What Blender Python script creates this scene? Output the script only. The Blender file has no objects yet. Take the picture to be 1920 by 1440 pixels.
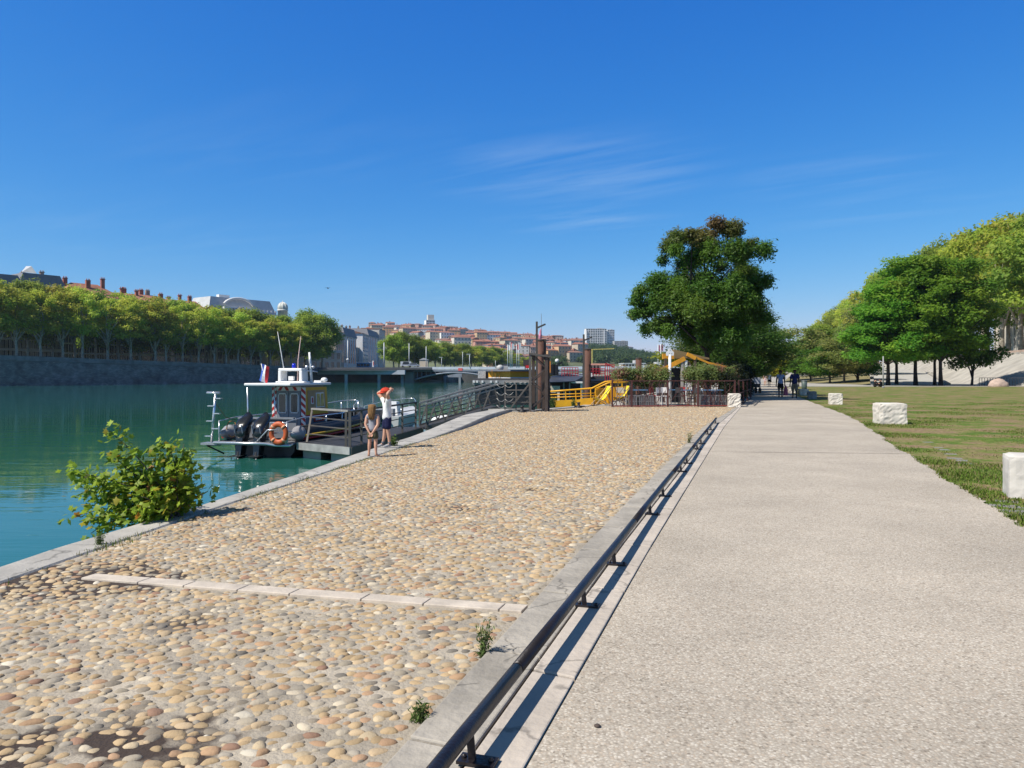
import bpy, math, random
import numpy as np
from mathutils import Vector, Matrix, Euler
R = math.radians
rnd = random.Random(11)
scene = bpy.context.scene
COL = scene.collection
F0, U0, V0, H0 = 1440.0, 960.0, 702.0, 1.5
WZ = -1.35                                   # river level

def W(u, v, Y):
    return Vector(((u-U0)/F0*Y, Y, H0-(v-V0)/F0*Y))
def G(u, v, z=0.0):
    Y = F0*(H0-z)/(v-V0)
    return Vector(((u-U0)/F0*Y, Y, z))
def ZV(v, Y):
    return H0-(v-V0)/F0*Y
def XU(u, Y):
    return (u-U0)/F0*Y

# ------------------------------------------------------------------ tagging
def tag(o, label=None, cat=None, group=None, kind=None):
    if label: o['label'] = label
    if cat: o['category'] = cat
    if group: o['group'] = group
    if kind: o['kind'] = kind
    return o
def thing(name, label, cat, loc=(0, 0, 0), rz=0.0, group=None):
    o = bpy.data.objects.new(name, None)
    o.empty_display_size = .2
    COL.objects.link(o)
    o.location = loc
    o.rotation_euler = (0, 0, rz)
    return tag(o, label, cat, group)
def copy_tree(o, parent=None):
    c = o.copy(); COL.objects.link(c)
    if parent: c.parent = parent
    for ch in list(o.children): copy_tree(ch, c)
    return c
ORD = ['first','second','third','fourth','fifth','sixth','seventh','eighth','ninth','tenth','eleventh','twelfth',
       'thirteenth','fourteenth','fifteenth','sixteenth','seventeenth','eighteenth','nineteenth','twentieth',
       'twenty-first','twenty-second','twenty-third','twenty-fourth','twenty-fifth','twenty-sixth','twenty-seventh','twenty-eighth','twenty-ninth','thirtieth']

# ------------------------------------------------------------------ materials
MATS = {}
def node(nt, typ, **kw):
    n = nt.nodes.new(typ)
    for k, v in kw.items():
        if k in n.inputs.keys() if hasattr(n.inputs, 'keys') else False: n.inputs[k].default_value = v
        else: setattr(n, k, v)
    return n
def mat(name, col, rough=.7, metal=0.0, var=.12, scale=3.0, bump=0.0, bscale=20.0, spec=.5, detail=5):
    if name in MATS: return MATS[name]
    m = bpy.data.materials.new(name); m.use_nodes = True
    nt = m.node_tree; b = nt.nodes['Principled BSDF']
    b.inputs['Roughness'].default_value = rough
    b.inputs['Metallic'].default_value = metal
    b.inputs['Specular IOR Level'].default_value = spec
    tc = node(nt, 'ShaderNodeTexCoord')
    if var:
        n = node(nt, 'ShaderNodeTexNoise'); n.inputs['Scale'].default_value = scale; n.inputs['Detail'].default_value = detail
        nt.links.new(tc.outputs['Object'], n.inputs['Vector'])
        mr = node(nt, 'ShaderNodeMapRange'); mr.inputs[1].default_value = .3; mr.inputs[2].default_value = .7
        nt.links.new(n.outputs['Fac'], mr.inputs[0])
        mx = node(nt, 'ShaderNodeMix', data_type='RGBA')
        mx.inputs[6].default_value = (*[c*(1-var) for c in col], 1)
        mx.inputs[7].default_value = (*[min(1, c*(1+var)) for c in col], 1)
        nt.links.new(mr.outputs[0], mx.inputs[0])
        nt.links.new(mx.outputs[2], b.inputs['Base Color'])
    else:
        b.inputs['Base Color'].default_value = (*col, 1)
    if bump:
        n2 = node(nt, 'ShaderNodeTexNoise'); n2.inputs['Scale'].default_value = bscale; n2.inputs['Detail'].default_value = 6
        nt.links.new(tc.outputs['Object'], n2.inputs['Vector'])
        bp = node(nt, 'ShaderNodeBump'); bp.inputs['Strength'].default_value = bump; bp.inputs['Distance'].default_value = .02
        nt.links.new(n2.outputs['Fac'], bp.inputs['Height'])
        nt.links.new(bp.outputs[0], b.inputs['Normal'])
    MATS[name] = m
    return m
def attr_mat(name, rough=.75, bump=0, bscale=40, transl=0.0, spec=.4, hue=0.0):
    """colour from the mesh's own 'col' attribute (pebbles, leaves), slight change per object"""
    if name in MATS: return MATS[name]
    m = bpy.data.materials.new(name); m.use_nodes = True
    nt = m.node_tree; b = nt.nodes['Principled BSDF']; out = nt.nodes['Material Output']
    b.inputs['Roughness'].default_value = rough; b.inputs['Specular IOR Level'].default_value = spec
    at = node(nt, 'ShaderNodeAttribute'); at.attribute_name = 'col'
    c = at.outputs['Color']
    if hue:
        oi = node(nt, 'ShaderNodeObjectInfo')
        hs = node(nt, 'ShaderNodeHueSaturation')
        mr = node(nt, 'ShaderNodeMapRange'); mr.inputs[3].default_value = 1-hue*3; mr.inputs[4].default_value = 1+hue*2
        mh = node(nt, 'ShaderNodeMapRange'); mh.inputs[3].default_value = .5-hue*.18; mh.inputs[4].default_value = .5+hue*.18
        nt.links.new(oi.outputs['Random'], mr.inputs[0]); nt.links.new(mr.outputs[0], hs.inputs['Value'])
        nt.links.new(oi.outputs['Random'], mh.inputs[0]); nt.links.new(mh.outputs[0], hs.inputs['Hue'])
        nt.links.new(c, hs.inputs['Color']); c = hs.outputs['Color']
    nt.links.new(c, b.inputs['Base Color'])
    if bump:
        tc = node(nt, 'ShaderNodeTexCoord')
        n2 = node(nt, 'ShaderNodeTexNoise'); n2.inputs['Scale'].default_value = bscale; n2.inputs['Detail'].default_value = 5
        nt.links.new(tc.outputs['Object'], n2.inputs['Vector'])
        bp = node(nt, 'ShaderNodeBump'); bp.inputs['Strength'].default_value = bump; bp.inputs['Distance'].default_value = .01
        nt.links.new(n2.outputs['Fac'], bp.inputs['Height']); nt.links.new(bp.outputs[0], b.inputs['Normal'])
    if transl:
        t = node(nt, 'ShaderNodeBsdfTranslucent'); nt.links.new(c, t.inputs['Color'])
        ms = node(nt, 'ShaderNodeMixShader'); ms.inputs[0].default_value = transl
        nt.links.new(b.outputs[0], ms.inputs[1]); nt.links.new(t.outputs[0], ms.inputs[2])
        nt.links.new(ms.outputs[0], out.inputs['Surface'])
    MATS[name] = m
    return m
def window_glass():
    return mat('window_glass', (.02, .025, .03), rough=.12, var=0, spec=.8)

# ------------------------------------------------------------------ mesh helpers
def np_mesh(name, V, Fs, col=None, mats=(), smooth=False):
    V = np.asarray(V, np.float32); Fs = np.asarray(Fs, np.int32)
    me = bpy.data.meshes.new(name)
    me.vertices.add(len(V)); me.vertices.foreach_set('co', V.ravel())
    k = Fs.shape[1]; n = len(Fs)
    me.loops.add(n*k); me.loops.foreach_set('vertex_index', Fs.ravel())
    me.polygons.add(n)
    me.polygons.foreach_set('loop_start', np.arange(0, n*k, k, dtype=np.int32))
    me.polygons.foreach_set('loop_total', np.full(n, k, np.int32))
    if smooth: me.polygons.foreach_set('use_smooth', np.ones(n, bool))
    me.update(calc_edges=True)
    if col is not None:
        a = me.attributes.new('col', 'FLOAT_COLOR', 'POINT')
        c4 = np.ones((len(V), 4), np.float32); c4[:, :3] = col
        a.data.foreach_set('color', c4.ravel())
    for m in mats: me.materials.append(m)
    return me
def link(name, me, parent=None, loc=None):
    o = bpy.data.objects.new(name, me); COL.objects.link(o)
    if parent: o.parent = parent
    if loc is not None: o.location = loc
    return o
def frame_from(d):
    d = Vector(d).normalized()
    a = Vector((0, 0, 1)) if abs(d.z) < .9 else Vector((1, 0, 0))
    x = d.cross(a).normalized(); y = x.cross(d).normalized()
    return x, y, d

class MB:
    def __init__(s): s.v = []; s.f = []; s.mi = []; s.sm = []
    def add(s, vs, fs, mi=0, sm=False):
        o = len(s.v); s.v += [tuple(p) for p in vs]
        for f in fs: s.f.append([i+o for i in f]); s.mi.append(mi); s.sm.append(sm)
        return s
    def box(s, c, d, rz=0, mi=0, taper=1.0, M=None):
        x, y, z = d[0]/2, d[1]/2, d[2]/2
        vs = []
        for sz in (-1, 1):
            t = taper if sz > 0 else 1
            for sx, sy in ((-1, -1), (1, -1), (1, 1), (-1, 1)): vs.append(Vector((sx*x*t, sy*y*t, sz*z)))
        if M is None: M = Matrix.Rotation(rz, 3, 'Z')
        vs = [M @ p + Vector(c) for p in vs]
        return s.add(vs, [(0,3,2,1),(4,5,6,7),(0,1,5,4),(1,2,6,5),(2,3,7,6),(3,0,4,7)], mi)
    def beam(s, a, b, w, h=None, mi=0, up=None):
        a, b = Vector(a), Vector(b); h = h or w
        x, y, d = frame_from(b-a)
        vs = []
        for p in (a, b):
            for sx, sy in ((-1,-1),(1,-1),(1,1),(-1,1)): vs.append(p + x*sx*w/2 + y*sy*h/2)
        return s.add(vs, [(0,1,2,3),(7,6,5,4),(0,4,5,1),(1,5,6,2),(2,6,7,3),(3,7,4,0)], mi)
    def tube(s, pts, r, n=8, mi=0, sm=True, cap=True):
        pts = [Vector(p) for p in pts]; k = len(pts)
        rs = r if isinstance(r, (list, tuple)) else [r]*k
        vs = []; x = None
        for i, p in enumerate(pts):
            d = (pts[min(i+1, k-1)]-pts[max(i-1, 0)])
            if d.length < 1e-9: d = Vector((0, 0, 1))
            d.normalize()
            if x is None: x, y, _ = frame_from(d)
            else:
                x = (x - d*x.dot(d))
                if x.length < 1e-6: x, y, _ = frame_from(d)
                x.normalize(); y = d.cross(x)
            y = d.cross(x)
            for j in range(n):
                a = 2*math.pi*j/n
                vs.append(p + (x*math.cos(a)+y*math.sin(a))*rs[i])
        fs = []
        for i in range(k-1):
            for j in range(n):
                fs.append((i*n+j, i*n+(j+1) % n, (i+1)*n+(j+1) % n, (i+1)*n+j))
        s.add(vs, fs, mi, sm)
        if cap:
            o = len(s.v)-len(vs)
            s.f.append([o+j for j in reversed(range(n))]); s.mi.append(mi); s.sm.append(False)
            s.f.append([o+(k-1)*n+j for j in range(n)]); s.mi.append(mi); s.sm.append(False)
        return s
    def lathe(s, prof, n=16, c=(0, 0, 0), mi=0, sm=True, axis='Z'):
        vs = []; k = len(prof); c = Vector(c)
        for r, z in prof:
            for j in range(n):
                a = 2*math.pi*j/n
                p = Vector((r*math.cos(a), r*math.sin(a), z))
                if axis == 'Y': p = Vector((p.x, p.z, p.y))
                elif axis == 'X': p = Vector((p.z, p.x, p.y))
                vs.append(p+c)
        fs = [(i*n+j, i*n+(j+1) % n, (i+1)*n+(j+1) % n, (i+1)*n+j) for i in range(k-1) for j in range(n)]
        fs += [list(reversed(range(n))), [(k-1)*n+j for j in range(n)]]
        return s.add(vs, fs, mi, sm)
    def prism(s, poly, z0, z1, mi=0):
        """poly: (x,y) list, counter-clockwise"""
        n = len(poly)
        vs = [(x, y, z0) for x, y in poly]+[(x, y, z1) for x, y in poly]
        return s.add(vs, [list(reversed(range(n))), list(range(n, 2*n))]+[(i, (i+1) % n, n+(i+1) % n, n+i) for i in range(n)], mi)
    def extrude(s, poly3, d, mi=0):
        n = len(poly3); d = Vector(d)
        vs = [Vector(p) for p in poly3]; vs += [p+d for p in vs]
        return s.add(vs, [list(reversed(range(n))), list(range(n, 2*n))]+[(i, (i+1) % n, n+(i+1) % n, n+i) for i in range(n)], mi)
    def ball(s, c, r, nu=12, nv=8, mi=0, z0=-1.0):
        r = r if isinstance(r, (list, tuple)) else (r, r, r)
        prof = []
        t0 = math.asin(z0)
        for i in range(nv+1):
            t = t0+(math.pi/2-t0)*i/nv
            prof.append((max(math.cos(t), 1e-3), math.sin(t)))
        o = len(s.v); s.lathe(prof, nu, (0, 0, 0), mi)
        for i in range(o, len(s.v)):
            p = s.v[i]; s.v[i] = (p[0]*r[0]+c[0], p[1]*r[1]+c[1], p[2]*r[2]+c[2])
        return s
    def quad(s, a, b, c, d, mi=0): return s.add([a, b, c, d], [(0, 1, 2, 3)], mi)
    def build(s, name, mats, parent=None, loc=None, world=False, bevel=0):
        if world and parent:
            M = (Matrix.Translation(parent.location) @ parent.rotation_euler.to_matrix().to_4x4()).inverted()
            s.v = [tuple(M @ Vector(p)) for p in s.v]
        me = bpy.data.meshes.new(name)
        me.from_pydata(s.v, [], s.f)
        if not isinstance(mats, (list, tuple)): mats = [mats]
        for m in mats: me.materials.append(m)
        me.polygons.foreach_set('material_index', s.mi)
        me.polygons.foreach_set('use_smooth', s.sm)
        me.validate(); me.update()
        o = link(name, me, parent, loc)
        if bevel:
            b = o.modifiers.new('edge', 'BEVEL'); b.width = bevel; b.segments = 2; b.limit_method = 'ANGLE'; b.angle_limit = R(40)
        return o

def interp(poly, Y):
    """x of a polyline (list of vectors, y increasing) at Y, ends extended"""
    p = poly
    if Y <= p[0][1]: a, b = p[0], p[1]
    elif Y >= p[-1][1]: a, b = p[-2], p[-1]
    else:
        for a, b in zip(p, p[1:]):
            if a[1] <= Y <= b[1]: break
    t = (Y-a[1])/(b[1]-a[1])
    return a[0]+(b[0]-a[0])*t
# ------------------------------------------------------------------ sun, sky, camera
SUN_EL, SUN_TO = R(50), Vector((-.875, -.485, 0)).normalized()
SUND = Vector((SUN_TO.x*math.cos(SUN_EL), SUN_TO.y*math.cos(SUN_EL), math.sin(SUN_EL)))
sl = bpy.data.lights.new('sun', 'SUN'); sl.energy = 4.5; sl.angle = R(.5); sl.color = (1, .94, .85)
so = bpy.data.objects.new('sun', sl); COL.objects.link(so)
so.rotation_euler = (-SUND).to_track_quat('-Z', 'Y').to_euler(); so.location = SUND*50
world = bpy.data.worlds.new('World'); scene.world = world; world.use_nodes = True
wn = world.node_tree; wbg = wn.nodes['Background']
sky = node(wn, 'ShaderNodeTexSky'); sky.sky_type = 'NISHITA'; sky.sun_disc = False
sky.sun_elevation = SUN_EL; sky.sun_rotation = math.atan2(SUND.x, SUND.y)
sky.air_density = 1.0; sky.dust_density = .35; sky.ozone_density = 1.6; sky.altitude = 200
EXPO = .5; K_ = 1/(.1*2**EXPO)
# grade of the physical sky towards the deep blue of the day
sps = node(wn, 'ShaderNodeSeparateColor'); wn.links.new(sky.outputs[0], sps.inputs[0])
cbs = node(wn, 'ShaderNodeCombineColor')
for i, (g_, a_) in enumerate(((1.966, .0142), (1.026, .0872), (.494, .340))):
    p_ = node(wn, 'ShaderNodeMath'); p_.operation = 'POWER'; p_.inputs[1].default_value = g_; wn.links.new(sps.outputs[i], p_.inputs[0])
    q_ = node(wn, 'ShaderNodeMath'); q_.operation = 'MULTIPLY'; q_.inputs[1].default_value = a_*K_; wn.links.new(p_.outputs[0], q_.inputs[0])
    _ch = globals().setdefault('_CH', []); _ch.append(q_.outputs[0])
def wm2(op, a, b):
    m = node(wn, 'ShaderNodeMath'); m.operation = op
    for i, x in enumerate((a, b)):
        if isinstance(x, (int, float)): m.inputs[i].default_value = x
        else: wn.links.new(x, m.inputs[i])
    return m.outputs[0]
g_c = wm2('MINIMUM', _CH[1], wm2('MULTIPLY', _CH[2], .97)); r_c = wm2('MINIMUM', _CH[0], wm2('MULTIPLY', g_c, .93))
# overhead the sky is darker and less saturated than the band the camera sees
gtc = node(wn, 'ShaderNodeTexCoord'); gsp = node(wn, 'ShaderNodeSeparateXYZ'); wn.links.new(gtc.outputs['Generated'], gsp.inputs[0])
gmr = node(wn, 'ShaderNodeMapRange'); gmr.inputs[1].default_value = .47; gmr.inputs[2].default_value = .8; wn.links.new(gsp.outputs['Z'], gmr.inputs[0])
for i, (c_, t_) in enumerate(((r_c, .075), (g_c, .115), (_CH[2], .175))):
    mx_ = node(wn, 'ShaderNodeMix', data_type='FLOAT'); wn.links.new(gmr.outputs[0], mx_.inputs[0]); wn.links.new(c_, mx_.inputs[2]); mx_.inputs[3].default_value = t_*K_
    wn.links.new(mx_.outputs[0], cbs.inputs[i])
# thin cirrus laid out over the dome by direction
wtc = node(wn, 'ShaderNodeTexCoord')
sep = node(wn, 'ShaderNodeSeparateXYZ'); wn.links.new(wtc.outputs['Generated'], sep.inputs[0])
def wmath(op, a, b=None):
    m = node(wn, 'ShaderNodeMath'); m.operation = op
    for i, x in enumerate((a, b)):
        if x is None: continue
        if isinstance(x, (int, float)): m.inputs[i].default_value = x
        else: wn.links.new(x, m.inputs[i])
    return m.outputs[0]
zz = wmath('MAXIMUM', sep.outputs['Z'], .02)
cmb = node(wn, 'ShaderNodeCombineXYZ')
px = wmath('DIVIDE', sep.outputs['X'], zz); py = wmath('DIVIDE', sep.outputs['Y'], zz)
wn.links.new(px, cmb.inputs[0]); wn.links.new(py, cmb.inputs[1])
m1_ = node(wn, 'ShaderNodeMapping'); m1_.inputs['Rotation'].default_value = (0, 0, R(35)); wn.links.new(cmb.outputs[0], m1_.inputs['Vector'])
m2_ = node(wn, 'ShaderNodeMapping'); m2_.inputs['Scale'].default_value = (.55, 2.3, 1); wn.links.new(m1_.outputs[0], m2_.inputs['Vector'])
cn = node(wn, 'ShaderNodeTexNoise'); cn.inputs['Scale'].default_value = 1.5; cn.inputs['Detail'].default_value = 10; cn.inputs['Roughness'].default_value = .6; cn.inputs['Distortion'].default_value = .35
wn.links.new(m2_.outputs[0], cn.inputs['Vector'])
mr1 = node(wn, 'ShaderNodeMapRange'); mr1.inputs[1].default_value = .44; mr1.inputs[2].default_value = .78; wn.links.new(cn.outputs['Fac'], mr1.inputs[0])
cover = None
for cx_, cy_, r_, k_ in ((.28, 3.85, 1.0, 1.0), (.45, 4.95, .8, .9), (1.65, 3.92, .75, .55), (2.2, 4.7, 1.0, .4), (-1.1, 3.4, 1.2, .22), (-2.6, 5.5, 2.0, .25), (-1.2, 10.5, 3.6, .5), (1.0, 9.0, 2.2, .35)):
    vd_ = node(wn, 'ShaderNodeVectorMath'); vd_.operation = 'DISTANCE'; vd_.inputs[1].default_value = (cx_, cy_, 0); wn.links.new(cmb.outputs[0], vd_.inputs[0])
    mm_ = node(wn, 'ShaderNodeMapRange'); mm_.interpolation_type = 'SMOOTHSTEP'; mm_.inputs[1].default_value = r_; mm_.inputs[2].default_value = r_*.1; mm_.inputs[4].default_value = k_; wn.links.new(vd_.outputs['Value'], mm_.inputs[0])
    cover = mm_.outputs[0] if cover is None else wmath('MAXIMUM', cover, mm_.outputs[0])
cir = wmath('MULTIPLY', mr1.outputs[0], cover); cir = wmath('MULTIPLY', cir, .27)
cmx = node(wn, 'ShaderNodeMix', data_type='RGBA'); cmx.inputs[7].default_value = (.62*K_, .78*K_, .92*K_, 1)
wn.links.new(cir, cmx.inputs[0]); wn.links.new(cbs.outputs[0], cmx.inputs[6])
wn.links.new(cmx.outputs[2], wbg.inputs['Color'])
wbg.inputs['Strength'].default_value = .1
cam = bpy.data.cameras.new('camera'); co = bpy.data.objects.new('camera', cam); COL.objects.link(co)
co.location = (0, 0, H0); co.rotation_euler = (R(90), 0, 0)
cam.sensor_width = 36; cam.lens = 27; cam.shift_y = -18/1920; cam.clip_start = .05; cam.clip_end = 6000
scene.camera = co
scene.view_settings.view_transform = 'Standard'; scene.view_settings.look = 'None'
scene.view_settings.exposure = EXPO; scene.view_settings.gamma = 1
scene.cycles.max_bounces = 9; scene.cycles.diffuse_bounces = 6; scene.cycles.transmission_bounces = 6; scene.cycles.transparent_max_bounces = 8
scene.cycles.use_denoising = True
scene.cycles.caustics_reflective = False; scene.cycles.caustics_refractive = False

# ------------------------------------------------------------------ edge lines on the ground (measured, y increasing)
KL = [G(711.7, 1440), G(1076.7, 1040), G(1319, 800), Vector((10.55, 36, 0))]               # kerb, river side
PL = [G(986.7, 1440), G(1213, 1040), G(1358.6, 800), G(1395, 757), G(1415.6, 743), G(1429, 722.5)]   # path, river side
PR = [Vector((3.4, 1.0, 0)), Vector((4.3, 4.4, 0)), G(1920, 987), G(1874, 956), G(1809.6, 921), G(1747, 877), G(1703, 854), G(1645, 812.5), G(1614, 792),
      G(1582.5, 776), G(1525, 755), G(1504, 747.5), G(1458, 722.5)]
OE = [Vector((-5.1, .5, 0)), Vector((-4.33, 6.5, 0)), Vector((-4.28, 7.2, 0)), Vector((-4.2, 7.6, 0)), Vector((-3.88, 9.5, 0)), Vector((-3.69, 11.1, 0)), Vector((-3.5, 12.5, 0)),
      Vector((-3.22, 15.55, 0)), Vector((-2.83, 18.7, 0)), Vector((-2.66, 19.7, 0)), Vector((-1.72, 27, 0)), Vector((-.85, 30.6, 0)), Vector((.35, 31.2, 0)), Vector((3.1, 36, 0)), Vector((72, 254, 0)), Vector((190, 630, 0))]
IE = [Vector((-4.7, .5, 0)), Vector((-3.93, 6.5, 0)), Vector((-3.6, 9.33, 0)), Vector((-3.06, 12.96, 0)), Vector((-2.8, 14.86, 0)),
      Vector((-2.36, 17.8, 0)), Vector((-1.42, 23.1, 0)), Vector((-.8, 27.2, 0)), Vector((-.1, 31.0, 0)), Vector((.75, 31.6, 0)), Vector((3.45, 36, 0))]
def ss(a, b, x):
    t = min(1, max(0, (x-a)/(b-a))); return t*t*(3-2*t)
def edge_z(Y):                       # top of the quay coping
    return -.12+.21*ss(18.5, 29, Y)-.06*ss(30.6, 32, Y)
def cob_edge_z(Y):                   # cobbles where they meet the coping
    return -.135+.12*ss(21, 33, Y)
def cob_z(X, Y):
    a, b = interp(IE, Y), interp(KL, Y)
    t = min(1, max(0, (X-a)/(b-a)))
    return cob_edge_z(Y)*(1-t)-.028*t
rng = np.random.default_rng(5)

# --- materials with their own node trees
def mortar_mat():
    m = mat('mortar', (.345, .30, .235), rough=.95, var=.25, scale=2.2, bump=.6, bscale=45)
    nt = m.node_tree; b = nt.nodes['Principled BSDF']
    lk = b.inputs['Base Color'].links[0]; src = lk.from_socket
    tc = node(nt, 'ShaderNodeTexCoord'); n = node(nt, 'ShaderNodeTexNoise'); n.inputs['Scale'].default_value = .75; n.inputs['Detail'].default_value = 6
    nt.links.new(tc.outputs['Object'], n.inputs['Vector'])
    mr = node(nt, 'ShaderNodeMapRange'); mr.inputs[1].default_value = .6; mr.inputs[2].default_value = .68; nt.links.new(n.outputs['Fac'], mr.inputs[0])
    mx = node(nt, 'ShaderNodeMix', data_type='RGBA'); mx.inputs[7].default_value = (.045, .03, .022, 1)
    fac = mr.outputs[0]
    for c, rad in ((G(118, 1086, -.12), .75), (G(215, 1092, -.12), .55), (G(262, 1412, -.08), .34), (G(330, 1395, -.08), .26), (G(20, 1430, -.1), .3)):
        vm = node(nt, 'ShaderNodeVectorMath'); vm.operation = 'DISTANCE'; vm.inputs[1].default_value = c; nt.links.new(tc.outputs['Object'], vm.inputs[0])
        ad = node(nt, 'ShaderNodeMath'); ad.operation = 'ADD'; nt.links.new(vm.outputs['Value'], ad.inputs[0])
        nz = node(nt, 'ShaderNodeTexNoise'); nz.inputs['Scale'].default_value = 3.5; nz.inputs['Detail'].default_value = 5; nt.links.new(tc.outputs['Object'], nz.inputs['Vector'])
        nt.links.new(nz.outputs['Fac'], ad.inputs[1])
        m1 = node(nt, 'ShaderNodeMapRange'); m1.inputs[1].default_value = rad+.5; m1.inputs[2].default_value = rad+.38; nt.links.new(ad.outputs[0], m1.inputs[0])
        mxx = node(nt, 'ShaderNodeMath'); mxx.operation = 'MAXIMUM'; nt.links.new(fac, mxx.inputs[0]); nt.links.new(m1.outputs[0], mxx.inputs[1]); fac = mxx.outputs[0]
    nt.links.new(fac, mx.inputs[0]); nt.links.new(src, mx.inputs[6]); nt.links.new(mx.outputs[2], b.inputs['Base Color'])
    return m
def crack(m, scale=1.3, w=.012, strength=.6):
    nt = m.node_tree; b = nt.nodes['Principled BSDF']; src = b.inputs['Base Color'].links[0].from_socket
    tc = node(nt, 'ShaderNodeTexCoord'); nz = node(nt, 'ShaderNodeTexNoise'); nz.inputs['Scale'].default_value = 4; nz.inputs['Detail'].default_value = 6; nt.links.new(tc.outputs['Object'], nz.inputs['Vector'])
    vx = node(nt, 'ShaderNodeMix', data_type='RGBA'); vx.inputs[0].default_value = .22; nt.links.new(tc.outputs['Object'], vx.inputs[6]); nt.links.new(nz.outputs['Color'], vx.inputs[7])
    v = node(nt, 'ShaderNodeTexVoronoi'); v.feature = 'DISTANCE_TO_EDGE'; v.inputs['Scale'].default_value = scale; nt.links.new(vx.outputs[2], v.inputs['Vector'])
    mr = node(nt, 'ShaderNodeMapRange'); mr.inputs[1].default_value = 0; mr.inputs[2].default_value = w; mr.inputs[3].default_value = 1-strength; mr.inputs[4].default_value = 1; nt.links.new(v.outputs['Distance'], mr.inputs[0])
    n3 = node(nt, 'ShaderNodeTexNoise'); n3.inputs['Scale'].default_value = 1.7; n3.inputs['Detail'].default_value = 3; nt.links.new(tc.outputs['Object'], n3.inputs['Vector'])
    m3 = node(nt, 'ShaderNodeMapRange'); m3.inputs[1].default_value = .48; m3.inputs[2].default_value = .56; nt.links.new(n3.outputs['Fac'], m3.inputs[0])
    mm = node(nt, 'ShaderNodeMath'); mm.operation = 'MAXIMUM'; nt.links.new(mr.outputs[0], mm.inputs[0]); nt.links.new(m3.outputs[0], mm.inputs[1])
    m2 = node(nt, 'ShaderNodeMix', data_type='RGBA'); m2.blend_type = 'MULTIPLY'; m2.inputs[0].default_value = 1
    nt.links.new(src, m2.inputs[6]); nt.links.new(mm.outputs[0], m2.inputs[7]); nt.links.new(m2.outputs[2], b.inputs['Base Color'])
def aggregate_mat():
    m = bpy.data.materials.new('exposed_aggregate'); m.use_nodes = True
    nt = m.node_tree; b = nt.nodes['Principled BSDF']; b.inputs['Roughness'].default_value = .9; b.inputs['Specular IOR Level'].default_value = .25
    tc = node(nt, 'ShaderNodeTexCoord')
    ns = node(nt, 'ShaderNodeTexNoise'); ns.inputs['Scale'].default_value = 60; nt.links.new(tc.outputs['Object'], ns.inputs['Vector'])
    vx = node(nt, 'ShaderNodeMix', data_type='RGBA'); vx.inputs[0].default_value = .012
    nt.links.new(tc.outputs['Object'], vx.inputs[6]); nt.links.new(ns.outputs['Color'], vx.inputs[7])
    v = node(nt, 'ShaderNodeTexVoronoi'); v.inputs['Scale'].default_value = 78; nt.links.new(vx.outputs[2], v.inputs['Vector'])
    cr = node(nt, 'ShaderNodeValToRGB'); e = cr.color_ramp.elements
    e[0].position = 0; e[0].color = (.36, .31, .245, 1); e[1].position = 1; e[1].color = (.57, .52, .445, 1)
    for p, c in ((.10, (.23, .195, .155, 1)), (.2, (.42, .375, .305, 1)), (.5, (.465, .42, .35, 1)), (.72, (.435, .355, .27, 1)), (.8, (.56, .505, .415, 1))):
        x = e.new(p); x.color = c
    sx = node(nt, 'ShaderNodeSeparateColor'); nt.links.new(v.outputs['Color'], sx.inputs[0]); nt.links.new(sx.outputs[0], cr.inputs[0])
    gap = node(nt, 'ShaderNodeMapRange'); gap.inputs[1].default_value = .42; gap.inputs[2].default_value = .62; nt.links.new(v.outputs['Distance'], gap.inputs[0])
    mx = node(nt, 'ShaderNodeMix', data_type='RGBA'); mx.inputs[7].default_value = (.36, .31, .25, 1)
    gm = node(nt, 'ShaderNodeMath'); gm.operation = 'MULTIPLY'; gm.inputs[1].default_value = .85; nt.links.new(gap.outputs[0], gm.inputs[0])
    nt.links.new(gm.outputs[0], mx.inputs[0]); nt.links.new(cr.outputs[0], mx.inputs[6])
    # broad stains
    n2 = node(nt, 'ShaderNodeTexNoise'); n2.inputs['Scale'].default_value = .55; n2.inputs['Detail'].default_value = 8; n2.inputs['Roughness'].default_value = .65; nt.links.new(tc.outputs['Object'], n2.inputs['Vector'])
    mr = node(nt, 'ShaderNodeMapRange'); mr.inputs[1].default_value = .3; mr.inputs[2].default_value = .7; mr.inputs[3].default_value = .80; mr.inputs[4].default_value = 1.1
    nt.links.new(n2.outputs['Fac'], mr.inputs[0])
    m2 = node(nt, 'ShaderNodeMix', data_type='RGBA'); m2.blend_type = 'MULTIPLY'; m2.inputs[0].default_value = 1
    nt.links.new(mx.outputs[2], m2.inputs[6]); nt.links.new(mr.outputs[0], m2.inputs[7])
    nt.links.new(m2.outputs[2], b.inputs['Base Color'])
    bp = node(nt, 'ShaderNodeBump'); bp.invert = True; bp.inputs['Strength'].default_value = .4; bp.inputs['Distance'].default_value = .004
    nt.links.new(v.outputs['Distance'], bp.inputs['Height']); nt.links.new(bp.outputs[0], b.inputs['Normal'])
    return m
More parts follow.
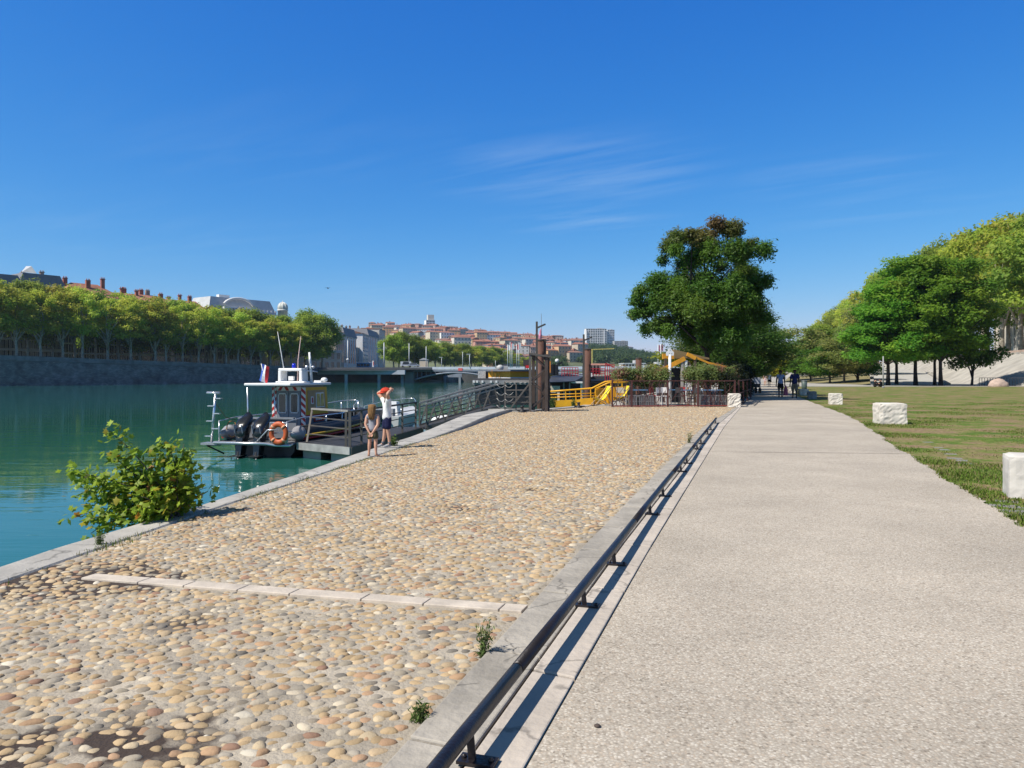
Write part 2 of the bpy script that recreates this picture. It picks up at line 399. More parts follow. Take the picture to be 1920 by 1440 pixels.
def lawn_mat():
    m = bpy.data.materials.new('lawn_soil'); m.use_nodes = True
    nt = m.node_tree; b = nt.nodes['Principled BSDF']; b.inputs['Roughness'].default_value = .95; b.inputs['Specular IOR Level'].default_value = .1
    tc = node(nt, 'ShaderNodeTexCoord')
    n = node(nt, 'ShaderNodeTexNoise'); n.inputs['Scale'].default_value = .6; n.inputs['Detail'].default_value = 11; n.inputs['Roughness'].default_value = .76
    nt.links.new(tc.outputs['Object'], n.inputs['Vector'])
    cr = node(nt, 'ShaderNodeValToRGB'); e = cr.color_ramp.elements
    e[0].position = .40; e[0].color = (.085, .14, .026, 1); e[1].position = .58; e[1].color = (.24, .17, .10, 1)
    x = e.new(.465); x.color = (.115, .165, .03, 1)
    x = e.new(.515); x.color = (.21, .18, .075, 1)
    nt.links.new(n.outputs['Fac'], cr.inputs[0])
    n2 = node(nt, 'ShaderNodeTexNoise'); n2.inputs['Scale'].default_value = 14; n2.inputs['Detail'].default_value = 6; nt.links.new(tc.outputs['Object'], n2.inputs['Vector'])
    mr = node(nt, 'ShaderNodeMapRange'); mr.inputs[1].default_value = .3; mr.inputs[2].default_value = .7; mr.inputs[3].default_value = .6; mr.inputs[4].default_value = 1.35
    nt.links.new(n2.outputs['Fac'], mr.inputs[0])
    m2 = node(nt, 'ShaderNodeMix', data_type='RGBA'); m2.blend_type = 'MULTIPLY'; m2.inputs[0].default_value = 1
    nt.links.new(cr.outputs[0], m2.inputs[6]); nt.links.new(mr.outputs[0], m2.inputs[7]); nt.links.new(m2.outputs[2], b.inputs['Base Color'])
    bp = node(nt, 'ShaderNodeBump'); bp.inputs['Strength'].default_value = .8; bp.inputs['Distance'].default_value = .05
    nt.links.new(n2.outputs['Fac'], bp.inputs['Height']); nt.links.new(bp.outputs[0], b.inputs['Normal'])
    return m
def water_mat():
    m = bpy.data.materials.new('river_water'); m.use_nodes = True
    nt = m.node_tree; b = nt.nodes['Principled BSDF']
    b.inputs['Base Color'].default_value = (.020, .118, .092, 1); b.inputs['Roughness'].default_value = .03; b.inputs['IOR'].default_value = 1.333
    tc = node(nt, 'ShaderNodeTexCoord')
    mp = node(nt, 'ShaderNodeMapping'); mp.inputs['Scale'].default_value = (.55, 1.0, 1); nt.links.new(tc.outputs['Object'], mp.inputs['Vector'])
    n = node(nt, 'ShaderNodeTexNoise'); n.inputs['Scale'].default_value = 1.1; n.inputs['Detail'].default_value = 4; n.inputs['Roughness'].default_value = .5
    nt.links.new(mp.outputs[0], n.inputs['Vector'])
    n2 = node(nt, 'ShaderNodeTexNoise'); n2.inputs['Scale'].default_value = .09; n2.inputs['Detail'].default_value = 2; nt.links.new(mp.outputs[0], n2.inputs['Vector'])
    ad = node(nt, 'ShaderNodeMath'); ad.operation = 'MULTIPLY'; nt.links.new(n.outputs['Fac'], ad.inputs[0]); nt.links.new(n2.outputs['Fac'], ad.inputs[1])
    mp3 = node(nt, 'ShaderNodeMapping'); mp3.inputs['Scale'].default_value = (.07, .55, 1); mp3.inputs['Rotation'].default_value = (0, 0, R(8)); nt.links.new(tc.outputs['Object'], mp3.inputs['Vector'])
    n3 = node(nt, 'ShaderNodeTexNoise'); n3.inputs['Scale'].default_value = 1.0; n3.inputs['Detail'].default_value = 5; n3.inputs['Roughness'].default_value = .62; nt.links.new(mp3.outputs[0], n3.inputs['Vector'])
    mr3 = node(nt, 'ShaderNodeMapRange'); mr3.inputs[1].default_value = .5; mr3.inputs[2].default_value = .8; mr3.inputs[4].default_value = .32; nt.links.new(n3.outputs['Fac'], mr3.inputs[0])
    ad2 = node(nt, 'ShaderNodeMath'); ad2.operation = 'ADD'; nt.links.new(ad.outputs[0], ad2.inputs[0]); nt.links.new(mr3.outputs[0], ad2.inputs[1])
    bp = node(nt, 'ShaderNodeBump'); bp.inputs['Strength'].default_value = .15; bp.inputs['Distance'].default_value = .13
    nt.links.new(ad2.outputs[0], bp.inputs['Height']); nt.links.new(bp.outputs[0], b.inputs['Normal'])
    return m

# --- river
w = MB(); w.quad((-900, -60, WZ), (900, -60, WZ), (900, 900, WZ), (-900, 900, WZ))
tag(w.build('river', water_mat()), 'calm green blue river water', None, kind='structure')

# --- strips
def strip(name, A, B, Ys, za, zb, m, nx=1, extra=0):
    mb = MB()
    vs = []
    for Y in Ys:
        a, b = interp(A, Y), interp(B, Y)
        for i in range(nx+1):
            t = i/nx; X = a+(b-a)*t
            vs.append((X, Y, (za(X, Y)*(1-t)+zb(X, Y)*t)))
    k = nx+1
    fs = [(r*k+i, r*k+i+1, (r+1)*k+i+1, (r+1)*k+i) for r in range(len(Ys)-1) for i in range(nx)]
    mb.add(vs, fs)
    return tag(mb.build(name, m), kind='structure')
flat = lambda z: (lambda X, Y: z)
YS = [-3+i*.5 for i in range(79)]
MORTAR = mortar_mat()
strip('cobbled_ramp', IE, KL, YS, cob_z, cob_z, MORTAR, 14)
AGG = aggregate_mat(); crack(AGG, .24, .0022, .2)
PR_rag = []                                                   # the lawn edge of the path is ragged
for i in range(460):
    Y = -3+i*.1 if i < 440 else 41+(i-440)*9
    PR_rag.append(Vector((interp(PR, Y)+(rnd.uniform(-.035, .035)+.05*math.sin(Y*2.1)*math.sin(Y*.77) if Y < 41 else 0), Y, 0)))
strip('path', PL, PR_rag, [p.y for p in PR_rag if p.y < 210], flat(0), flat(0), AGG, 1)
# joint lines across the path
gm = mat('joint_dirt', (.12, .10, .08), rough=.95)
for v0, nm in ((847, 'far'),):
    Y = 2160/(v0-702); mb = MB(); a, b = interp(PL, Y)+.02, interp(PR, Y)-.1
    pts = [(a+(b-a)*i/24, Y-(b-a)*.30*i/24*0.35+rnd.uniform(-.006, .006)) for i in range(25)]
    for (x0, y0), (x1, y1) in zip(pts, pts[1:]):
        h = rnd.uniform(.006, .014)
        mb.quad((x0, y0-h, .003), (x1, y1-h, .003), (x1, y1+h, .003), (x0, y0+h, .003))
    tag(mb.build('path_joint', gm), kind='structure')
# kerb slabs: grey river-side band and paler path-side band, real stones with open joints
km = mat('kerb_stone', (.33, .30, .255), rough=.9, var=.26, scale=2.2, bump=.7, bscale=16, detail=10)
km2 = mat('kerb_stone_pale', (.45, .395, .335), rough=.9, var=.2, scale=1.6, bump=.6, bscale=14, detail=10)
crack(km, 2.0, .02, .5); crack(km2, 1.6, .015, .45)
MID = [Vector((a, y, 0)) for y, a in [(Y, interp(KL, Y)+(interp(PL, Y)-interp(KL, Y))*.56) for Y in (.3, 3, 6.5, 22, 36)]]
def slabs(name, A, B, m, step, z):
    mb = MB(); Y = -1.0
    while Y < 37:
        L = step*rnd.uniform(.8, 1.25); g = .008
        y0, y1 = Y+g, Y+L-g; sk = .31
        zt = z+rnd.uniform(-.004, .004)
        poly = [(interp(A, y0)+g, y0), (interp(B, y0-sk*.35)-g, y0-sk*.35*(1 if Y > 0 else 0)), (interp(B, y1-sk*.35)-g, y1-sk*.35), (interp(A, y1)+g, y1)]
        mb.prism(poly, -.3, zt)
        Y += L
    o = mb.build(name, m, bevel=.008)
    return tag(o, kind='structure')
slabs('kerb', KL, MID, km, 1.05, .004)
slabs('kerb_band', MID, PL, km2, 1.5, .006)
jm = MB()
jm.add([(interp(KL, -1)+.005, -1, -.012), (interp(PL, -1), -1, -.012), (interp(PL, 37), 37, -.012), (interp(KL, 37)+.005, 37, -.012)], [(0, 1, 2, 3)])
jm = MB(); vs = []
for Y in YS[4:]: vs += [(interp(KL, Y)+.012, Y, -.012), (interp(PL, Y)-.003, Y, -.012)]
jm.add(vs, [(2*i, 2*i+1, 2*i+3, 2*i+2) for i in range(len(vs)//2-1)])
tag(jm.build('kerb_bedding', gm), kind='structure')
# coping along the quay, with its wall down to the water
cm = mat('coping_stone', (.37, .35, .315), rough=.85, var=.2, scale=2.0, bump=.4, bscale=25)
crack(cm, 1.2, .02, .5)
mb = MB(); y = -3.0
while y < 31.0:
    L = rnd.uniform(1.3, 1.8); y1 = min(y+L, 31.0); n = 6
    ys = [y+.006+(y1-y-.012)*i/n for i in range(n+1)]
    vs = []
    for q in ys:
        a, b, z = interp(OE, q), interp(IE, q), edge_z(q)
        vs += [(a, q, z-.35), (a, q, z-.02), (a+.03, q, z), (b-.02, q, z), (b, q, z-.02), (b, q, z-.35)]
    fs = [(r*6+i, (r+1)*6+i, (r+1)*6+i+1, r*6+i+1) for r in range(n) for i in range(5)]
    fs += [(0, 1, 2, 3, 4, 5), tuple(n*6+i for i in (5, 4, 3, 2, 1, 0))]
    mb.add(vs, fs); y = y1
tag(mb.build('quay_coping', cm), kind='structure')
mb = MB(); vs = []
for y in [31.0, 31.2, 33, 36, 60, 110, 180, 254, 630]:
    a = interp(OE, y); vs += [(a, y, -.5), (a, y, .03), (a+.45, y, .03), (a+.45, y, -.5)]
mb.add(vs, [(r*4+i, (r+1)*4+i, (r+1)*4+i+1, r*4+i+1) for r in range(8) for i in range(3)]+[(0, 1, 2, 3)])
tag(mb.build('quay_coping', cm), kind='structure')
qm = mat('quay_masonry', (.17, .165, .15), rough=.9, var=.25, scale=1.5, bump=.5, bscale=6)
mb = MB(); vs = []
for q in OE: vs += [(q.x+.02, q.y, -.33 if q.y < 31 else -.4), (q.x+.02, q.y, WZ-1)]
mb.add(vs, [(2*i, 2*i+1, 2*i+3, 2*i+2) for i in range(len(OE)-1)])
tag(mb.build('quay_face', qm), kind='structure')
# row of white stones across the cobbles
wm = mat('channel_stone', (.50, .435, .36), rough=.9, var=.2, scale=4, bump=.3, bscale=30)
A, B = G(165, 1078, -.1), G(985, 1145, -.03)
mb = MB(); d = (B-A); L = d.length; d.normalize(); nn = Vector((-d.y, d.x, 0)); s = 0.0
CH_A, CH_D, CH_N, CH_L = A.copy(), d.copy(), nn.copy(), L
while s < L-.05:
    l = min(rnd.uniform(.38, .62), L-s)
    p = [A+d*(s+.004)-nn*.07, A+d*(s+l-.004)-nn*.07, A+d*(s+l-.004)+nn*.07, A+d*(s+.004)+nn*.07]
    zs = [cob_z(q.x, q.y)+.017 for q in p]
    mb.add([(q.x, q.y, z-.12) for q, z in zip(p, zs)]+[(q.x, q.y, z) for q, z in zip(p, zs)],
           [(4, 5, 6, 7), (0, 1, 5, 4), (1, 2, 6, 5), (2, 3, 7, 6), (3, 0, 4, 7)])
    s += l
tag(mb.build('stone_channel', wm, bevel=.006), kind='structure')

# --- the pebbles of the ramp
def pebbles():
    PAL = np.array([(.44, .31, .16), (.46, .34, .20), (.40, .285, .15), (.47, .37, .23), (.36, .31, .235), (.31, .275, .225), (.50, .43, .32),
                    (.38, .235, .125), (.41, .25, .14), (.26, .22, .17), (.20, .18, .155), (.55, .50, .41), (.30, .17, .11)])
    PW = np.array([15, 15, 13, 12, 11, 9, 5, 6, 5, 6, 2.5, 1.2, 2]); PW = PW/PW.sum()
    sx, sy = .077, .069
    C = []
    row = 0; Y = 1.2
    while Y < 36.4:
        x0, x1 = interp(IE, Y)+.05, interp(KL, Y)-.05
        # cut what lies far outside the picture
        x0 = max(x0, -.95*Y-1.5)
        xs = np.arange(x0, x1, sx)+(row % 2)*sx*.5
        for x in xs:
            C.append((x+rng.uniform(-.028, .028), Y+rng.uniform(-.026, .026)))
        Y += sy; row += 1
    C = np.array(C)
    # clear the stone row, the kerb and the coping
    rel = C-np.array([CH_A.x, CH_A.y]); al = rel@np.array([CH_D.x, CH_D.y]); pe = rel@np.array([CH_N.x, CH_N.y])
    keep = ~((al > -.05) & (al < CH_L+.1) & (np.abs(pe) < .105))
    xi = np.array([interp(IE, y) for y in C[:, 1]]); xk = np.array([interp(KL, y) for y in C[:, 1]])
    keep &= (C[:, 0] > xi+.05) & (C[:, 0] < xk-.045)
    # soil-covered places with fewer stones
    keep &= rng.random(len(C)) > .05
    C = C[keep]
    extra = C[rng.random(len(C)) < .42]+np.array([sx*.5, sy*.5])+rng.uniform(-.012, .012, (1, 2))
    xk2 = np.array([interp(KL, y) for y in extra[:, 1]]); rel = extra-np.array([CH_A.x, CH_A.y])
    ok = (extra[:, 0] < xk2-.04) & ~((rel@np.array([CH_D.x, CH_D.y]) > -.05) & (np.abs(rel@np.array([CH_N.x, CH_N.y])) < .1)); extra = extra[ok]
    small = np.concatenate([np.zeros(len(C), bool), np.ones(len(extra), bool)]); C = np.concatenate([C, extra])
    Vs, Fs, Cs = [], [], []; off = 0
    for lo, hi, nu, nv in ((0, 8.5, 10, 4), (8.5, 18, 8, 3), (18, 40, 6, 2)):
        P = C[(C[:, 1] >= lo) & (C[:, 1] < hi)]; n = len(P)
        sc_p = np.where(small[(C[:, 1] >= lo) & (C[:, 1] < hi)], .55, 1.0)*np.exp(rng.normal(0, .13, n))
        a = rng.uniform(.030, .048, n)*sc_p; b = rng.uniform(.023, .035, n)*sc_p; ang = rng.normal(0, .33, n)+.08
        h = rng.uniform(.005, .0165, n)*np.sqrt(sc_p)
        z = np.array([cob_z(x, y) for x, y in P])
        th = np.arange(nu)*2*np.pi/nu
        wob = 1+.12*np.cos(2*th+rng.uniform(0, 6.28, (n, 1)))*rng.random((n, 1))+.09*np.cos(3*th+rng.uniform(0, 6.28, (n, 1)))+rng.uniform(-.07, .07, (n, nu))
        sq = rng.uniform(.75, 1.05, n)
        rings = []
        for k in range(nv):
            t = k/nv
            rr = np.cos(t*np.pi/2)**sq[:, None]; hz = np.sin(t*np.pi/2)
            ex = a[:, None]*np.cos(th)*wob*rr; ey = b[:, None]*np.sin(th)*wob*rr
            X = P[:, 0:1]+ex*np.cos(ang)[:, None]-ey*np.sin(ang)[:, None]
            Yy = P[:, 1:2]+ex*np.sin(ang)[:, None]+ey*np.cos(ang)[:, None]
            Z = np.repeat((z-.006+(h+.006)*hz)[:, None], nu, 1)
            rings.append(np.stack([X, Yy, Z], -1))
        tilt = rng.normal(0, .06, (n, 2))
        V = np.concatenate(rings+[np.stack([P[:, 0], P[:, 1], z+h], -1)[:, None, :]], 1)
        V[:, :, 2] += (V[:, :, 0]-P[:, 0:1])*tilt[:, 0:1]+(V[:, :, 1]-P[:, 1:2])*tilt[:, 1:2]
        per = nu*nv+1
        f = []
        for k in range(nv-1):
            for j in range(nu):
                f.append((k*nu+j, k*nu+(j+1) % nu, (k+1)*nu+(j+1) % nu, (k+1)*nu+j))
        top = [((nv-1)*nu+j, (nv-1)*nu+(j+1) % nu, per-1, per-1) for j in range(nu)]
        f = np.array(f+top)
        FF = (f[None]+(np.arange(n)*per)[:, None, None]+off).reshape(-1, 4)
        c = PAL[rng.choice(len(PAL), n, p=PW)]*rng.uniform(.82, 1.15, (n, 1))*np.array([1.0, .97, .90]); c = c*.80+c.mean(1, keepdims=True)*.18
        Vs.append(V.reshape(-1, 3)); Fs.append(FF); Cs.append(np.repeat(c, per, 0)); off += n*per
    V, Fq, Cc = np.concatenate(Vs), np.concatenate(Fs), np.concatenate(Cs)
    # split true quads and the triangles of the tops
    tri = Fq[:, 2] == Fq[:, 3]
    me = bpy.data.meshes.new('cobbles')
    q, t = Fq[~tri], Fq[tri][:, :3]
    me.vertices.add(len(V)); me.vertices.foreach_set('co', V.astype(np.float32).ravel())
    me.loops.add(len(q)*4+len(t)*3)
    me.loops.foreach_set('vertex_index', np.concatenate([q.ravel(), t.ravel()]).astype(np.int32))
    me.polygons.add(len(q)+len(t))
    me.polygons.foreach_set('loop_start', np.concatenate([np.arange(len(q))*4, len(q)*4+np.arange(len(t))*3]).astype(np.int32))
    me.polygons.foreach_set('loop_total', np.concatenate([np.full(len(q), 4), np.full(len(t), 3)]).astype(np.int32))
    me.polygons.foreach_set('use_smooth', np.ones(len(q)+len(t), bool))
    me.update(calc_edges=True)
    at = me.attributes.new('col', 'FLOAT_COLOR', 'POINT'); c4 = np.ones((len(V), 4), np.float32); c4[:, :3] = Cc
    at.data.foreach_set('color', c4.ravel())
    me.materials.append(attr_mat('river_pebble', rough=.8, bump=.35, bscale=70, spec=.2))
    return tag(link('cobbles', me), 'rounded ochre and grey river cobbles set in mortar', None, kind='stuff')
pebbles()

# --- right bank: lawn, plaza, terrace
LAWN = lawn_mat()
lawn_far = lambda X: 97+(X-25)*.06
mb = MB(); vs = []; fs = []
Ysl = [p.y for p in PR_rag if p.y < 98]
for Y in Ysl:
    a = interp(PR_rag, Y)-.03
    vs += [(a, Y, -.015), (a+3, Y, -.012), (90, Y, -.012)]
fs = [(3*i+j, 3*i+j+1, 3*i+j+4, 3*i+j+3) for i in range(len(Ysl)-1) for j in range(2)]
mb.add(vs, fs); tag(mb.build('lawn', LAWN), kind='structure')
gm2 = mat('plaza_paving', (.36, .335, .295), rough=.9, var=.12, scale=.8, bump=.2, bscale=10)
mb = MB(); vs = []
for Y in [36.2, 37, 60, 110, 180, 254, 620, 900]:
    a = interp(OE, Y)+.2; vs += [(a, Y, -.03), (a+420, Y, -.03)]
mb.add(vs, [(2*i, 2*i+1, 2*i+3, 2*i+2) for i in range(7)])
tag(mb.build('terrace_ground', gm2), kind='structure')
mb = MB(); mb.quad((20, 98, -.008), (140, 98, -.008), (200, 330, -.008), (85, 330, -.008))
tag(mb.build('plaza', gm2), kind='structure')
# ------------------------------------------------------------------ people (built first: each body is one grown surface)
def skin(name, joints, bones, m, parent, sub=1):
    """joints {key: (pos, r)}; bones [(a,b)]; first joint of every island is its root"""
    keys = list(joints); idx = {k: i for i, k in enumerate(keys)}
    me = bpy.data.meshes.new(name)
    me.from_pydata([joints[k][0] for k in keys], [(idx[a], idx[b]) for a, b in bones], [])
    o = bpy.data.objects.new(name, me); COL.objects.link(o)
    md = o.modifiers.new('s', 'SKIN'); md.use_smooth_shade = True; md.branch_smoothing = .6
    sv = me.skin_vertices[0].data
    seen = set()
    adj = {i: [] for i in range(len(keys))}
    for a, b in bones: adj[idx[a]].append(idx[b]); adj[idx[b]].append(idx[a])
    for i, k in enumerate(keys):
        r = joints[k][1]; sv[i].radius = r if isinstance(r, tuple) else (r, r)
        if i not in seen:
            sv[i].use_root = True
            st = [i]
            while st:
                j = st.pop()
                if j in seen: continue
                seen.add(j); st += adj[j]
    if sub:
        s2 = o.modifiers.new('d', 'SUBSURF'); s2.levels = sub; s2.render_levels = sub
    dg = bpy.context.evaluated_depsgraph_get()
    me2 = bpy.data.meshes.new_from_object(o.evaluated_get(dg), depsgraph=dg)
    bpy.data.objects.remove(o); bpy.data.meshes.remove(me)
    me2.name = name; me2.materials.clear(); me2.materials.append(m)
    me2.polygons.foreach_set('use_smooth', [True]*len(me2.polygons))
    return link(name, me2, parent)
def v3(*a): return Vector(a)

def person(label, loc, H, rz, kid=False, pose=None, skin_m=None, shirt=None, shorts=None, shoes=None, hair=None, hair_len=0.0,
           cap=None, short_len=.75, sleeve=.55, socks=None, fingers=True, group=None, detail=True):
    """local axes: +Y forward, +X the person's right side; lengths in fractions of the height"""
    root = thing('person', label, 'person', loc, rz, group)
    S = H
    P = dict(shR=(.098, 0, .805), shL=(-.098, 0, .805), elR=(.135, -.02, .63), elL=(-.135, -.02, .63), wrR=(.14, .05, .49), wrL=(-.14, .05, .49),
             hipR=(.052, 0, .50), hipL=(-.052, 0, .50), knR=(.056, .012, .285), knL=(-.056, .012, .285), anR=(.058, -.01, .045), anL=(-.058, -.01, .045),
             head=(0, .012, .925), lean=(0, 0, 0), toeR=(.07, .10, .018), toeL=(-.07, .10, .018))
    if kid:
        P.update(shR=(.092, 0, .765), shL=(-.092, 0, .765), elR=(.125, -.02, .60), elL=(-.125, -.02, .60), wrR=(.13, .04, .47), wrL=(-.13, .04, .47),
                 hipR=(.05, 0, .475), hipL=(-.05, 0, .475), head=(0, .01, .905))
    P.update(pose or {})
    p = {k: Vector(q)*S for k, q in P.items()}
    sh_z = (P['shR'][2]+P['shL'][2])/2
    J = {}
    ks = 1.12 if kid else 1.0
    J['pel'] = (v3(0, 0, P['hipR'][2]+.03)*S, (.078*S, .062*S))
    J['wai'] = (v3(0, 0, P['hipR'][2]+.12)*S, (.07*S, .055*S))
    J['che'] = (v3(0, 0, sh_z-.08)*S, (.088*S, .062*S))
    J['nkb'] = (v3(0, 0, sh_z+.015)*S, (.05*S, .042*S))
    hd = p['head']
    J['nk'] = (v3(0, .004, sh_z+.05)*S*1.0, .033*S)
    J['h0'] = (hd+v3(0, .008, -.04)*S, (.048*S*ks, .052*S*ks))
    J['h1'] = (hd+v3(0, 0, .0)*S, (.056*S*ks, .066*S*ks))
    J['h2'] = (hd+v3(0, -.006, .045)*S, (.045*S*ks, .055*S*ks))
    B = [('pel', 'wai'), ('wai', 'che'), ('che', 'nkb'), ('nkb', 'nk'), ('nk', 'h0'), ('h0', 'h1'), ('h1', 'h2')]
    for s in 'RL':
        a, e, w_ = p['sh'+s], p['el'+s], p['wr'+s]
        J['sh'+s] = (a, .042*S); J['ua'+s] = (a.lerp(e, .5), .036*S); J['el'+s] = (e, .028*S); J['fa'+s] = (e.lerp(w_, .4), .027*S); J['wr'+s] = (w_, .017*S)
        B += [('che', 'sh'+s), ('sh'+s, 'ua'+s), ('ua'+s, 'el'+s), ('el'+s, 'fa'+s), ('fa'+s, 'wr'+s)]
        hdv = (p.get('hd'+s)-w_).normalized() if p.get('hd'+s) else (w_-e).normalized()
        pc = w_+hdv*.045*S
        J['pa'+s] = (pc, (.022*S, .013*S)); B.append(('wr'+s, 'pa'+s))
        if fingers:
            side = hdv.cross(Vector((0, 1, 0)));
            if side.length < .2: side = hdv.cross(Vector((0, 0, 1)))
            side.normalize(); curl = hdv.cross(side).normalized()
            for i, (off, ln) in enumerate(((-.017, .036), (-.006, .042), (.006, .039), (.016, .030))):
                q1 = pc+hdv*.022*S+side*off*S; q2 = q1+hdv*ln*.55*S+curl*.006*S; q3 = q2+hdv*ln*.4*S+curl*.014*S
                J[f'f{i}a'+s] = (q1, .0066*S); J[f'f{i}b'+s] = (q2, .0056*S); J[f'f{i}c'+s] = (q3, .0046*S)
                B += [('pa'+s, f'f{i}a'+s), (f'f{i}a'+s, f'f{i}b'+s), (f'f{i}b'+s, f'f{i}c'+s)]
            t1 = pc-hdv*.012*S-side*.022*S; t2 = t1+hdv*.03*S-side*.012*S+curl*.008*S
            J['ta'+s] = (t1, .008*S); J['tb'+s] = (t2, .0062*S); B += [('pa'+s, 'ta'+s), ('ta'+s, 'tb'+s)]
        h, k, an, to = p['hip'+s], p['kn'+s], p['an'+s], p['toe'+s]
        J['hip'+s] = (h, .058*S); J['th'+s] = (h.lerp(k, .5), .05*S); J['kn'+s] = (k, .035*S)
        J['ca'+s] = (k.lerp(an, .32)+v3(0, -.008*S, 0), .036*S); J['an'+s] = (an, .021*S)
        J['hl'+s] = (an+v3(0, -.018, -.022)*S, .018*S); J['ft'+s] = (an.lerp(to, .55)+v3(0, 0, -.006)*S, (.026*S, .019*S)); J['to'+s] = (to, (.024*S, .012*S))
        B += [('pel', 'hip'+s), ('hip'+s, 'th'+s), ('th'+s, 'kn'+s), ('kn'+s, 'ca'+s), ('ca'+s, 'an'+s), ('an'+s, 'ft'+s), ('ft'+s, 'to'+s), ('an'+s, 'hl'+s)]
    if detail:   # nose and ears grow out of the head
        J['nose'] = (hd+v3(0, .072*ks, -.012)*S, .009*S); B.append(('h1', 'nose'))
        for s, x in (('R', 1), ('L', -1)): J['ear'+s] = (hd+v3(.064*ks*x, -.008, -.012)*S, .010*S); B.append(('h1', 'ear'+s))
    body = skin('body', J, B, skin_m, root)
    if detail:
        dk = mat('eye_dark', (.03, .025, .02), rough=.3, var=0)
        lip = mat('lips', (.42, .16, .13), rough=.5, var=0)
        for x in (1, -1):
            mb = MB().ball(hd+v3(.024*x*ks, .061*ks, .004)*S, .0075*S, 8, 6); mb.build('eye', dk, body)
        MB().ball(hd+v3(0, .060*ks, -.04)*S, (.018*S, .007*S, .005*S), 8, 6).build('mouth', lip, body)
    g = .0105*S
    if shirt:
        q = {}
        q['w0'] = (v3(0, 0, P['hipR'][2]-.03)*S, (.098*S+g, .084*S+g)); q['wm'] = (v3(0, 0, P['hipR'][2]+.045)*S, (.094*S+g, .08*S+g))
        q['w1'] = (v3(0, 0, P['hipR'][2]+.12)*S, (.078*S+g, .062*S+g))
        q['c'] = (J['che'][0], (.09*S+g, .066*S+g)); q['n'] = (v3(0, 0, sh_z+.012)*S, (.05*S+g*.6, .042*S+g*.6))
        qb = [('w0', 'wm'), ('wm', 'w1'), ('w1', 'c'), ('c', 'n')]
        for s in 'RL':
            a, e = p['sh'+s], p['el'+s]
            q['s'+s] = (a, .046*S+g); q['e'+s] = (a.lerp(e, sleeve), .047*S+g)
            qb += [('c', 's'+s), ('s'+s, 'e'+s)]
        skin('shirt', q, qb, shirt, root)
    if shorts:
        q = {}; qb = []
        q['t'] = (v3(0, 0, P['hipR'][2]+.085)*S, (.086*S+g, .072*S+g)); q['p'] = (J['pel'][0]-v3(0, 0, .02*S), (.09*S+g, .076*S+g)); qb.append(('t', 'p'))
        for s in 'RL':
            h, k, an = p['hip'+s], p['kn'+s], p['an'+s]
            q['h'+s] = (h-v3(0, 0, .02*S), .06*S+g)
            pts = [.55, short_len] if short_len <= 1 else [.5, 1.0, short_len]
            last = 'h'+s
            for i, t in enumerate(pts):
                pos = h.lerp(k, t) if t <= 1 else k.lerp(an, t-1)
                q[f'{i}{s}'] = (pos, (.056-.014*max(0, t-.6)/.4*(.6 if t <= 1 else .9))*S+g); qb.append((last, f'{i}{s}')); last = f'{i}{s}'
            qb.append(('p', 'h'+s))
        skin('shorts' if short_len < 1.4 else 'trousers', q, qb, shorts, root)
    if shoes:
        for s in 'RL':
            an, to = p['an'+s], p['toe'+s]
            q = {'a': (an+v3(0, 0, .008)*S, .028*S), 'h': (an+v3(0, -.02, -.022)*S, .026*S), 'f': (an.lerp(to, .55)+v3(0, 0, -.006)*S, (.032*S, .025*S)), 't': (to+v3(0, .006*S, .004*S), (.029*S, .018*S))}
            skin('shoe', q, [('a', 'h'), ('a', 'f'), ('f', 't')], shoes, root)
    if socks:
        for s in 'RL':
            k, an = p['kn'+s], p['an'+s]
            MB().tube([an.lerp(k, .02), an.lerp(k, .22)], .027*S, 10).build('sock', socks, root)
    if hair:
        q = {'a': (hd+v3(0, -.016, .0)*S, (.062*S*ks, .062*S*ks)), 'b': (hd+v3(0, -.012, .03)*S, (.062*S*ks, .07*S*ks)), 'c': (hd+v3(0, -.010, .058)*S, (.046*S*ks, .055*S*ks))}
        qb = [('a', 'b'), ('b', 'c')]
        ho = skin('hair', q, qb, hair, root)
        if hair_len:
            mb = MB(); r0 = random.Random(3)
            for i in range(46):
                a = R(200+140*i/45); top = hd+v3(.056*ks*math.cos(a), .056*ks*math.sin(a)-.006, .012+.03*r0.random())*S
                ln = hair_len*r0.uniform(.75, 1.08)
                pts = [top]
                for j in range(1, 5):
                    t = j/4
                    pts.append(top+v3((-.035*math.cos(a)*t*t+.012*math.cos(a)*t)+r0.uniform(-.012, .012)*t, (-.028 if t > .3 else -.012)+.012*math.sin(a)*t+r0.uniform(-.006, .006), -ln*t)*S)
                mb.tube(pts, [.014*S, .017*S, .015*S, .012*S, .004*S], 5)
            mb.build('strands', hair, ho)
    if cap:
        hh = P.get('cap_tilt', 0)
        mb = MB()
        c0 = hd+v3(0, -.004, .028)*S
        mb.ball(c0, (.073*S*ks, .082*S*ks, .066*S*ks), 18, 8, z0=0)
        mb.tube([c0+v3(0, 0, .066*S*ks), c0+v3(0, 0, .072*S*ks)], .008*S, 8)
        cp = mb.build('cap', cap, root)
        vb = MB(); n = 10; top = []
        for i in range(n+1):
            a = R(20+140*i/n)
            p0 = c0+v3(.072*ks*math.cos(a), .08*ks*math.sin(a), 0)*S; p1 = c0+v3(.068*ks*math.cos(a), .08*ks*math.sin(a)+.06*math.sin(R(180*i/n)), -.03*math.sin(R(180*i/n)))*S
            top += [p0, p1, p1-v3(0, 0, .008*S), p0-v3(0, 0, .008*S)]
        vb.add(top, [(i*4+j, i*4+(j+1) % 4, (i+1)*4+(j+1) % 4, (i+1)*4+j) for i in range(n) for j in range(4)], 0, False)
        vb.build('visor', cap, cp)
    return root

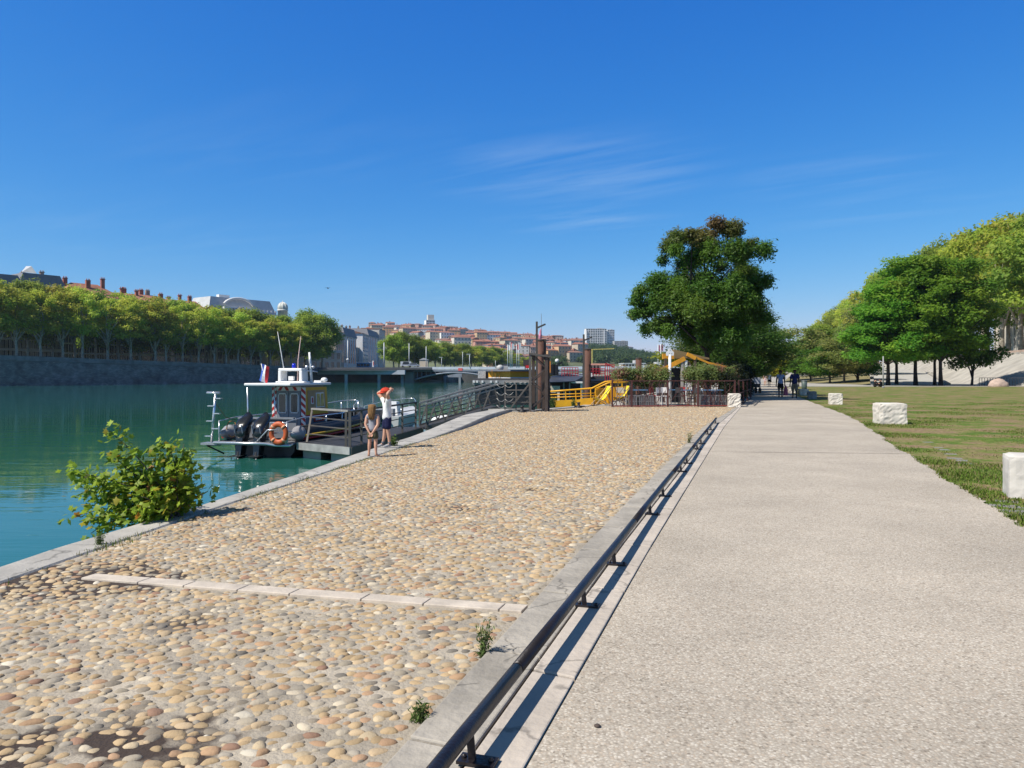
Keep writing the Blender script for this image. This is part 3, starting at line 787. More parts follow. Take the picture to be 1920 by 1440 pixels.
SK = mat('skin_fair', (.55, .30, .20), rough=.55, var=.06, scale=20)
SKD = mat('skin_dark', (.06, .034, .024), rough=.5, var=.05, scale=20)
def cloth(n, c): return mat(n, c, rough=.9, var=.14, scale=9, bump=.35, bscale=14, spec=.15)
# boy: turned to the left, looking down, hands behind the cap
person('boy in red cap and white shirt with both hands behind his head', (-2.76, 16.95, edge_z(17)+.002), 1.33, R(118), kid=True,
       pose=dict(shR=(.088, 0, .775), shL=(-.088, 0, .775), elR=(.20, .10, .905), elL=(-.20, .06, .90), wrR=(.075, -.055, .975), wrL=(-.075, -.055, .975), hdR=(.0, -.085, .965), hdL=(.0, -.085, .965),
                 head=(0, .025, .90), knR=(.05, .02, .285), knL=(-.05, .0, .285), anR=(.075, .05, .05), anL=(-.05, -.03, .05), toeR=(.10, .15, .022), toeL=(-.06, .08, .022)),
       skin_m=SK, shirt=cloth('white_cotton', (.72, .71, .69)), shorts=cloth('navy_cloth', (.018, .02, .06)), shoes=cloth('grey_sneaker', (.30, .30, .31)),
       socks=cloth('dark_sock', (.12, .12, .13)), hair=cloth('blond_hair', (.42, .27, .11)), cap=cloth('red_cap_cloth', (.50, .055, .03)), short_len=.95)
# girl: back to the camera, hands clasped behind
person('small barefoot girl with long fair hair and hands clasped behind her back', (-2.75, 15.15, cob_z(-2.75, 15.15)+.012), 1.08, R(-6), kid=True,
       pose=dict(elR=(.118, -.055, .59), elL=(-.118, -.055, .59), wrR=(.03, -.10, .445), wrL=(-.035, -.10, .45), hdR=(-.01, -.112, .40), hdL=(.012, -.112, .405), head=(-.004, .012, .905),
                 anR=(.065, -.005, .038), anL=(-.075, .02, .038), toeR=(.12, .06, .014), toeL=(-.11, .11, .014)),
       skin_m=SK, shirt=cloth('grey_tee', (.27, .27, .30)), shorts=cloth('olive_shorts', (.085, .08, .05)), hair=cloth('fair_hair', (.20, .115, .05)), hair_len=.245, short_len=.82)
# the two walkers on the path
p1 = G(1463.5, 745); p2 = G(1490, 746.5)
wk = person('man walking away in pale blue shirt and black shorts', p1, 1.80, R(-17), pose=dict(anR=(.05, .075, .05), anL=(-.05, -.085, .055), toeR=(.06, .18, .022), toeL=(-.06, .02, .02), knR=(.055, .06, .29), knL=(-.055, .0, .285), wrR=(.15, .07, .49)),
       skin_m=SKD, shirt=cloth('pale_blue_tee', (.30, .35, .50)), shorts=cloth('black_shorts', (.012, .012, .014)), shoes=cloth('black_shoe', (.02, .02, .02)), hair=cloth('black_hair', (.01, .009, .008)), short_len=.98, fingers=True, detail=True)
person('man walking away in navy shirt and knee length beige shorts', p2, 1.84, R(-15), pose=dict(anR=(.05, -.07, .055), anL=(-.05, .08, .05), toeR=(.06, .03, .02), toeL=(-.06, .18, .022), knR=(.055, .0, .285), knL=(-.055, .06, .29)),
       skin_m=SKD, shirt=cloth('navy_shirt', (.016, .022, .085)), shorts=cloth('beige_cloth', (.23, .18, .125)), shoes=cloth('black_shoe', (.02, .02, .02)), hair=cloth('black_hair', (.01, .009, .008)), short_len=1.25, sleeve=.9)
# the printed cloth between them
mb = MB(); hb = p1+Vector((.36, .05, .78))
prof = [(.03, .0), (.06, -.08), (.11, -.25), (.14, -.42), (.16, -.58), (.13, -.66)]
prev = None
for r, z in prof:
    ring = [hb+Vector((r*math.cos(a)*(1+.15*math.sin(3*a)), .55*r*math.sin(a), z)) for a in [2*math.pi*i/14 for i in range(14)]]
    if prev: mb.add(prev+ring, [(i, (i+1) % 14, 14+(i+1) % 14, 14+i) for i in range(14)], 0, True)
    prev = ring
mb.add(prev, [tuple(range(14))], 0)
bagroot = thing('carrier_bag', 'pink and white printed bag hanging from the hand of the man in pale blue', 'bag', hb)
mb.build('pouch', mat('pink_print', (.62, .12, .17), rough=.8, var=.75, scale=14), bagroot, world=True)
MB().tube([hb+Vector((-.03, 0, 0)), hb+Vector((-.09, .0, .10)), hb+Vector((-.12, 0, .08))], .012, 6).build('handle', mat('pink_print', (.6, .1, .16)), bagroot, world=True)
# seated pair under the trees, standing figure, far walkers
SEAT = dict(hipR=(.06, 0, .06), hipL=(-.06, 0, .06), knR=(.10, .20, .20), knL=(-.10, .20, .20), anR=(.06, .36, .04), anL=(-.06, .36, .04), toeR=(.07, .44, .02), toeL=(-.07, .44, .02),
            shR=(.10, .05, .36), shL=(-.10, .05, .36), elR=(.15, .14, .24), elL=(-.15, .14, .24), wrR=(.07, .26, .20), wrL=(-.07, .26, .20), head=(0, .10, .475))
dkc = cloth('black_top', (.014, .013, .013)); dkb = cloth('dark_brown_hair', (.02, .014, .01))
for (u, rz, lab) in ((1640, R(-80), 'person in black sitting on the lawn edge, hunched, nearer the wall ramp'), (1652.5, R(75), 'person in black sitting on the lawn beside a lamp pole, facing a friend')):
    g = G(u, 725.5)
    person(lab, g, 1.72, rz, pose=SEAT, skin_m=SK, shirt=dkc, shorts=dkc, shoes=dkc, hair=dkb, short_len=1.9, sleeve=1.0, fingers=False, detail=False)
g = G(1609.5, 719)
person('distant person in dark clothes standing at the foot of the grass bank', g, 1.72, R(60), skin_m=SK, shirt=dkc, shorts=cloth('black_shorts', (.012, .012, .014)), shoes=dkc, hair=dkb, short_len=1.9, fingers=False, detail=False)
g = G(1442, 725)
person('distant walker in a white shirt far down the path', g, 1.75, R(165), skin_m=SK, shirt=cloth('white_cotton', (.8, .8, .8)), shorts=cloth('black_shorts', (.01, .01, .01)), shoes=dkc, hair=dkb, fingers=False, detail=False)
g = G(1434.5, 723)
person('distant walker in pale pink clothes far down the path', g, 1.68, R(165), skin_m=SK, shirt=cloth('pale_pink', (.6, .42, .40)), shorts=cloth('pale_pink', (.6, .4, .4)), shoes=dkc, hair=dkb, fingers=False, detail=False)
# ------------------------------------------------------------------ low tube rail beside the path
steel = mat('dark_bronze_paint', (.022, .018, .020), rough=.38, metal=.35, var=.35, scale=7, bump=.15, bscale=60, spec=.6)
ra, rb = G(830, 1430, .135), G(1341, 786.5, .135)
rdir = (rb-ra).normalized()
def rail_at(Y, z=.135):
    t = (Y-ra.y)/(rb.y-ra.y); q = ra.lerp(rb, t); q.z = z; return q
root = thing('guard_rail', 'long low dark tube rail on short posts along the kerb', 'rail', rail_at(1.2, 0))
postY = [1.9, 2.96, 4.95, 6.03, 8.18, 9.39, 11.77, 12.86, 15.3, 16.5, 19.1, 20.6, 23.4]
brk = [.9, 3.55, 7.1, 10.6, 14.1, 17.8, 23.9]
for i in range(len(brk)-1):
    a, b = rail_at(brk[i]+.004), rail_at(brk[i+1]-.004)
    off = Vector((rdir.y, -rdir.x, 0))*(.006 if i % 2 else -.006)
    mid = a.lerp(b, .5)+off+Vector((0, 0, .006 if i % 2 else -.004))
    MB().tube([a, a.lerp(mid, .5)+off*.3, mid, mid.lerp(b, .5)+off*.3, b], .031, 16).build('rail_tube', steel, root, world=True)
nrm = Vector((rdir.y, -rdir.x, 0))
for Y in postY:
    q = rail_at(Y, 0); foot = q+nrm*.012; foot.z = .012
    po = MB().beam(foot, rail_at(Y, .12), .022, .03).build('post', steel, root, world=True)
    mb = MB(); rzp = math.atan2(nrm.y, nrm.x)
    mb.box(foot+nrm*.02+Vector((0, 0, .004)), (.15, .075, .012), rzp)
    pl = mb.build('base_plate', steel, po)
    pl.data.transform(Matrix.Translation(-root.location))
    for s in (-1, 1):
        c = foot+nrm*(.02+.055*s)-root.location
        MB().lathe([(.011, .004), (.011, .018), (.006, .024)], 6, c).build('bolt', steel, pl)

# ------------------------------------------------------------------ leaf helpers
def leaf_quads(P, N, size, asp=.5, r=None):
    """rhombic leaves at P facing N (arrays)"""
    r = r or rng
    n = len(P)
    N = N/np.maximum(np.linalg.norm(N, axis=1, keepdims=True), 1e-6)
    A = r.normal(size=(n, 3)); T = np.cross(N, A); T /= np.maximum(np.linalg.norm(T, axis=1, keepdims=True), 1e-6)
    B = np.cross(N, T); s = (size*r.uniform(.6, 1.35, n))[:, None]
    fold = N*s*.18
    V = np.stack([P-T*s, P-B*s*asp+fold, P+T*s, P+B*s*asp+fold], 1).reshape(-1, 3)
    Fq = np.arange(4*n).reshape(n, 4)
    return V, Fq
def crown(name, clumps, dens, leaf, m, r=None, squash=.8, asp=.55, shell=.55, droop=.0, jit=.16):
    """clumps: (x,y,z,radius,(r,g,b)); leaves scattered through each clump, more near its skin"""
    r = r or rng
    Ps, Ns, Cs = [], [], []
    for (x, y, z, R_, c) in clumps:
        n = max(8, int(dens*R_*R_))
        d = r.normal(size=(n, 3)); d /= np.linalg.norm(d, axis=1, keepdims=True)
        rad = R_*(shell+(1-shell)*r.random(n))*r.choice([1, 1, 1, .8, 1.12, .55], n)
        # lobes on each clump's own skin
        lob = 1+.22*np.sin(d[:, 0]*5+x*3)*np.sin(d[:, 1]*5+y*3)+.12*np.sin(d[:, 2]*9+z)
        p = d*(rad*lob)[:, None]; p[:, 2] *= squash
        p[:, 2] -= droop*np.hypot(p[:, 0], p[:, 1])
        Ps.append(p+np.array([x, y, z])); 
        nn = d*.5+r.normal(size=(n, 3))*.5+np.array([-.15, -.1, .75]); Ns.append(nn)
        cc = np.array(c)*r.uniform(1-jit, 1+jit, (n, 1))*np.stack([r.uniform(.88, 1.14, n), np.ones(n), r.uniform(.8, 1.2, n)], 1)
        Cs.append(cc)
    P, N, C = np.concatenate(Ps), np.concatenate(Ns), np.concatenate(Cs)
    V, Fq = leaf_quads(P, N, np.full(len(P), leaf), asp, r)
    return np_mesh(name, V, Fq, np.repeat(C, 4, 0), [m])
def limbs(mb, base, top, r0, r1, clumps, n_l, r=None, start=.45, kink=.25, sides=8, thin=.32):
    """tapered trunk with limbs into the clumps"""
    r = r or rnd
    base, top = Vector(base), Vector(top); pts = []; k = 6; rs = []
    for i in range(k+1):
        t = i/k
        pts.append(base.lerp(top, t)+Vector((r.uniform(-1, 1), r.uniform(-1, 1), 0))*kink*r0*2*t); rs.append(r0*(1.25 if i == 0 else 1)*(1-t)+r1*t)
    mb.tube(pts, rs, sides)
    cl = sorted(clumps, key=lambda c: r.random())[:n_l]
    for c in cl:
        t = r.uniform(start, .98); i = min(int(t*k), k-1); a = pts[i].lerp(pts[i+1], t*k-i); b = Vector(c[:3])
        m1 = a.lerp(b, .45)+Vector((r.uniform(-.1, .1), r.uniform(-.1, .1), .10))*(b-a).length
        rr = (r0*(1-t)+r1*t)*.6
        mb.tube([a, m1, b], [rr, rr*.6, rr*thin*.6], max(5, sides-2))
BARK = mat('grey_brown_bark', (.10, .085, .068), rough=.95, var=.35, scale=6, bump=.8, bscale=14)
PBARK = mat('plane_tree_bark', (.31, .275, .215), rough=.9, var=.42, scale=2.2, bump=.4, bscale=6)
DBARK = mat('dark_bark', (.035, .028, .024), rough=.95, var=.3, scale=8, bump=.8, bscale=16)
LEAF = attr_mat('broad_leaf', rough=.5, transl=.5, spec=.3)
LEAFV = attr_mat('street_tree_leaf', rough=.55, transl=.58, spec=.2, hue=.08)

# ------------------------------------------------------------------ bush on the quay coping
bush_c = Vector((-4.0, 8.75, edge_z(8.7)))
def bush():
    r = np.random.default_rng(21)
    root = thing('bush', 'leafy green plane sapling bush sprouting over the quay edge', 'bush', bush_c)
    Y = bush_c.y
    # shoot tips measured on the photo (pixels) and depth offset
    tips = [((205, 808), -.15), ((200, 850), -.1), ((225, 870), -.05), ((297, 830), .1), ((318, 838), .15), ((345, 832), .2), ((352, 850), .15), ((310, 860), 0), ((385, 915), .25),
            ((360, 900), .1), ((130, 890), -.2), ((150, 888), -.3), ((165, 905), -.1), ((135, 970), -.3), ((165, 975), -.35), ((170, 1000), -.35), ((160, 930), -.1), ((250, 880), .0), ((270, 890), -.2),
            ((285, 900), .2), ((235, 900), .25), ((330, 880), -.1), ((340, 925), .25), ((300, 930), -.3), ((250, 930), -.35), ((200, 930), -.25), ((215, 960), -.35), ((265, 955), -.4),
            ((310, 955), -.25), ((355, 935), .2), ((190, 985), -.35), ((235, 910), .4), ((180, 915), .2), ((300, 900), .45), ((240, 975), -.3), ((280, 975), -.2), ((150, 915), .1), ((345, 870), .3), ((365, 925), .0)]
    st = MB(); P = []; N = []; Cc = []; S = []
    for (u, v), dy in tips:
        tip = W(u, v, Y+dy)-bush_c
        base = Vector((r.uniform(-.12, .22), r.uniform(-.12, .16), 0)); L = (tip-base).length
        mid = base.lerp(tip, .5)+Vector((r.uniform(-.06, .06), r.uniform(-.06, .06), .10*L))
        pts = [base, base.lerp(mid, .5)+Vector((0, 0, .04)), mid, mid.lerp(tip, .5)+Vector((0, 0, .02)), tip]
        st.tube(pts, [.010, .009, .007, .005, .003], 5)
        for _ in range(int(30+L*52)):
            t = r.uniform(.12, 1.03)**.85; q = pts[0].lerp(pts[2], min(t*2, 1)) if t < .5 else pts[2].lerp(pts[4], (t-.5)*2)
            sp = .085*(1.25-t*.6)
            P.append(np.array(q)+r.normal(size=3)*sp); N.append(r.normal(size=3)*.6+np.array([-.35, -.35, .8])); S.append(r.uniform(.032, .066))
            g = r.random()
            c = np.array((.30, .40, .04)) if g < .55 else (np.array((.19, .29, .032)) if g < .88 else np.array((.36, .31, .04)))
            if g > .985: c = np.array((.34, .15, .02))
            Cc.append(c*r.uniform(.75, 1.25))
    P, N, S, Cc = np.array(P), np.array(N), np.array(S), np.array(Cc)
    # lobed leaves: fan of five points
    n = len(P); N /= np.linalg.norm(N, axis=1, keepdims=True)
    T = np.cross(N, r.normal(size=(n, 3))); T /= np.linalg.norm(T, axis=1, keepdims=True); B = np.cross(N, T)
    ang = np.array([-180, -120, -75, -45, -18, 0, 18, 45, 75, 120])*np.pi/180
    rad = np.array([.35, .75, .55, .98, .62, 1.15, .62, .98, .55, .75])
    V = np.concatenate([P[:, None]+N[:, None]*S[:, None, None]*.12]+[ (P+T*(S*rad[k]*np.cos(ang[k]))[:, None]+B*(S*rad[k]*np.sin(ang[k]))[:, None])[:, None] for k in range(10)], 1)
    f = [(0, 1+k, 1+(k+1) % 10) for k in range(10)]
    FF = (np.array(f)[None]+(np.arange(n)*11)[:, None, None]).reshape(-1, 3)
    link('foliage', np_mesh('foliage', V.reshape(-1, 3), FF, np.repeat(Cc, 11, 0), [LEAF]), root)
    st.build('stem', BARK, root)
bush()

# ------------------------------------------------------------------ weeds and grass
GRASS = attr_mat('grass_blade', rough=.8, transl=.3, spec=.05)
def blades(P, h, w, lean, C, r):
    n = len(P); a = r.uniform(0, 2*np.pi, n)
    d = np.stack([np.cos(a), np.sin(a), np.zeros(n)], 1); s = np.stack([-np.sin(a), np.cos(a), np.zeros(n)], 1)
    hh = (h*r.uniform(.5, 1.3, n))[:, None]; ln = (lean*r.uniform(.2, 1, n))[:, None]
    b0, b1 = P-s*w, P+s*w
    m0, m1 = P-s*w*.7+d*hh*ln*.4+np.array([0, 0, 1])*hh*.6, P+s*w*.7+d*hh*ln*.4+np.array([0, 0, 1])*hh*.6
    t = P+d*hh*ln+np.array([0, 0, 1])*hh
    V = np.stack([b0, b1, m1, m0, t], 1).reshape(-1, 3)
    o = np.arange(n)[:, None]*5
    Ft = np.concatenate([np.array([[0, 1, 2]])+o, np.array([[0, 2, 3]])+o, np.array([[3, 2, 4]])+o])
    return V, Ft, np.repeat(C, 5, 0)
GC = np.array([(.11, .18, .025), (.14, .20, .035), (.20, .19, .065), (.09, .14, .022), (.27, .22, .11)])
def coping_grass():
    r = np.random.default_rng(9); P = []; Hh = []
    for Y in np.arange(3.5, 22, .012):
        x = interp(IE, Y)
        dn = .5+.5*math.sin(Y*1.9)+.5*math.sin(Y*4.3+1)
        if r.random() < max(.05, dn*.62)*(1.0 if Y < 15 else .8):
            for _ in range(3):
                xx = x+abs(r.normal(0, .10)) -.05
                P.append((xx, Y+r.uniform(-.02, .02), cob_z(xx, Y)-.003))
    P = np.array(P); C = GC[r.choice(5, len(P), p=[.17, .2, .25, .08, .30])]*r.uniform(.7, 1.2, (len(P), 1))
    V, Fq, Cc = blades(P, np.full(len(P), .045), .004, np.full(len(P), .9), C, r)
    tag(link('coping_grass', np_mesh('coping_grass', V, Fq, Cc, [GRASS])), 'low grass growing in the joint behind the quay coping', None, kind='stuff')
coping_grass()
def weed(loc, h, n, label, seed, leafy=False):
    r = np.random.default_rng(seed); rr = random.Random(seed)
    root = thing('weed', label, 'weed', loc)
    st = MB(); P = []; N = []; S = []
    for i in range(n):
        a = rr.uniform(0, 6.28); L = h*rr.uniform(.5, 1.0); s = rr.uniform(.1, .38)
        tip = Vector((math.cos(a)*s*L, math.sin(a)*s*L, L))
        pts = [Vector((rr.uniform(-.02, .02), rr.uniform(-.02, .02), 0)), tip*.5+Vector((0, 0, L*.06)), tip]
        st.tube(pts, [.003, .0025, .0015], 5)
        for k in range(int(26 if not leafy else 34)):
            t = rr.uniform(.1, 1); P.append(np.array(pts[0].lerp(tip, t))+r.normal(size=3)*(.014 if not leafy else .05)); N.append(r.normal(size=3)+np.array([0, 0, .3])); S.append(.016 if not leafy else .028)
    P = np.array(P); V, Fq = leaf_quads(P, np.array(N), np.array(S), .22 if not leafy else .5, r)
    C = np.array((.10, .15, .045))*r.uniform(.7, 1.3, (len(P), 1))
    link('foliage', np_mesh('foliage', V, Fq, np.repeat(C, 4, 0), [GRASS]), root)
    st.build('stem', mat('weed_stem', (.13, .15, .06), rough=.8), root)
def on_cob(u, v):
    g = G(u, v, -.06)
    g = G(u, v, cob_z(g.x, g.y)); g.z = cob_z(g.x, g.y); return g
weed(on_cob(905, 1232), .21, 9, 'tall thin weed growing between cobbles beside the kerb', 1)
weed(on_cob(788, 1356), .09, 8, 'short tuft of weed against the kerb beside the tube rail', 2)
weed(on_cob(1292, 833), .30, 10, 'yellow green weed clump by the kerb near the far end of the rail', 3)
weed(on_cob(187, 1023), .13, 9, 'small weed in the joint below the plane sapling bush', 4)
weed(on_cob(737, 837), .16, 9, 'dark leafy weed at the feet of the boy on the quay', 5, True)
weed(G(1037, 765), .5, 16, 'leafy weed clump at the foot of the lattice tower', 6, True)
weed(G(1075, 762), .35, 12, 'low leafy weed growing beside the yellow gangway', 7, True)
# soil patch by the coping
mb = MB(); rs = random.Random(4)
c = on_cob(118, 1083)
# leaves of grass on the lawn
def lawn_grass():
    r = np.random.default_rng(31); n = 120000
    Yv = 5+(r.random(n)**1.6)*38
    xr = np.array([interp(PR_rag, y) for y in Yv]); X = xr-.04+(r.random(n)**1.25)*np.minimum(.72*Yv+2-xr, 30)
    k = X > xr-.05; X, Yv = X[k], Yv[k]
    # patchy: bare soil in broad islands
    def fld(x, y): return np.sin(x*1.1+np.sin(y*.9)*1.6)+np.sin(y*1.35+np.sin(x*.7)*1.9)+.6*np.sin(x*2.9+y*2.3)
    f = fld(X, Yv); xr = np.array([interp(PR_rag, y) for y in Yv]); near = np.exp(-((X-xr)/.7)**2)
    k = (f+near*.55+r.normal(0, .5, len(X))) > .55; X, Yv, f = X[k], Yv[k], f[k]
    P = np.stack([X, Yv, np.full(len(X), -.014)], 1)
    gi = r.choice(5, len(P), p=[.34, .26, .16, .14, .10])
    C = GC[gi]*r.uniform(.7, 1.2, (len(P), 1))
    hgt = np.where(f > .9, .045, .028)+.012*np.exp(-((X-np.array([interp(PR_rag, y) for y in Yv]))/.5)**2)
    V, Fq, Cc = blades(P, hgt, .0055+.0004*0, np.full(len(P), 1.2), C, r)
    tag(link('lawn_grass', np_mesh('lawn_grass', V, Fq, Cc, [GRASS])), 'patchy green and dry grass of the lawn', None, kind='stuff')
lawn_grass()
# flat setts showing in the lawn
sm_ = mat('worn_sett', (.20, .195, .175), rough=.9, var=.2, scale=5, bump=.4)
mb = MB(); rs = random.Random(8)
for (u, v) in ((1862, 945), (1880, 955), (1900, 948), (1905, 962), (1888, 938), (1870, 962), (1790, 858), (1803, 862), (1782, 850), (1770, 842), (1812, 868), (1760, 838), (1740, 828), (1918, 957)):
    g = G(u, v); a = rs.uniform(-.3, .3)-.3
    mb.box((g.x, g.y, -.02), (rs.uniform(.16, .26), rs.uniform(.14, .24), .02), a)
tag(mb.build('sunken_setts', sm_, bevel=.012), kind='structure')
tag(None or MB().lathe([(.012, 0), (.016, .006), (.008, .012)], 7, G(1120, 1363)+Vector((0, 0, 0))).build('pebble', mat('dark_pebble', (.07, .05, .04), rough=.8)), 'single small dark pebble lying on the pale path', 'stone')

# ------------------------------------------------------------------ white stone blocks
wst = mat('white_limestone', (.60, .555, .48), rough=.9, var=.24, scale=3, bump=.5, bscale=9)
wstd = mat('shaded_limestone', (.27, .26, .24), rough=.9, var=.3, scale=3, bump=.6, bscale=9)  # white limestone with the shade of tree and hedge put into its colour
def stone_block(label, p, dims, rz, m, seed, rough=.03):
    r = random.Random(seed); bm_ = MB(); nx = 9
    faces = {}
    vs = {}; V = []; Fc = []
    def vid(i, j, k):
        key = (i, j, k)
        if key not in vs:
            q = Vector(((i/nx-.5)*dims[0], (j/nx-.5)*dims[1], k/nx*dims[2]))
            e = sum(1 for t in (i, j) if t in (0, nx))+(1 if k == nx else 0)
            rr = Random3(q*3.1+Vector((seed, seed*2, 0)))
            amp = rough*(1.0 if not (k == nx) else .25)
            if e >= 2: q = q*Vector((.975, .975, 1)) if False else Vector((q.x*.975, q.y*.975, q.z-(.02 if k == nx else 0)))
            q += Vector((r.uniform(-1, 1)*amp, r.uniform(-1, 1)*amp, r.uniform(-1, 1)*amp*.5 if k else 0))
            vs[key] = len(V); V.append(q)
        return vs[key]
    def Random3(q): return 0
    n = nx
    for i in range(n):
        for j in range(n):
            Fc.append((vid(i, j, n), vid(i+1, j, n), vid(i+1, j+1, n), vid(i, j+1, n)))
            Fc.append((vid(i, 0, j), vid(i+1, 0, j), vid(i+1, 0, j+1), vid(i, 0, j+1)))
            Fc.append((vid(i+1, n, j), vid(i, n, j), vid(i, n, j+1), vid(i+1, n, j+1)))
            Fc.append((vid(0, i+1, j), vid(0, i, j), vid(0, i, j+1), vid(0, i+1, j+1)))
            Fc.append((vid(n, i, j), vid(n, i+1, j), vid(n, i+1, j+1), vid(n, i, j+1)))
    bm_.add(V, Fc, 0, False)
    o = bm_.build('stone_block', m, loc=p); o.rotation_euler.z = rz
    return tag(o, label, 'stone block', 'stone blocks bordering the lawn')
def blk(u0, u1, vb, vt, label, m, seed, rz=-.3, depth=1.0, rough=.03):
    g = G((u0+u1)/2, vb); wd = (u1-u0)/F0*g.y; h = (vb-vt)/F0*g.y
    d = wd*depth
    g = g+Vector((0, d*.45, -.01)); stone_block(label, g, (wd*.76, d*.85, h+.02), rz, m, seed, rough)
stone_block('smooth white stone block cut off by the edge of the view', G(1957, 938)+Vector((.12, .33, -.01)), (.62, .55, .52), R(-25), mat('smooth_limestone', (.60, .565, .505), rough=.85, var=.2, scale=2.5, bump=.25, bscale=12), 1, .003)
blk(1648, 1712, 795, 757, 'rough hewn white stone block alone in the grass beside a brown bare patch', wst, 2, R(-8), .85, .011)
blk(1556, 1586, 758, 738, 'white stone block at the end of the tree shadow line', wst, 3, R(-14), .85, .014)
blk(1516, 1535, 748, 734, 'white stone block toned grey for the tree shade it stands in', wstd, 4, R(-10), .9, .024)
blk(1499, 1521, 741, 729.5, 'pale block behind the grey shaded one, below the bin', wst, 5, R(-10), .9, .02)
blk(1478, 1498, 737, 727, 'small white block half hidden behind the man in navy', wst, 6, R(-10), .8, .02)
blk(1365, 1395, 763, 738.5, 'white stone block against the end of the terrace fence', wst, 7, R(-12), .9, .022)
blk(1402, 1416, 743, 729, 'pale stone block toned grey for the shade of the dark hedge beside the path', wstd, 8, R(-10), .9, .02)
# waste bin
g = G(1508, 731); root = thing('waste_bin', 'grey green cylindrical litter bin on the lawn beside the stone blocks', 'bin', g)
MB().lathe([(.22, 0), (.25, .3), (.27, .85), (.24, .87), (.24, .6)], 16).build('bin_body', mat('bin_green', (.08, .11, .10), rough=.5, var=.1), root)
MB().lathe([(.285, .84), (.285, .9), (.26, .91)], 16).build('rim', mat('bin_rim', (.2, .22, .22), rough=.4, var=.1), root)
# boulder and pole
g = G(1872, 724.6); mb = MB(); mb.ball((0, 0, .12), (1.15, .8, .85), 14, 8, z0=-.3)
r = random.Random(5); mb.v = [(x*r.uniform(.85, 1.15), y*r.uniform(.85, 1.15), z*r.uniform(.9, 1.1)) for x, y, z in mb.v]
tag(mb.build('boulder', mat('pinkish_rock', (.42, .32, .26), rough=.9, var=.2, scale=2, bump=.5, bscale=5), loc=g), 'large rounded pinkish boulder in front of the park railing', 'boulder')
alu = mat('brushed_alu', (.36, .37, .38), rough=.42, metal=.55, var=.12, scale=5)
alud = mat('grey_marine_paint', (.17, .18, .20), rough=.5, var=.1, scale=3)
chrome = mat('polished_tube', (.62, .63, .65), rough=.25, metal=.7, var=.05)
blackp = mat('black_gloss', (.012, .013, .016), rough=.22, var=.1, spec=.7)
blackr = mat('black_rubber', (.016, .016, .018), rough=.6, var=.2, scale=4)
whitep = mat('white_gelcoat', (.74, .74, .72), rough=.35, var=.05, scale=3)
yel = mat('yellow_panel', (.62, .34, .02), rough=.45, var=.1, scale=3)
redp = mat('red_marking', (.42, .015, .012), rough=.5, var=.08)
whm = mat('white_marking', (.72, .70, .68), rough=.5, var=.05)
# ------------------------------------------------------------------ rescue boat (local x starboard, y forward, z above the water)
RB = Vector((XU(496, 26.9), 26.9, WZ)); RBZ = R(-12)
rb_ = thing('rescue_boat', 'grey rescue boat with red and white striped cabin and two black outboards', 'boat', RB, RBZ)
# hull: loft of stations
mb = MB(); st = []
def station(y, hb, keel, ch, top):
    return [(-hb, y, top), (-hb*.96, y, ch+.12), (-hb*.80, y, ch-.12), (-hb*.3, y, keel+.1), (0, y, keel), (hb*.3, y, keel+.1), (hb*.80, y, ch-.12), (hb*.96, y, ch+.12), (hb, y, top)]
S_ = [station(0, 1.18, -.35, .05, .56), station(2, 1.2, -.38, .05, .6), station(4.5, 1.16, -.35, .1, .68), station(6.3, .85, -.2, .22, .8), station(7.6, .36, .15, .45, .95), station(8.2, .05, .6, .8, 1.02)]
n = 9
vs = [p for s in S_ for p in s]
fs = [(r*n+i, r*n+i+1, (r+1)*n+i+1, (r+1)*n+i) for r in range(len(S_)-1) for i in range(n-1)]
fs += [tuple(range(n-1, -1, -1))]+[(r*n, (r+1)*n, (r+1)*n+n-1, r*n+n-1) for r in range(len(S_)-1)]
mb.add(vs, fs, 0, False); hull = mb.build('hull', mat('dark_hull', (.035, .038, .045), rough=.4, var=.2), rb_)
def gun(s):          # collar line
    return [(s*1.33, -.10, .80), (s*1.36, 1.5, .80), (s*1.36, 3.2, .83), (s*1.28, 4.9, .90), (s*.98, 6.4, .98), (s*.45, 7.7, 1.06), (s*.0, 8.3, 1.10)]
for s in (-1, 1):
    col = MB().tube(gun(s), .27, 14).build('collar', blackr, rb_)
    MB().lathe([(.28, .02), (.275, -.02), (.20, -.20), (.12, -.40), (.05, -.55)], 14, (s*1.33, -.06, .80), axis='Y').build('collar_cone', mat('cone_metal', (.36, .35, .36), rough=.5, metal=.3, var=.25, scale=5), col)
    out = [Vector(p)+Vector((s*.262 if p[0] else 0, .0, -.05)) for p in gun(s)]
    MB().tube(out[:-1], .045, 6).build('collar_stripe', mat('yellow_stripe', (.70, .42, .03), rough=.5, var=.08), col)
    out = [Vector(p)+Vector((s*.235 if p[0] else 0, .0, -.16)) for p in gun(s)]
    MB().tube(out[:-1], .05, 6).build('collar_stripe', redp, col)
# deck plate and stern platform
mb = MB(); mb.prism([(-1.15, -.02), (1.15, -.02), (1.15, 4.6), (.7, 6.5), (0, 7.8), (-.7, 6.5), (-1.15, 4.6)], .56, .62); mb.build('deck', mat('deck_grey', (.16, .16, .165), rough=.8), rb_)
mb = MB(); mb.prism([(-1.32, -.95), (.55, -.95), (.85, -.72), (1.3, -.72), (1.3, -.05), (-1.32, -.05)], .46, .54)
mb.build('stern_platform', alu, rb_)
mb = MB(); mb.tube([(-1.34, -.05, .52), (-1.34, -.97, .52), (.55, -.97, .52), (.85, -.74, .44), (1.34, -.74, .44), (1.34, -.05, .52)], .045, 8); mb.build('platform_edge', chrome, rb_)
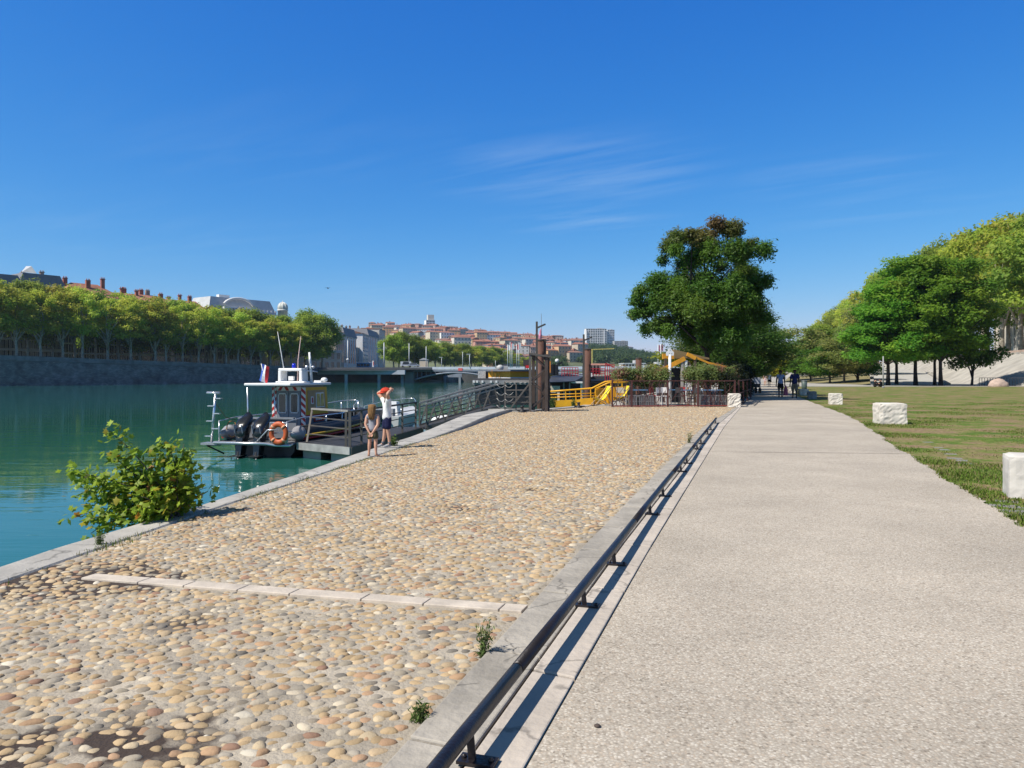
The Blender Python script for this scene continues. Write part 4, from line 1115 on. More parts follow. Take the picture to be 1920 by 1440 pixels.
# cockpit bulkhead and rails
MB().box((0, .35, .92), (2.1, .12, .7)).build('stern_bulkhead', alud, rb_)
mb = MB(); mb.box((-.1, .33, 1.30), (2.15, .22, .06)); mb.build('bulkhead_cap', alu, rb_)
def rail(parts, r=.022, m=chrome, name='hand_rail', par=rb_):
    mb = MB()
    for p in parts: mb.tube(p, r, 6)
    return mb.build(name, m, par)
for s in (-1, 1):
    rail([[(s*1.25, -.8, .52), (s*1.27, -.78, 1.25), (s*1.27, .3, 1.33), (s*1.3, 2.0, 1.33), (s*1.28, 3.5, 1.33), (s*1.1, 5.2, 1.4)],
          [(s*1.27, -.78, .9), (s*1.28, .3, .95)]])
    for y in (.9, 2.2, 3.6): rail([[(s*1.27, y, .9), (s*1.28, y, 1.34)]], name='stanchion')
rail([[(.62, -.72, .45), (.62, -.70, 1.22), (1.26, -.70, 1.22), (1.26, -.72, .45)], [(.62, -.70, .86), (1.26, -.70, .86)]], name='stern_gate', r=.024)
rail([[(.60, -.80, .52), (.16, -.9, .56)], [(.2, -.92, .54), (.62, -.88, .98), (1.0, -.86, .98)]], name='engine_guard', r=.022)
# outboards
def outboard(x):
    o = MB()
    prof = [(-.52, .62, .17, .16), (-.56, .85, .235, .27), (-.50, 1.12, .25, .31), (-.40, 1.32, .22, .27), (-.33, 1.42, .10, .13)]
    rings = []; k = 16
    for (y, z, rx, ry) in prof:
        rings.append([(x+rx*math.copysign(abs(math.cos(a))**.7, math.cos(a)), y+ry*math.copysign(abs(math.sin(a))**.7, math.sin(a)), z+(.12*math.sin(a))) for a in [2*math.pi*i/k for i in range(k)]])
    vs = [p for r_ in rings for p in r_]
    o.add(vs, [(r_*k+i, r_*k+(i+1) % k, (r_+1)*k+(i+1) % k, (r_+1)*k+i) for r_ in range(len(prof)-1) for i in range(k)]+[tuple(reversed(range(k))), tuple((len(prof)-1)*k+i for i in range(k))], 0, True)
    c = o.build('outboard', blackp, rb_)
    MB().box((x, -.66, .40), (.20, .30, .75), M=Matrix.Rotation(R(-12), 3, 'X'), taper=1.3).build('leg', blackp, c)
    mb = MB(); mb.box((x, -.74, -.05), (.06, .34, .5), M=Matrix.Rotation(R(-8), 3, 'X')); mb.box((x, -.80, .08), (.36, .5, .03))
    mb.lathe([(.04, -.36), (.075, -.2), (.075, .1), (.03, .26)], 10, (x, -.78, -.08), axis='Y'); mb.build('gearcase', blackr, c)
    mb = MB()
    for i in range(3):
        a = 2*math.pi*i/3
        mb.extrude([(x, -1.1, -.08), (x+.17*math.cos(a), -1.14, -.08+.17*math.sin(a)), (x+.17*math.cos(a+.7), -1.06, -.08+.17*math.sin(a+.7))], (0, .012, 0))
    mb.build('propeller', mat('prop_steel', (.3, .3, .3), rough=.3, metal=.8), c)
    mb = MB(); mb.box((x-.14, -.84, .99), (.02, .05, .30), M=Matrix.Rotation(R(18), 3, 'X')); mb.box((x+.14, -.84, .99), (.02, .05, .30), M=Matrix.Rotation(R(18), 3, 'X'))
    mb.build('cowling_stripe', mat('cowl_silver', (.3, .32, .36), rough=.35, var=.05), c)
outboard(-.50); outboard(.17)
# cabin
CX, CW, CY0, CY1 = -.22, .64, 2.15, 4.05
cab = mat('cabin_grey', (.155, .165, .19), rough=.5, var=.08)
mb = MB()
vs = [(CX-CW, CY0, .6), (CX+CW, CY0, .6), (CX+CW, CY1+.15, .6), (CX-CW, CY1+.15, .6), (CX-CW*.94, CY0, 2.42), (CX+CW*.94, CY0, 2.42), (CX+CW*.94, CY1-.25, 2.42), (CX-CW*.94, CY1-.25, 2.42)]
mb.add(vs, [(0, 3, 2, 1), (4, 5, 6, 7), (0, 1, 5, 4), (1, 2, 6, 5), (2, 3, 7, 6), (3, 0, 4, 7)]); cabin = mb.build('cabin', cab, rb_)
def striped(x0, x1, z0, z1, y, name='hazard_stripe', slope=1, vert=True):
    w_ = x1-x0; mb = MB()
    mb.box(((x0+x1)/2, y, (z0+z1)/2), (w_, .012, z1-z0), mi=0)
    z = z0-w_; p = .26
    while z < z1:
        a = [(x0, z), (x1, z+slope*w_*.9), (x1, z+slope*w_*.9+p*.5), (x0, z+p*.5)]
        a = [(xx, min(max(zz_, z0), z1)) for xx, zz_ in a]
        if a[3][1]-a[0][1] > .005 or a[2][1]-a[1][1] > .005:
            mb.add([(xx, y-.009, zz_) for xx, zz_ in a], [(0, 1, 2, 3)], 1)
        z += p
    mb.build(name, [whm, redp], cabin)
striped(CX-CW-.05, CX-CW+.13, .85, 2.36, CY0-.012)
striped(CX+CW-.13, CX+CW+.05, .85, 2.36, CY0-.012, slope=-1)
mb = MB(); mb.box((CX, CY0-.012, 2.31), (1.0, .012, .16), mi=0)
for i in range(3):
    x = CX-.45+i*.34; s = .1
    mb.add([(x, CY0-.021, 2.24), (x+.13, CY0-.021, 2.24), (x+.05 if i else x+.22, CY0-.021, 2.38), (x-.08 if i else x+.09, CY0-.021, 2.38)], [(0, 1, 2, 3)], 1)
mb.build('hazard_stripe', [whm, redp], cabin)
glassd = window_glass()
for s in (-1, 1):          # the two door leaves
    x = CX+s*.245
    d = MB().box((x, CY0-.02, 1.42), (.47, .03, 1.6)).build('door', mat('door_grey', (.19, .205, .23), rough=.45, var=.06), cabin)
    fr = MB(); zc, hh, ww = 1.76, .36, .155
    pts = [(x+ww*cx_, CY0-.045, zc+hh*cz) for cx_, cz in ((-1, -.8), (-.8, -1), (.8, -1), (1, -.8), (1, .8), (.8, 1), (-.8, 1), (-1, .8), (-1, -.8))]
    fr.tube(pts, .022, 6); fr.build('window_frame', whitep, d)
    MB().box((x, CY0-.038, zc), (ww*2, .01, hh*2)).build('window_pane', glassd, d)
# starboard yellow side with window, red emblem and red name board (lettering unreadable in the photo)
def side(name, y0, y1, z0, z1, dx, m, par):
    def X(z): return CX+CW*(1-.06*(z-.6)/1.82)+dx
    mb = MB(); mb.add([(X(z0), y0, z0), (X(z0), y1, z0), (X(z1), y1-.1*(z1-z0), z1), (X(z1), y0, z1), (X(z0)-.02, y0, z0), (X(z0)-.02, y1, z0), (X(z1)-.02, y1-.1*(z1-z0), z1), (X(z1)-.02, y0, z1)],
                      [(0, 1, 2, 3), (7, 6, 5, 4), (0, 4, 5, 1), (1, 5, 6, 2), (2, 6, 7, 3), (3, 7, 4, 0)])
    return mb.build(name, m, par)
yp = side('side_panel', CY0+.06, CY1+.10, 1.30, 2.36, .02, yel, cabin)
side('side_inset', CY0+.25, CY1-.12, 1.48, 2.24, .032, mat('grey_gold_film', (.30, .215, .12), rough=.3, var=.2, scale=4), yp)
wf = side('side_window', CY0+.92, CY1-.26, 1.56, 2.14, .045, whitep, yp)
side('window_pane', CY0+.97, CY0+1.27, 1.60, 2.10, .055, mat('yellow_seen_glass', (.42, .34, .10), rough=.15, var=.5, scale=5), wf); side('window_pane', CY0+1.31, CY1-.31, 1.60, 2.10, .055, mat('yellow_seen_glass', (.4, .3, .1)), wf)
side('side_band', CY0+.06, CY1+.12, 1.24, 1.31, .026, redp, cabin)
em = side('emblem', CY0+.5, CY0+.72, 1.72, 2.0, .045, whm, yp); side('emblem_cross', CY0+.56, CY0+.66, 1.76, 1.96, .055, redp, em)
nb = side('name_board', CY0+.75, CY1-.3, 1.02, 1.2, .03, redp, cabin)
for i in range(4): side('letter_mark', CY0+.88+i*.14, CY0+.97+i*.14, 1.07, 1.15, .038, whm, nb)
# roof, awning and roof gear
mb = MB(); mb.prism([(-1.38, .95), (.48, .95), (.54, 4.2), (-1.1, 4.2)], 2.43, 2.53); roof = mb.build('roof', whitep, rb_, bevel=.03)
rail([[(-1.26, 1.05, .62), (-1.27, 1.02, 2.44)]], name='awning_post', r=.03)
rail([[(CX-.25, 1.6, .62), (CX-.27, 1.55, 2.44)]], name='awning_post', r=.022)
mb = MB()
for x0, x1, y, z0, z1 in ((-.42, .42, 2.5, 2.95, 3.08),):
    mb.box((CX-.02, y, 3.03), (.98, .5, .11)); mb.box((CX-.45, y, 2.77), (.13, .5, .45)); mb.box((CX+.42, y, 2.77), (.13, .5, .45)); mb.box((CX, y, 2.56), (1.2, .6, .06))
mb.build('radar_arch', whitep, roof, bevel=.03)
MB().box((CX, 2.35, 2.7), (.2, .12, .16)).build('search_light', whitep, roof)
MB().lathe([(.07, 0), (.075, .05), (.07, .16), (.03, .19)], 12, (CX+.02, 2.5, 3.085)).build('blue_beacon', mat('blue_lens', (.01, .02, .5), rough=.15, var=0), roof)
MB().tube([(CX-.38, 2.45, 3.08), (CX-.50, 2.5, 3.6), (CX-.72, 2.6, 4.5)], [.022, .014, .008], 6).build('whip_antenna', whitep, roof)
MB().tube([(CX+.22, 2.4, 2.53), (CX+.25, 2.4, 3.4), (CX+.36, 2.4, 4.3)], [.026, .02, .009], 6).build('whip_antenna', mat('pink_pole', (.6, .42, .38), rough=.5), roof)
MB().tube([(CX+.66, 2.7, 2.53), (CX+.56, 2.7, 3.7)], [.055, .04], 8).build('mast', whitep, roof)
mb = MB(); mb.tube([(CX+.45, 2.6, 3.0), (CX+.75, 3.0, 2.95)], .03, 6); mb.ball((CX+.5, 2.6, 3.13), .07, 8, 6); mb.ball((CX+.72, 2.7, 3.13), .06, 8, 6); mb.build('roof_lamps', chrome, roof)
mb = MB(); mb.ball((CX+.5, 4.1, 2.63), (.14, .14, .1), 10, 6); mb.box((CX+.3, 4.0, 2.57), (.3, .2, .08)); mb.build('deck_fitting', whitep, roof)
# bow rail
rail([[(-.9, 5.6, 1.05), (-.85, 5.7, 1.55), (-.4, 7.2, 1.68), (0, 7.7, 1.7), (.4, 7.2, 1.68), (.85, 5.7, 1.55), (.9, 5.6, 1.05)], [(.4, 7.2, 1.05), (.4, 7.2, 1.68)], [(-.4, 7.2, 1.05), (-.4, 7.2, 1.68)]], name='bow_rail')
# boarding ladder mast on the port quarter
mb = MB(); mb.tube([(-1.58, -.75, .52), (-1.42, -.75, 2.2)], .04, 8); mb.tube([(-1.75, -.75, 2.21), (-1.25, -.75, 2.21)], [.05, .05], 4)
lad = mb.build('ladder_mast', chrome, rb_)
for i in range(6):
    t = .12+i*.155; x = -1.58+.16*t; s = 1 if i % 2 else -1
    MB().box((x+s*.12, -.75, .52+1.68*t), (.24, .12, .03)).build('rung', chrome, lad)
MB().box((-1.55, -.75, .47), (.62, .42, .07)).build('ladder_step', alu, rb_)
rail([[(-1.3, -.6, .42), (-1.8, -.7, .40)], [(-1.25, -.5, .1), (-1.75, -.72, .38)]], name='step_brace', m=blackr, r=.03)
MB().tube([(-1.45, -.7, 1.85), (-1.25, -.4, 1.35), (-1.1, .2, 1.2)], .012, 5).build('tow_line', mat('rope_brown', (.22, .13, .06), rough=.9), rb_)
MB().tube([(-1.05+.2*math.cos(a), -.35, .95+.28*math.sin(a)) for a in [2*math.pi*i/16 for i in range(17)]], .02, 5).build('rope_coil', mat('rope_orange', (.35, .16, .06), rough=.9), rb_)
# life ring and ensign are hung on the boat: things of their own
M_ = Matrix.Translation(RB) @ Matrix.Rotation(RBZ, 4, 'Z')
lr = thing('life_ring', 'orange life ring hanging on the stern rail of the rescue boat', 'life ring', M_ @ Vector((.98, -.80, .86)), RBZ)
mb = MB(); k, q = 24, 10; vs = []
for i in range(k):
    a = 2*math.pi*i/k
    for j in range(q):
        b = 2*math.pi*j/q; rr = .27+.085*math.cos(b); vs.append((rr*math.cos(a), .07*math.sin(b), rr*1.15*math.sin(a)))
mb.add(vs, [(i*q+j, i*q+(j+1) % q, ((i+1) % k)*q+(j+1) % q, ((i+1) % k)*q+j) for i in range(k) for j in range(q)], 0, True)
mb.build('ring', mat('ring_orange', (.46, .085, .018), rough=.55, var=.1), lr)
for a in (45, 135, 225, 315):
    a = R(a); mb = MB(); mb.tube([(.27*math.cos(a+t)*1, 0, .27*1.15*math.sin(a+t)) for t in (-.12, 0, .12)], .092, 10); mb.build('band', mat('ring_band', (.62, .30, .16), rough=.6), lr)
fl = thing('flag', 'small French tricolour flag on the rescue boat roof', 'flag', M_ @ Vector((-.72, 1.3, 2.53)), RBZ)
MB().tube([(0, 0, 0), (-.16, 0, .72)], .012, 6).build('staff', whitep, fl)
mb = MB(); nn_ = 6
for i in range(3):
    for j in range(nn_):
        def fp(a, b): return (-.155-.02*b+.0+a*.30-.14*b*.6+.03, .05*math.sin(a*6+b*3)-.02, .70-.62*b-a*.12+.02)
        a0, a1, b0, b1 = i/3, (i+1)/3, j/nn_, (j+1)/nn_
        mb.add([fp(a0, b0), fp(a1, b0), fp(a1, b1), fp(a0, b1)], [(0, 1, 2, 3)], i, True)
mb.build('cloth', [mat('flag_blue', (.03, .09, .40), rough=.9, var=.05), mat('flag_white', (.72, .72, .72), rough=.9, var=.05), mat('flag_red', (.55, .03, .04), rough=.9, var=.05)], fl)

# ------------------------------------------------------------------ second boat moored ahead
b2 = thing('motorboat', 'pale grey open motorboat moored behind the black pontoon rails', 'boat', Vector((-6.55, 38.2, WZ)), R(-9))
mb = MB(); S2 = [station(0, .95, -.3, .05, .75), station(2.5, 1.0, -.3, .1, .8), station(4.2, .7, -.1, .25, .9), station(5.6, .05, .5, .7, 1.05)]
vs = [p for s in S2 for p in s]
mb.add(vs, [(r*n+i, r*n+i+1, (r+1)*n+i+1, (r+1)*n+i) for r in range(3) for i in range(n-1)]+[tuple(range(n-1, -1, -1))]+[(r*n, (r+1)*n, (r+1)*n+n-1, r*n+n-1) for r in range(3)])
mb.build('hull', mat('pale_grey_hull', (.48, .48, .47), rough=.4, var=.06), b2)
MB().box((.1, 1.6, 1.1), (.8, .7, .7), taper=.75).build('console', whitep, b2)
MB().box((.1, .5, .95), (.9, .4, .35)).build('bench', mat('grey_vinyl', (.3, .3, .31), rough=.7), b2)
rail([[(-.95, .3, .8), (-.98, .4, 1.25), (-.9, 3.2, 1.4), (-.2, 5.2, 1.5), (.2, 5.2, 1.5), (.9, 3.2, 1.4), (.98, .4, 1.25), (.95, .3, .8)], [(-.9, 3.2, .85), (-.9, 3.2, 1.4)], [(.9, 3.2, .85), (.9, 3.2, 1.4)]], name='bow_rail', par=b2, r=.018)
mb = MB(); mb.box((0, -.25, .75), (.36, .4, .7), taper=.8); mb.box((0, -.3, .1), (.12, .25, .8)); mb.build('outboard', blackp, b2)
rk = thing('red_kayak', 'red sit in kayak tied up beyond the rescue boat', 'kayak', Vector((-6.2, 33.5, WZ+.05)), R(-25))
mb = MB(); mb.ball((0, 0, .16), (.33, 1.5, .2), 14, 8); mb.build('shell', mat('red_plastic', (.55, .02, .02), rough=.3, var=.05), rk)
mb = MB(); mb.ball((0, -.1, .33), (.22, .45, .06), 12, 6); mb.build('cockpit_rim', blackr, rk)

# ------------------------------------------------------------------ pontoon
pst = mat('pontoon_steel', (.105, .092, .08), rough=.55, metal=.2, var=.2, scale=4)
pz = -.80
PA, PB = Vector((XU(657, 24.35), 24.35, pz)), Vector((XU(558, 26.1), 26.1, pz))
e1 = Vector((math.sin(R(7.4)), math.cos(R(7.4)), 0)); LP = 9.4
PC, PD = PA+e1*LP, PB+e1*(LP-1.9)
pt = thing('pontoon', 'floating landing pontoon with dark deck and grey metal edge', 'pontoon', PA)
mb = MB(); mb.prism([(p.x, p.y) for p in (PA, PC, PD, PB)], pz-.03, pz); mb.build('deck', mat('dark_deck', (.030, .031, .036), rough=.75, var=.25, scale=2), pt, world=True)
for a, b, m in ((PA, PB, mat('galvanised_edge', (.36, .355, .335), rough=.5, metal=.3, var=.25, scale=3)), (PA, PC, pst), (PB, PD, pst), (PC, PD, pst)):
    MB().beam(a+Vector((0, 0, -.13)), b+Vector((0, 0, -.13)), .08, .24).build('edge_beam', m, pt, world=True)
e2 = (PB-PA); e2.z = 0; wlen = e2.length; e2.normalize()
conc = mat('float_concrete', (.40, .38, .33), rough=.9, var=.15, scale=3)
for t0, t1, l in ((.05, .42, 1.6), (.62, .97, 1.6)):
    for k in range(3):
        a = PA+e2*wlen*t0+e1*(.35+k*3.0); b = PA+e2*wlen*t1+e1*(.35+k*3.0)
        mb = MB(); mb.prism([(p.x, p.y) for p in (a, a+e1*l, b+e1*l, b)], WZ-.25, pz-.14); mb.build('float', conc, pt, world=True)
def post(p, h, name='post', m=pst, w=.07, par=pt): return MB().beam(p, p+Vector((0, 0, h)), w, w).build(name, m, par, world=True)
hr = mat('grey_handrail', (.34, .31, .27), rough=.45, metal=.3, var=.12)
a, b = PA+e1*.15-e2*-.06, PB+e1*.15
rp = [PA+e1*.12+e2*.1, PA+e1*.12+e2*.28]
for q in rp: post(q, 1.10)
# front rail slopes back on its left end
fr0, fr1 = PA+e1*.12+e2*.12, PB+e1*.9-e2*.25
MB().beam(fr0+Vector((0, 0, 1.13)), fr1+Vector((0, 0, 1.10)), .11, .06).build('hand_rail', hr, pt, world=True)
MB().beam(PB+e1*.1-e2*.45+Vector((0, 0, 0)), fr1+Vector((0, 0, 1.1)), .06, .06).build('raking_post', pst, pt, world=True)
for i, z in enumerate((.28, .55, .82)):
    t = z/1.1; l_ = (PB+e1*.1-e2*.45).lerp(fr1, t); l_.z = pz+z
    MB().beam(fr0+Vector((0, 0, z)), l_, .035, .035).build('rail', pst, pt, world=True)
# right hand side rail with curved bars
Y0s = [.5, 2.2, 4.2, 6.2, 8.0]
for i in range(5):
    q = PA+e1*([.12, 1.25, 4.1, 6.3, 8.4][i]); post(q+e2*.08, 1.08)
    if i:
        p0 = PA+e1*([.12, 1.25, 4.1, 6.3, 8.4][i-1])+e2*.08; p1_ = q+e2*.08
        for z in (.28, .55, .80):
            mb = MB(); d_ = (p1_-p0); mb.tube([p0+Vector((0, 0, z)), p0+d_*.86+Vector((0, 0, z)), p0+d_*.96+Vector((0, 0, z-.04)), p1_+Vector((0, 0, z-.16))], .02, 5)
            mb.build('rail', pst, pt, world=True)
MB().beam(PA+e1*.1+e2*.08+Vector((0, 0, 1.11)), PA+e1*8.5+e2*.08+Vector((0, 0, 1.11)), .09, .06).build('hand_rail', mat('dark_handrail', (.05, .046, .042), rough=.45, metal=.3), pt, world=True)

# ------------------------------------------------------------------ gangway up to the quay
GA = PA+e1*8.5+e2*.35; GA = Vector((XU(800, 32.4), 32.4, pz+.05)); GB = Vector((XU(938, 33.5), 33.5, .10))
gw = thing('gangway', 'sloping steel truss gangway between pontoon and quay', 'gangway', GA)
gd = (GB-GA); gL = gd.length; gu = gd.normalized(); gn = Vector((-gu.y, gu.x, 0)).normalized()*1.35
MB().add([GA, GB, GB+gn, GA+gn, GA-Vector((0, 0, .1)), GB-Vector((0, 0, .1)), GB+gn-Vector((0, 0, .1)), GA+gn-Vector((0, 0, .1))],
         [(0, 1, 2, 3), (7, 6, 5, 4), (0, 4, 5, 1), (1, 5, 6, 2), (2, 6, 7, 3), (3, 7, 4, 0)]).build('walkway', mat('dark_deck', (.03, .03, .03)), gw, world=True)
up = Vector((0, 0, 1.0))
tst = mat('truss_steel', (.125, .11, .095), rough=.55, metal=.25, var=.18)
for o_ in (Vector((0, 0, 0)), gn):
    MB().beam(GA+o_, GB+o_, .09, .14).build('lower_chord', tst, gw, world=True)
    MB().beam(GA+o_+up, GB+o_+up, .09, .07).build('upper_chord', hr, gw, world=True)
    MB().beam(GA+o_+up*.82, GB+o_+up*.82, .05, .05).build('guard_bar', hr, gw, world=True)
    for z in (.2, .38, .56): MB().beam(GA+o_+up*z, GB+o_+up*z, .022, .022).build('guard_bar', tst, gw, world=True)
    N_ = 4
    for i in range(N_):
        t0, t1, t2 = i/N_, (i+.5)/N_, (i+1)/N_
        MB().beam(GA.lerp(GB, t0)+o_, GA.lerp(GB, t1)+o_+up, .06, .06).build('diagonal', tst, gw, world=True)
        MB().beam(GA.lerp(GB, t1+.03)+o_+up, GA.lerp(GB, t2)+o_, .06, .06).build('diagonal', tst, gw, world=True)
    MB().beam(GA+o_, GA+o_+up, .07, .07).build('end_post', tst, gw, world=True)
# coping ramp slab under the gangway end
MB().box((XU(956, 31.6), 31.9, .03), (1.6, .9, .06), rz=R(20)).build('landing_plate', cm, gw, world=True)

# ------------------------------------------------------------------ gate panel and lattice tower on the quay
gt = thing('gate', 'steel gate panel with diagonal brace and rope loops beside the tower', 'gate', Vector((XU(947, 31.4), 31.4, 0)))
ga, gb = Vector((XU(947, 31.4), 31.4, .06)), Vector((XU(992, 31.4), 31.4, .06)); gh = ZV(718, 31.4)
for t in (0, .46): MB().beam(ga.lerp(gb, t), ga.lerp(gb, t)+Vector((0, 0, gh)), .07 if t == 0 else .05).build('upright', tst, gt, world=True)
MB().beam(ga+Vector((0, 0, gh)), gb+Vector((0, 0, gh)), .10, .08).build('top_rail', hr, gt, world=True)
for z in (.06, .30, .52, .80): MB().beam(ga.lerp(gb, .05)+Vector((0, 0, z)), gb+Vector((0, 0, z)), .04, .05).build('rail', tst, gt, world=True)
MB().beam(ga.lerp(gb, .22)+Vector((0, -.05, .05)), gb+Vector((0, -.05, gh-.1)), .06).build('brace', tst, gt, world=True)
MB().beam(ga.lerp(gb, .62)+Vector((0, .05, .05)), gb+Vector((0, .05, .45)), .05).build('brace', tst, gt, world=True)
for s in (-1, 1):
    for z in (1.0, .68, .42, .15):
        q0 = ga+Vector((0, -.03, z)); q1 = q0+Vector((.34*s, 0, .04)); mid = q0.lerp(q1, .5)-Vector((0, 0, .11))
        MB().tube([q0, q0.lerp(mid, .6)+Vector((0, 0, -.03)), mid, q1.lerp(mid, .6)+Vector((0, 0, -.03)), q1], .014, 5).build('chain', mat('slack_chain', (.3, .29, .27), rough=.5, metal=.4), gt, world=True)
tw = thing('lattice_tower', 'dark brown steel lattice tower with flat cap at the top of the ramp', 'tower', Vector((XU(1012, 31.5), 31.5, 0)))
rust = mat('brown_steel', (.075, .055, .045), rough=.6, metal=.2, var=.25, scale=3)
x0, x1, y0, y1 = XU(994, 31.2), XU(1029, 31.2), 31.2, 31.9
ht = ZV(664, 31.2)
P4 = [(x0, y0), (x1-.1, y0+.1), (x1, y1), (x0+.15, y1)]
for i, (x, y) in enumerate(P4): MB().beam((x, y, -.02), (x, y, ht), .10 if i == 0 else .13).build('leg', tst if i == 0 else rust, tw, world=True)
mb = MB(); mb.add([(x0-.06, y0-.08, ht+.06), (x1+.08, y0-.0, ht-.07), (x1+.1, y1+.1, ht-.07), (x0, y1+.1, ht+.06), (x0-.06, y0-.08, ht-.02), (x1+.08, y0-.0, ht-.14), (x1+.1, y1+.1, ht-.14), (x0, y1+.1, ht-.02)],
                  [(0, 1, 2, 3), (7, 6, 5, 4), (0, 4, 5, 1), (1, 5, 6, 2), (2, 6, 7, 3), (3, 7, 4, 0)]); mb.build('cap_plate', tst, tw, world=True)
for a_, b_ in ((0, 1), (3, 2), (1, 2)):
    for k in range(4):
        z0_, z1_ = .1+k*.55, .1+(k+1)*.55
        pa, pb = P4[a_], P4[b_]
        if k % 2: pa, pb = pb, pa
        MB().beam((*pa, z0_), (*pb, z1_), .045).build('lattice_bar', rust, tw, world=True)
MB().box(((x0+x1)/2+.16, 31.55, .95), (.12, .3, 1.8)).build('web_plate', rust, tw, world=True)
# ------------------------------------------------------------------ mooring piles with lamps
pile_m = mat('rusty_pile', (.105, .045, .030), rough=.8, var=.3, scale=2, bump=.3, bscale=8)
def pile(u, vt, d, Y, label):
    p = Vector((XU(u, Y), Y, WZ-1)); t = thing('mooring_pile', label, 'mooring pile', p, 0, 'rusty mooring piles in the river')
    h = ZV(vt, Y)-p.z
    MB().lathe([(d/2, 0), (d/2, h)], 20).build('tube', pile_m, t)
    MB().lathe([(d/2+.02, h-.05), (d/2+.02, h+.02), (d/2-.06, h+.05)], 20).build('collar', mat('pile_collar', (.05, .035, .03), rough=.7), t)
pile(1013.5, 638, .40, 45, 'tall rusty mooring pile behind the lattice tower')
pile(1101.5, 655, .47, 52, 'thick rusty mooring pile beside the lamp post, above the yellow gangway')
pile(1197.5, 672, .47, 60, 'short rusty mooring pile showing over the left planted oleander')
MB().box((XU(1020.5, 45.2), 45.3, ZV(655, 45)), (.22, .3, 1.2)).build('x', rust)
bpy.data.objects['x'].name = 'pile_guide'; tag(bpy.data.objects['pile_guide'], 'dark steel guide bolted behind the tall rusty pile', 'pile guide')
def lamp(u, vt, Y, zb, lab, aw):
    p = Vector((XU(u, Y), Y, zb)); t = thing('street_lamp', lab, 'lamp', p, 0, 'quay lamps with slanted heads'); h = ZV(vt, Y)-zb
    MB().beam((0, 0, 0), (0, 0, h), .12).build('pole', mat('lamp_brown', (.085, .072, .062), rough=.6, metal=.2), t)
    k = Y/F0
    MB().beam((.03, 0, h-10*k-.05), (16*k*aw, -.1, h-5*k), .16, .08).build('lamp_head', mat('lamp_dark', (.045, .038, .036), rough=.5), t)
lamp(1006.5, 603, 44.2, -.05, 'tall brown lamp post with slanted head beside the lattice tower', 1)
lamp(1094.5, 627, 51, -.05, 'shorter looking brown lamp post with slanted head against the thick pile', .95)
mt = thing('flag_mast', 'thin mast with a furled flag rising behind the lattice tower', 'mast', Vector((XU(1015, 47), 47, 0)))
MB().tube([(0, 0, 0), (0, 0, ZV(588, 47))], [.035, .012], 6).build('pole', mat('lamp_brown', (.1, .1, .1)), mt)
mb = MB(); z0 = ZV(640, 47); k = 47/F0
mb.tube([(-.02, 0, z0-3*k), (-.08, 0, z0+8*k), (-.05, .0, z0+18*k), (-.01, 0, z0+24*k)], [.03, .10, .07, .02], 8); mb.build('furled_cloth', mat('flag_mix', (.45, .18, .25), rough=.9, var=.7, scale=4), mt)
for (u, v, lab) in ((979, 772, 'small black mooring cleat on the cobbles near the gate'), (1085, 764, 'small black mooring bollard in front of the yellow gangway')):
    g = G(u, v); t = thing('bollard', lab, 'bollard', g)
    MB().lathe([(.16, -.02), (.14, .03), (.06, .07), (.06, .17), (.09, .21), (.06, .24)], 12).build('bollard_body', blackr, t)
    MB().beam((-.2, 0, .06), (.28, .03, .05), .06).build('crossbar', blackr, t)

# ------------------------------------------------------------------ white fenders afloat behind the gangway
for i, (u, v) in enumerate(((817, 792), (826, 787), (834, 794), (845, 781), (853, 785), (836, 777))):
    p = Vector((XU(u, 37.5+.4*(i % 3)), 37.5+.4*(i % 3), WZ+.42+.06*(i % 2)))
    t = thing('fender', 'white round boat fender seen through the gangway truss, one of a floating cluster', 'fender', p, 0, 'white fenders under the gangway')
    MB().ball((0, 0, 0), (.27, .27, .36), 12, 8).build('fender_body', whitep, t)
    MB().tube([(0, 0, .33), (0, 0, .42)], .05, 6).build('fender_eye', blackr, t)

# ------------------------------------------------------------------ black tug-like barge with yellow deckhouse
KB = Vector((XU(893, 72), 72, WZ)); kb = thing('barge', 'black river barge with amber deckhouse and grey tyre-studded rub rail', 'barge', KB, 0)
k = 72/F0
def bu(u): return XU(u, 72)-KB.x
def bz(v): return ZV(v, 72)-WZ
blackh = mat('black_hull_paint', (.010, .010, .012), rough=.5, var=.2)
L2 = bu(1045)
mb = MB(); mb.prism([(bu(890)+.2, .0), (L2, -.5), (L2+9, 24), (9, 24), (bu(888), 2.5)], -.5, bz(722)); mb.build('hull', blackh, kb)
mb = MB(); mb.prism([(bu(886), -.2), (L2, -.75), (L2+9, 24), (9, 24), (bu(885), 2.5)], bz(721), bz(713)); rr_ = mb.build('rub_rail', mat('rub_grey', (.21, .21, .215), rough=.6, var=.15), kb)
for u in (889, 895, 905, 921, 931, 949, 958, 968, 977, 985):
    MB().box((bu(u), -.35-.004*(u-889), bz(715.5)), (.18, .3, .20)).build('bollard_tip', whm, rr_)
mb = MB(); mb.prism([(bu(889), .2), (L2, -.2), (L2+9, 24), (9, 24), (bu(889), 2.5)], bz(713), bz(709.5)); mb.build('deck_edge', mat('deck_dark', (.06, .06, .062), rough=.7), kb)
amb = mat('amber_paint', (.70, .34, .012), rough=.5, var=.08)
mb = MB(); mb.prism([(bu(915), 1.5), (bu(957), .6), (L2, 3.4), (L2, 9), (bu(920), 9)], bz(709), bz(696)); dh = mb.build('deckhouse', amb, kb)
mb = MB(); mb.prism([(bu(915), 1.45), (bu(957), .55), (L2, 3.35), (L2, 9.1), (bu(920), 9.1)], bz(709.2), bz(707.3)); mb.build('white_skirt', whm, dh)
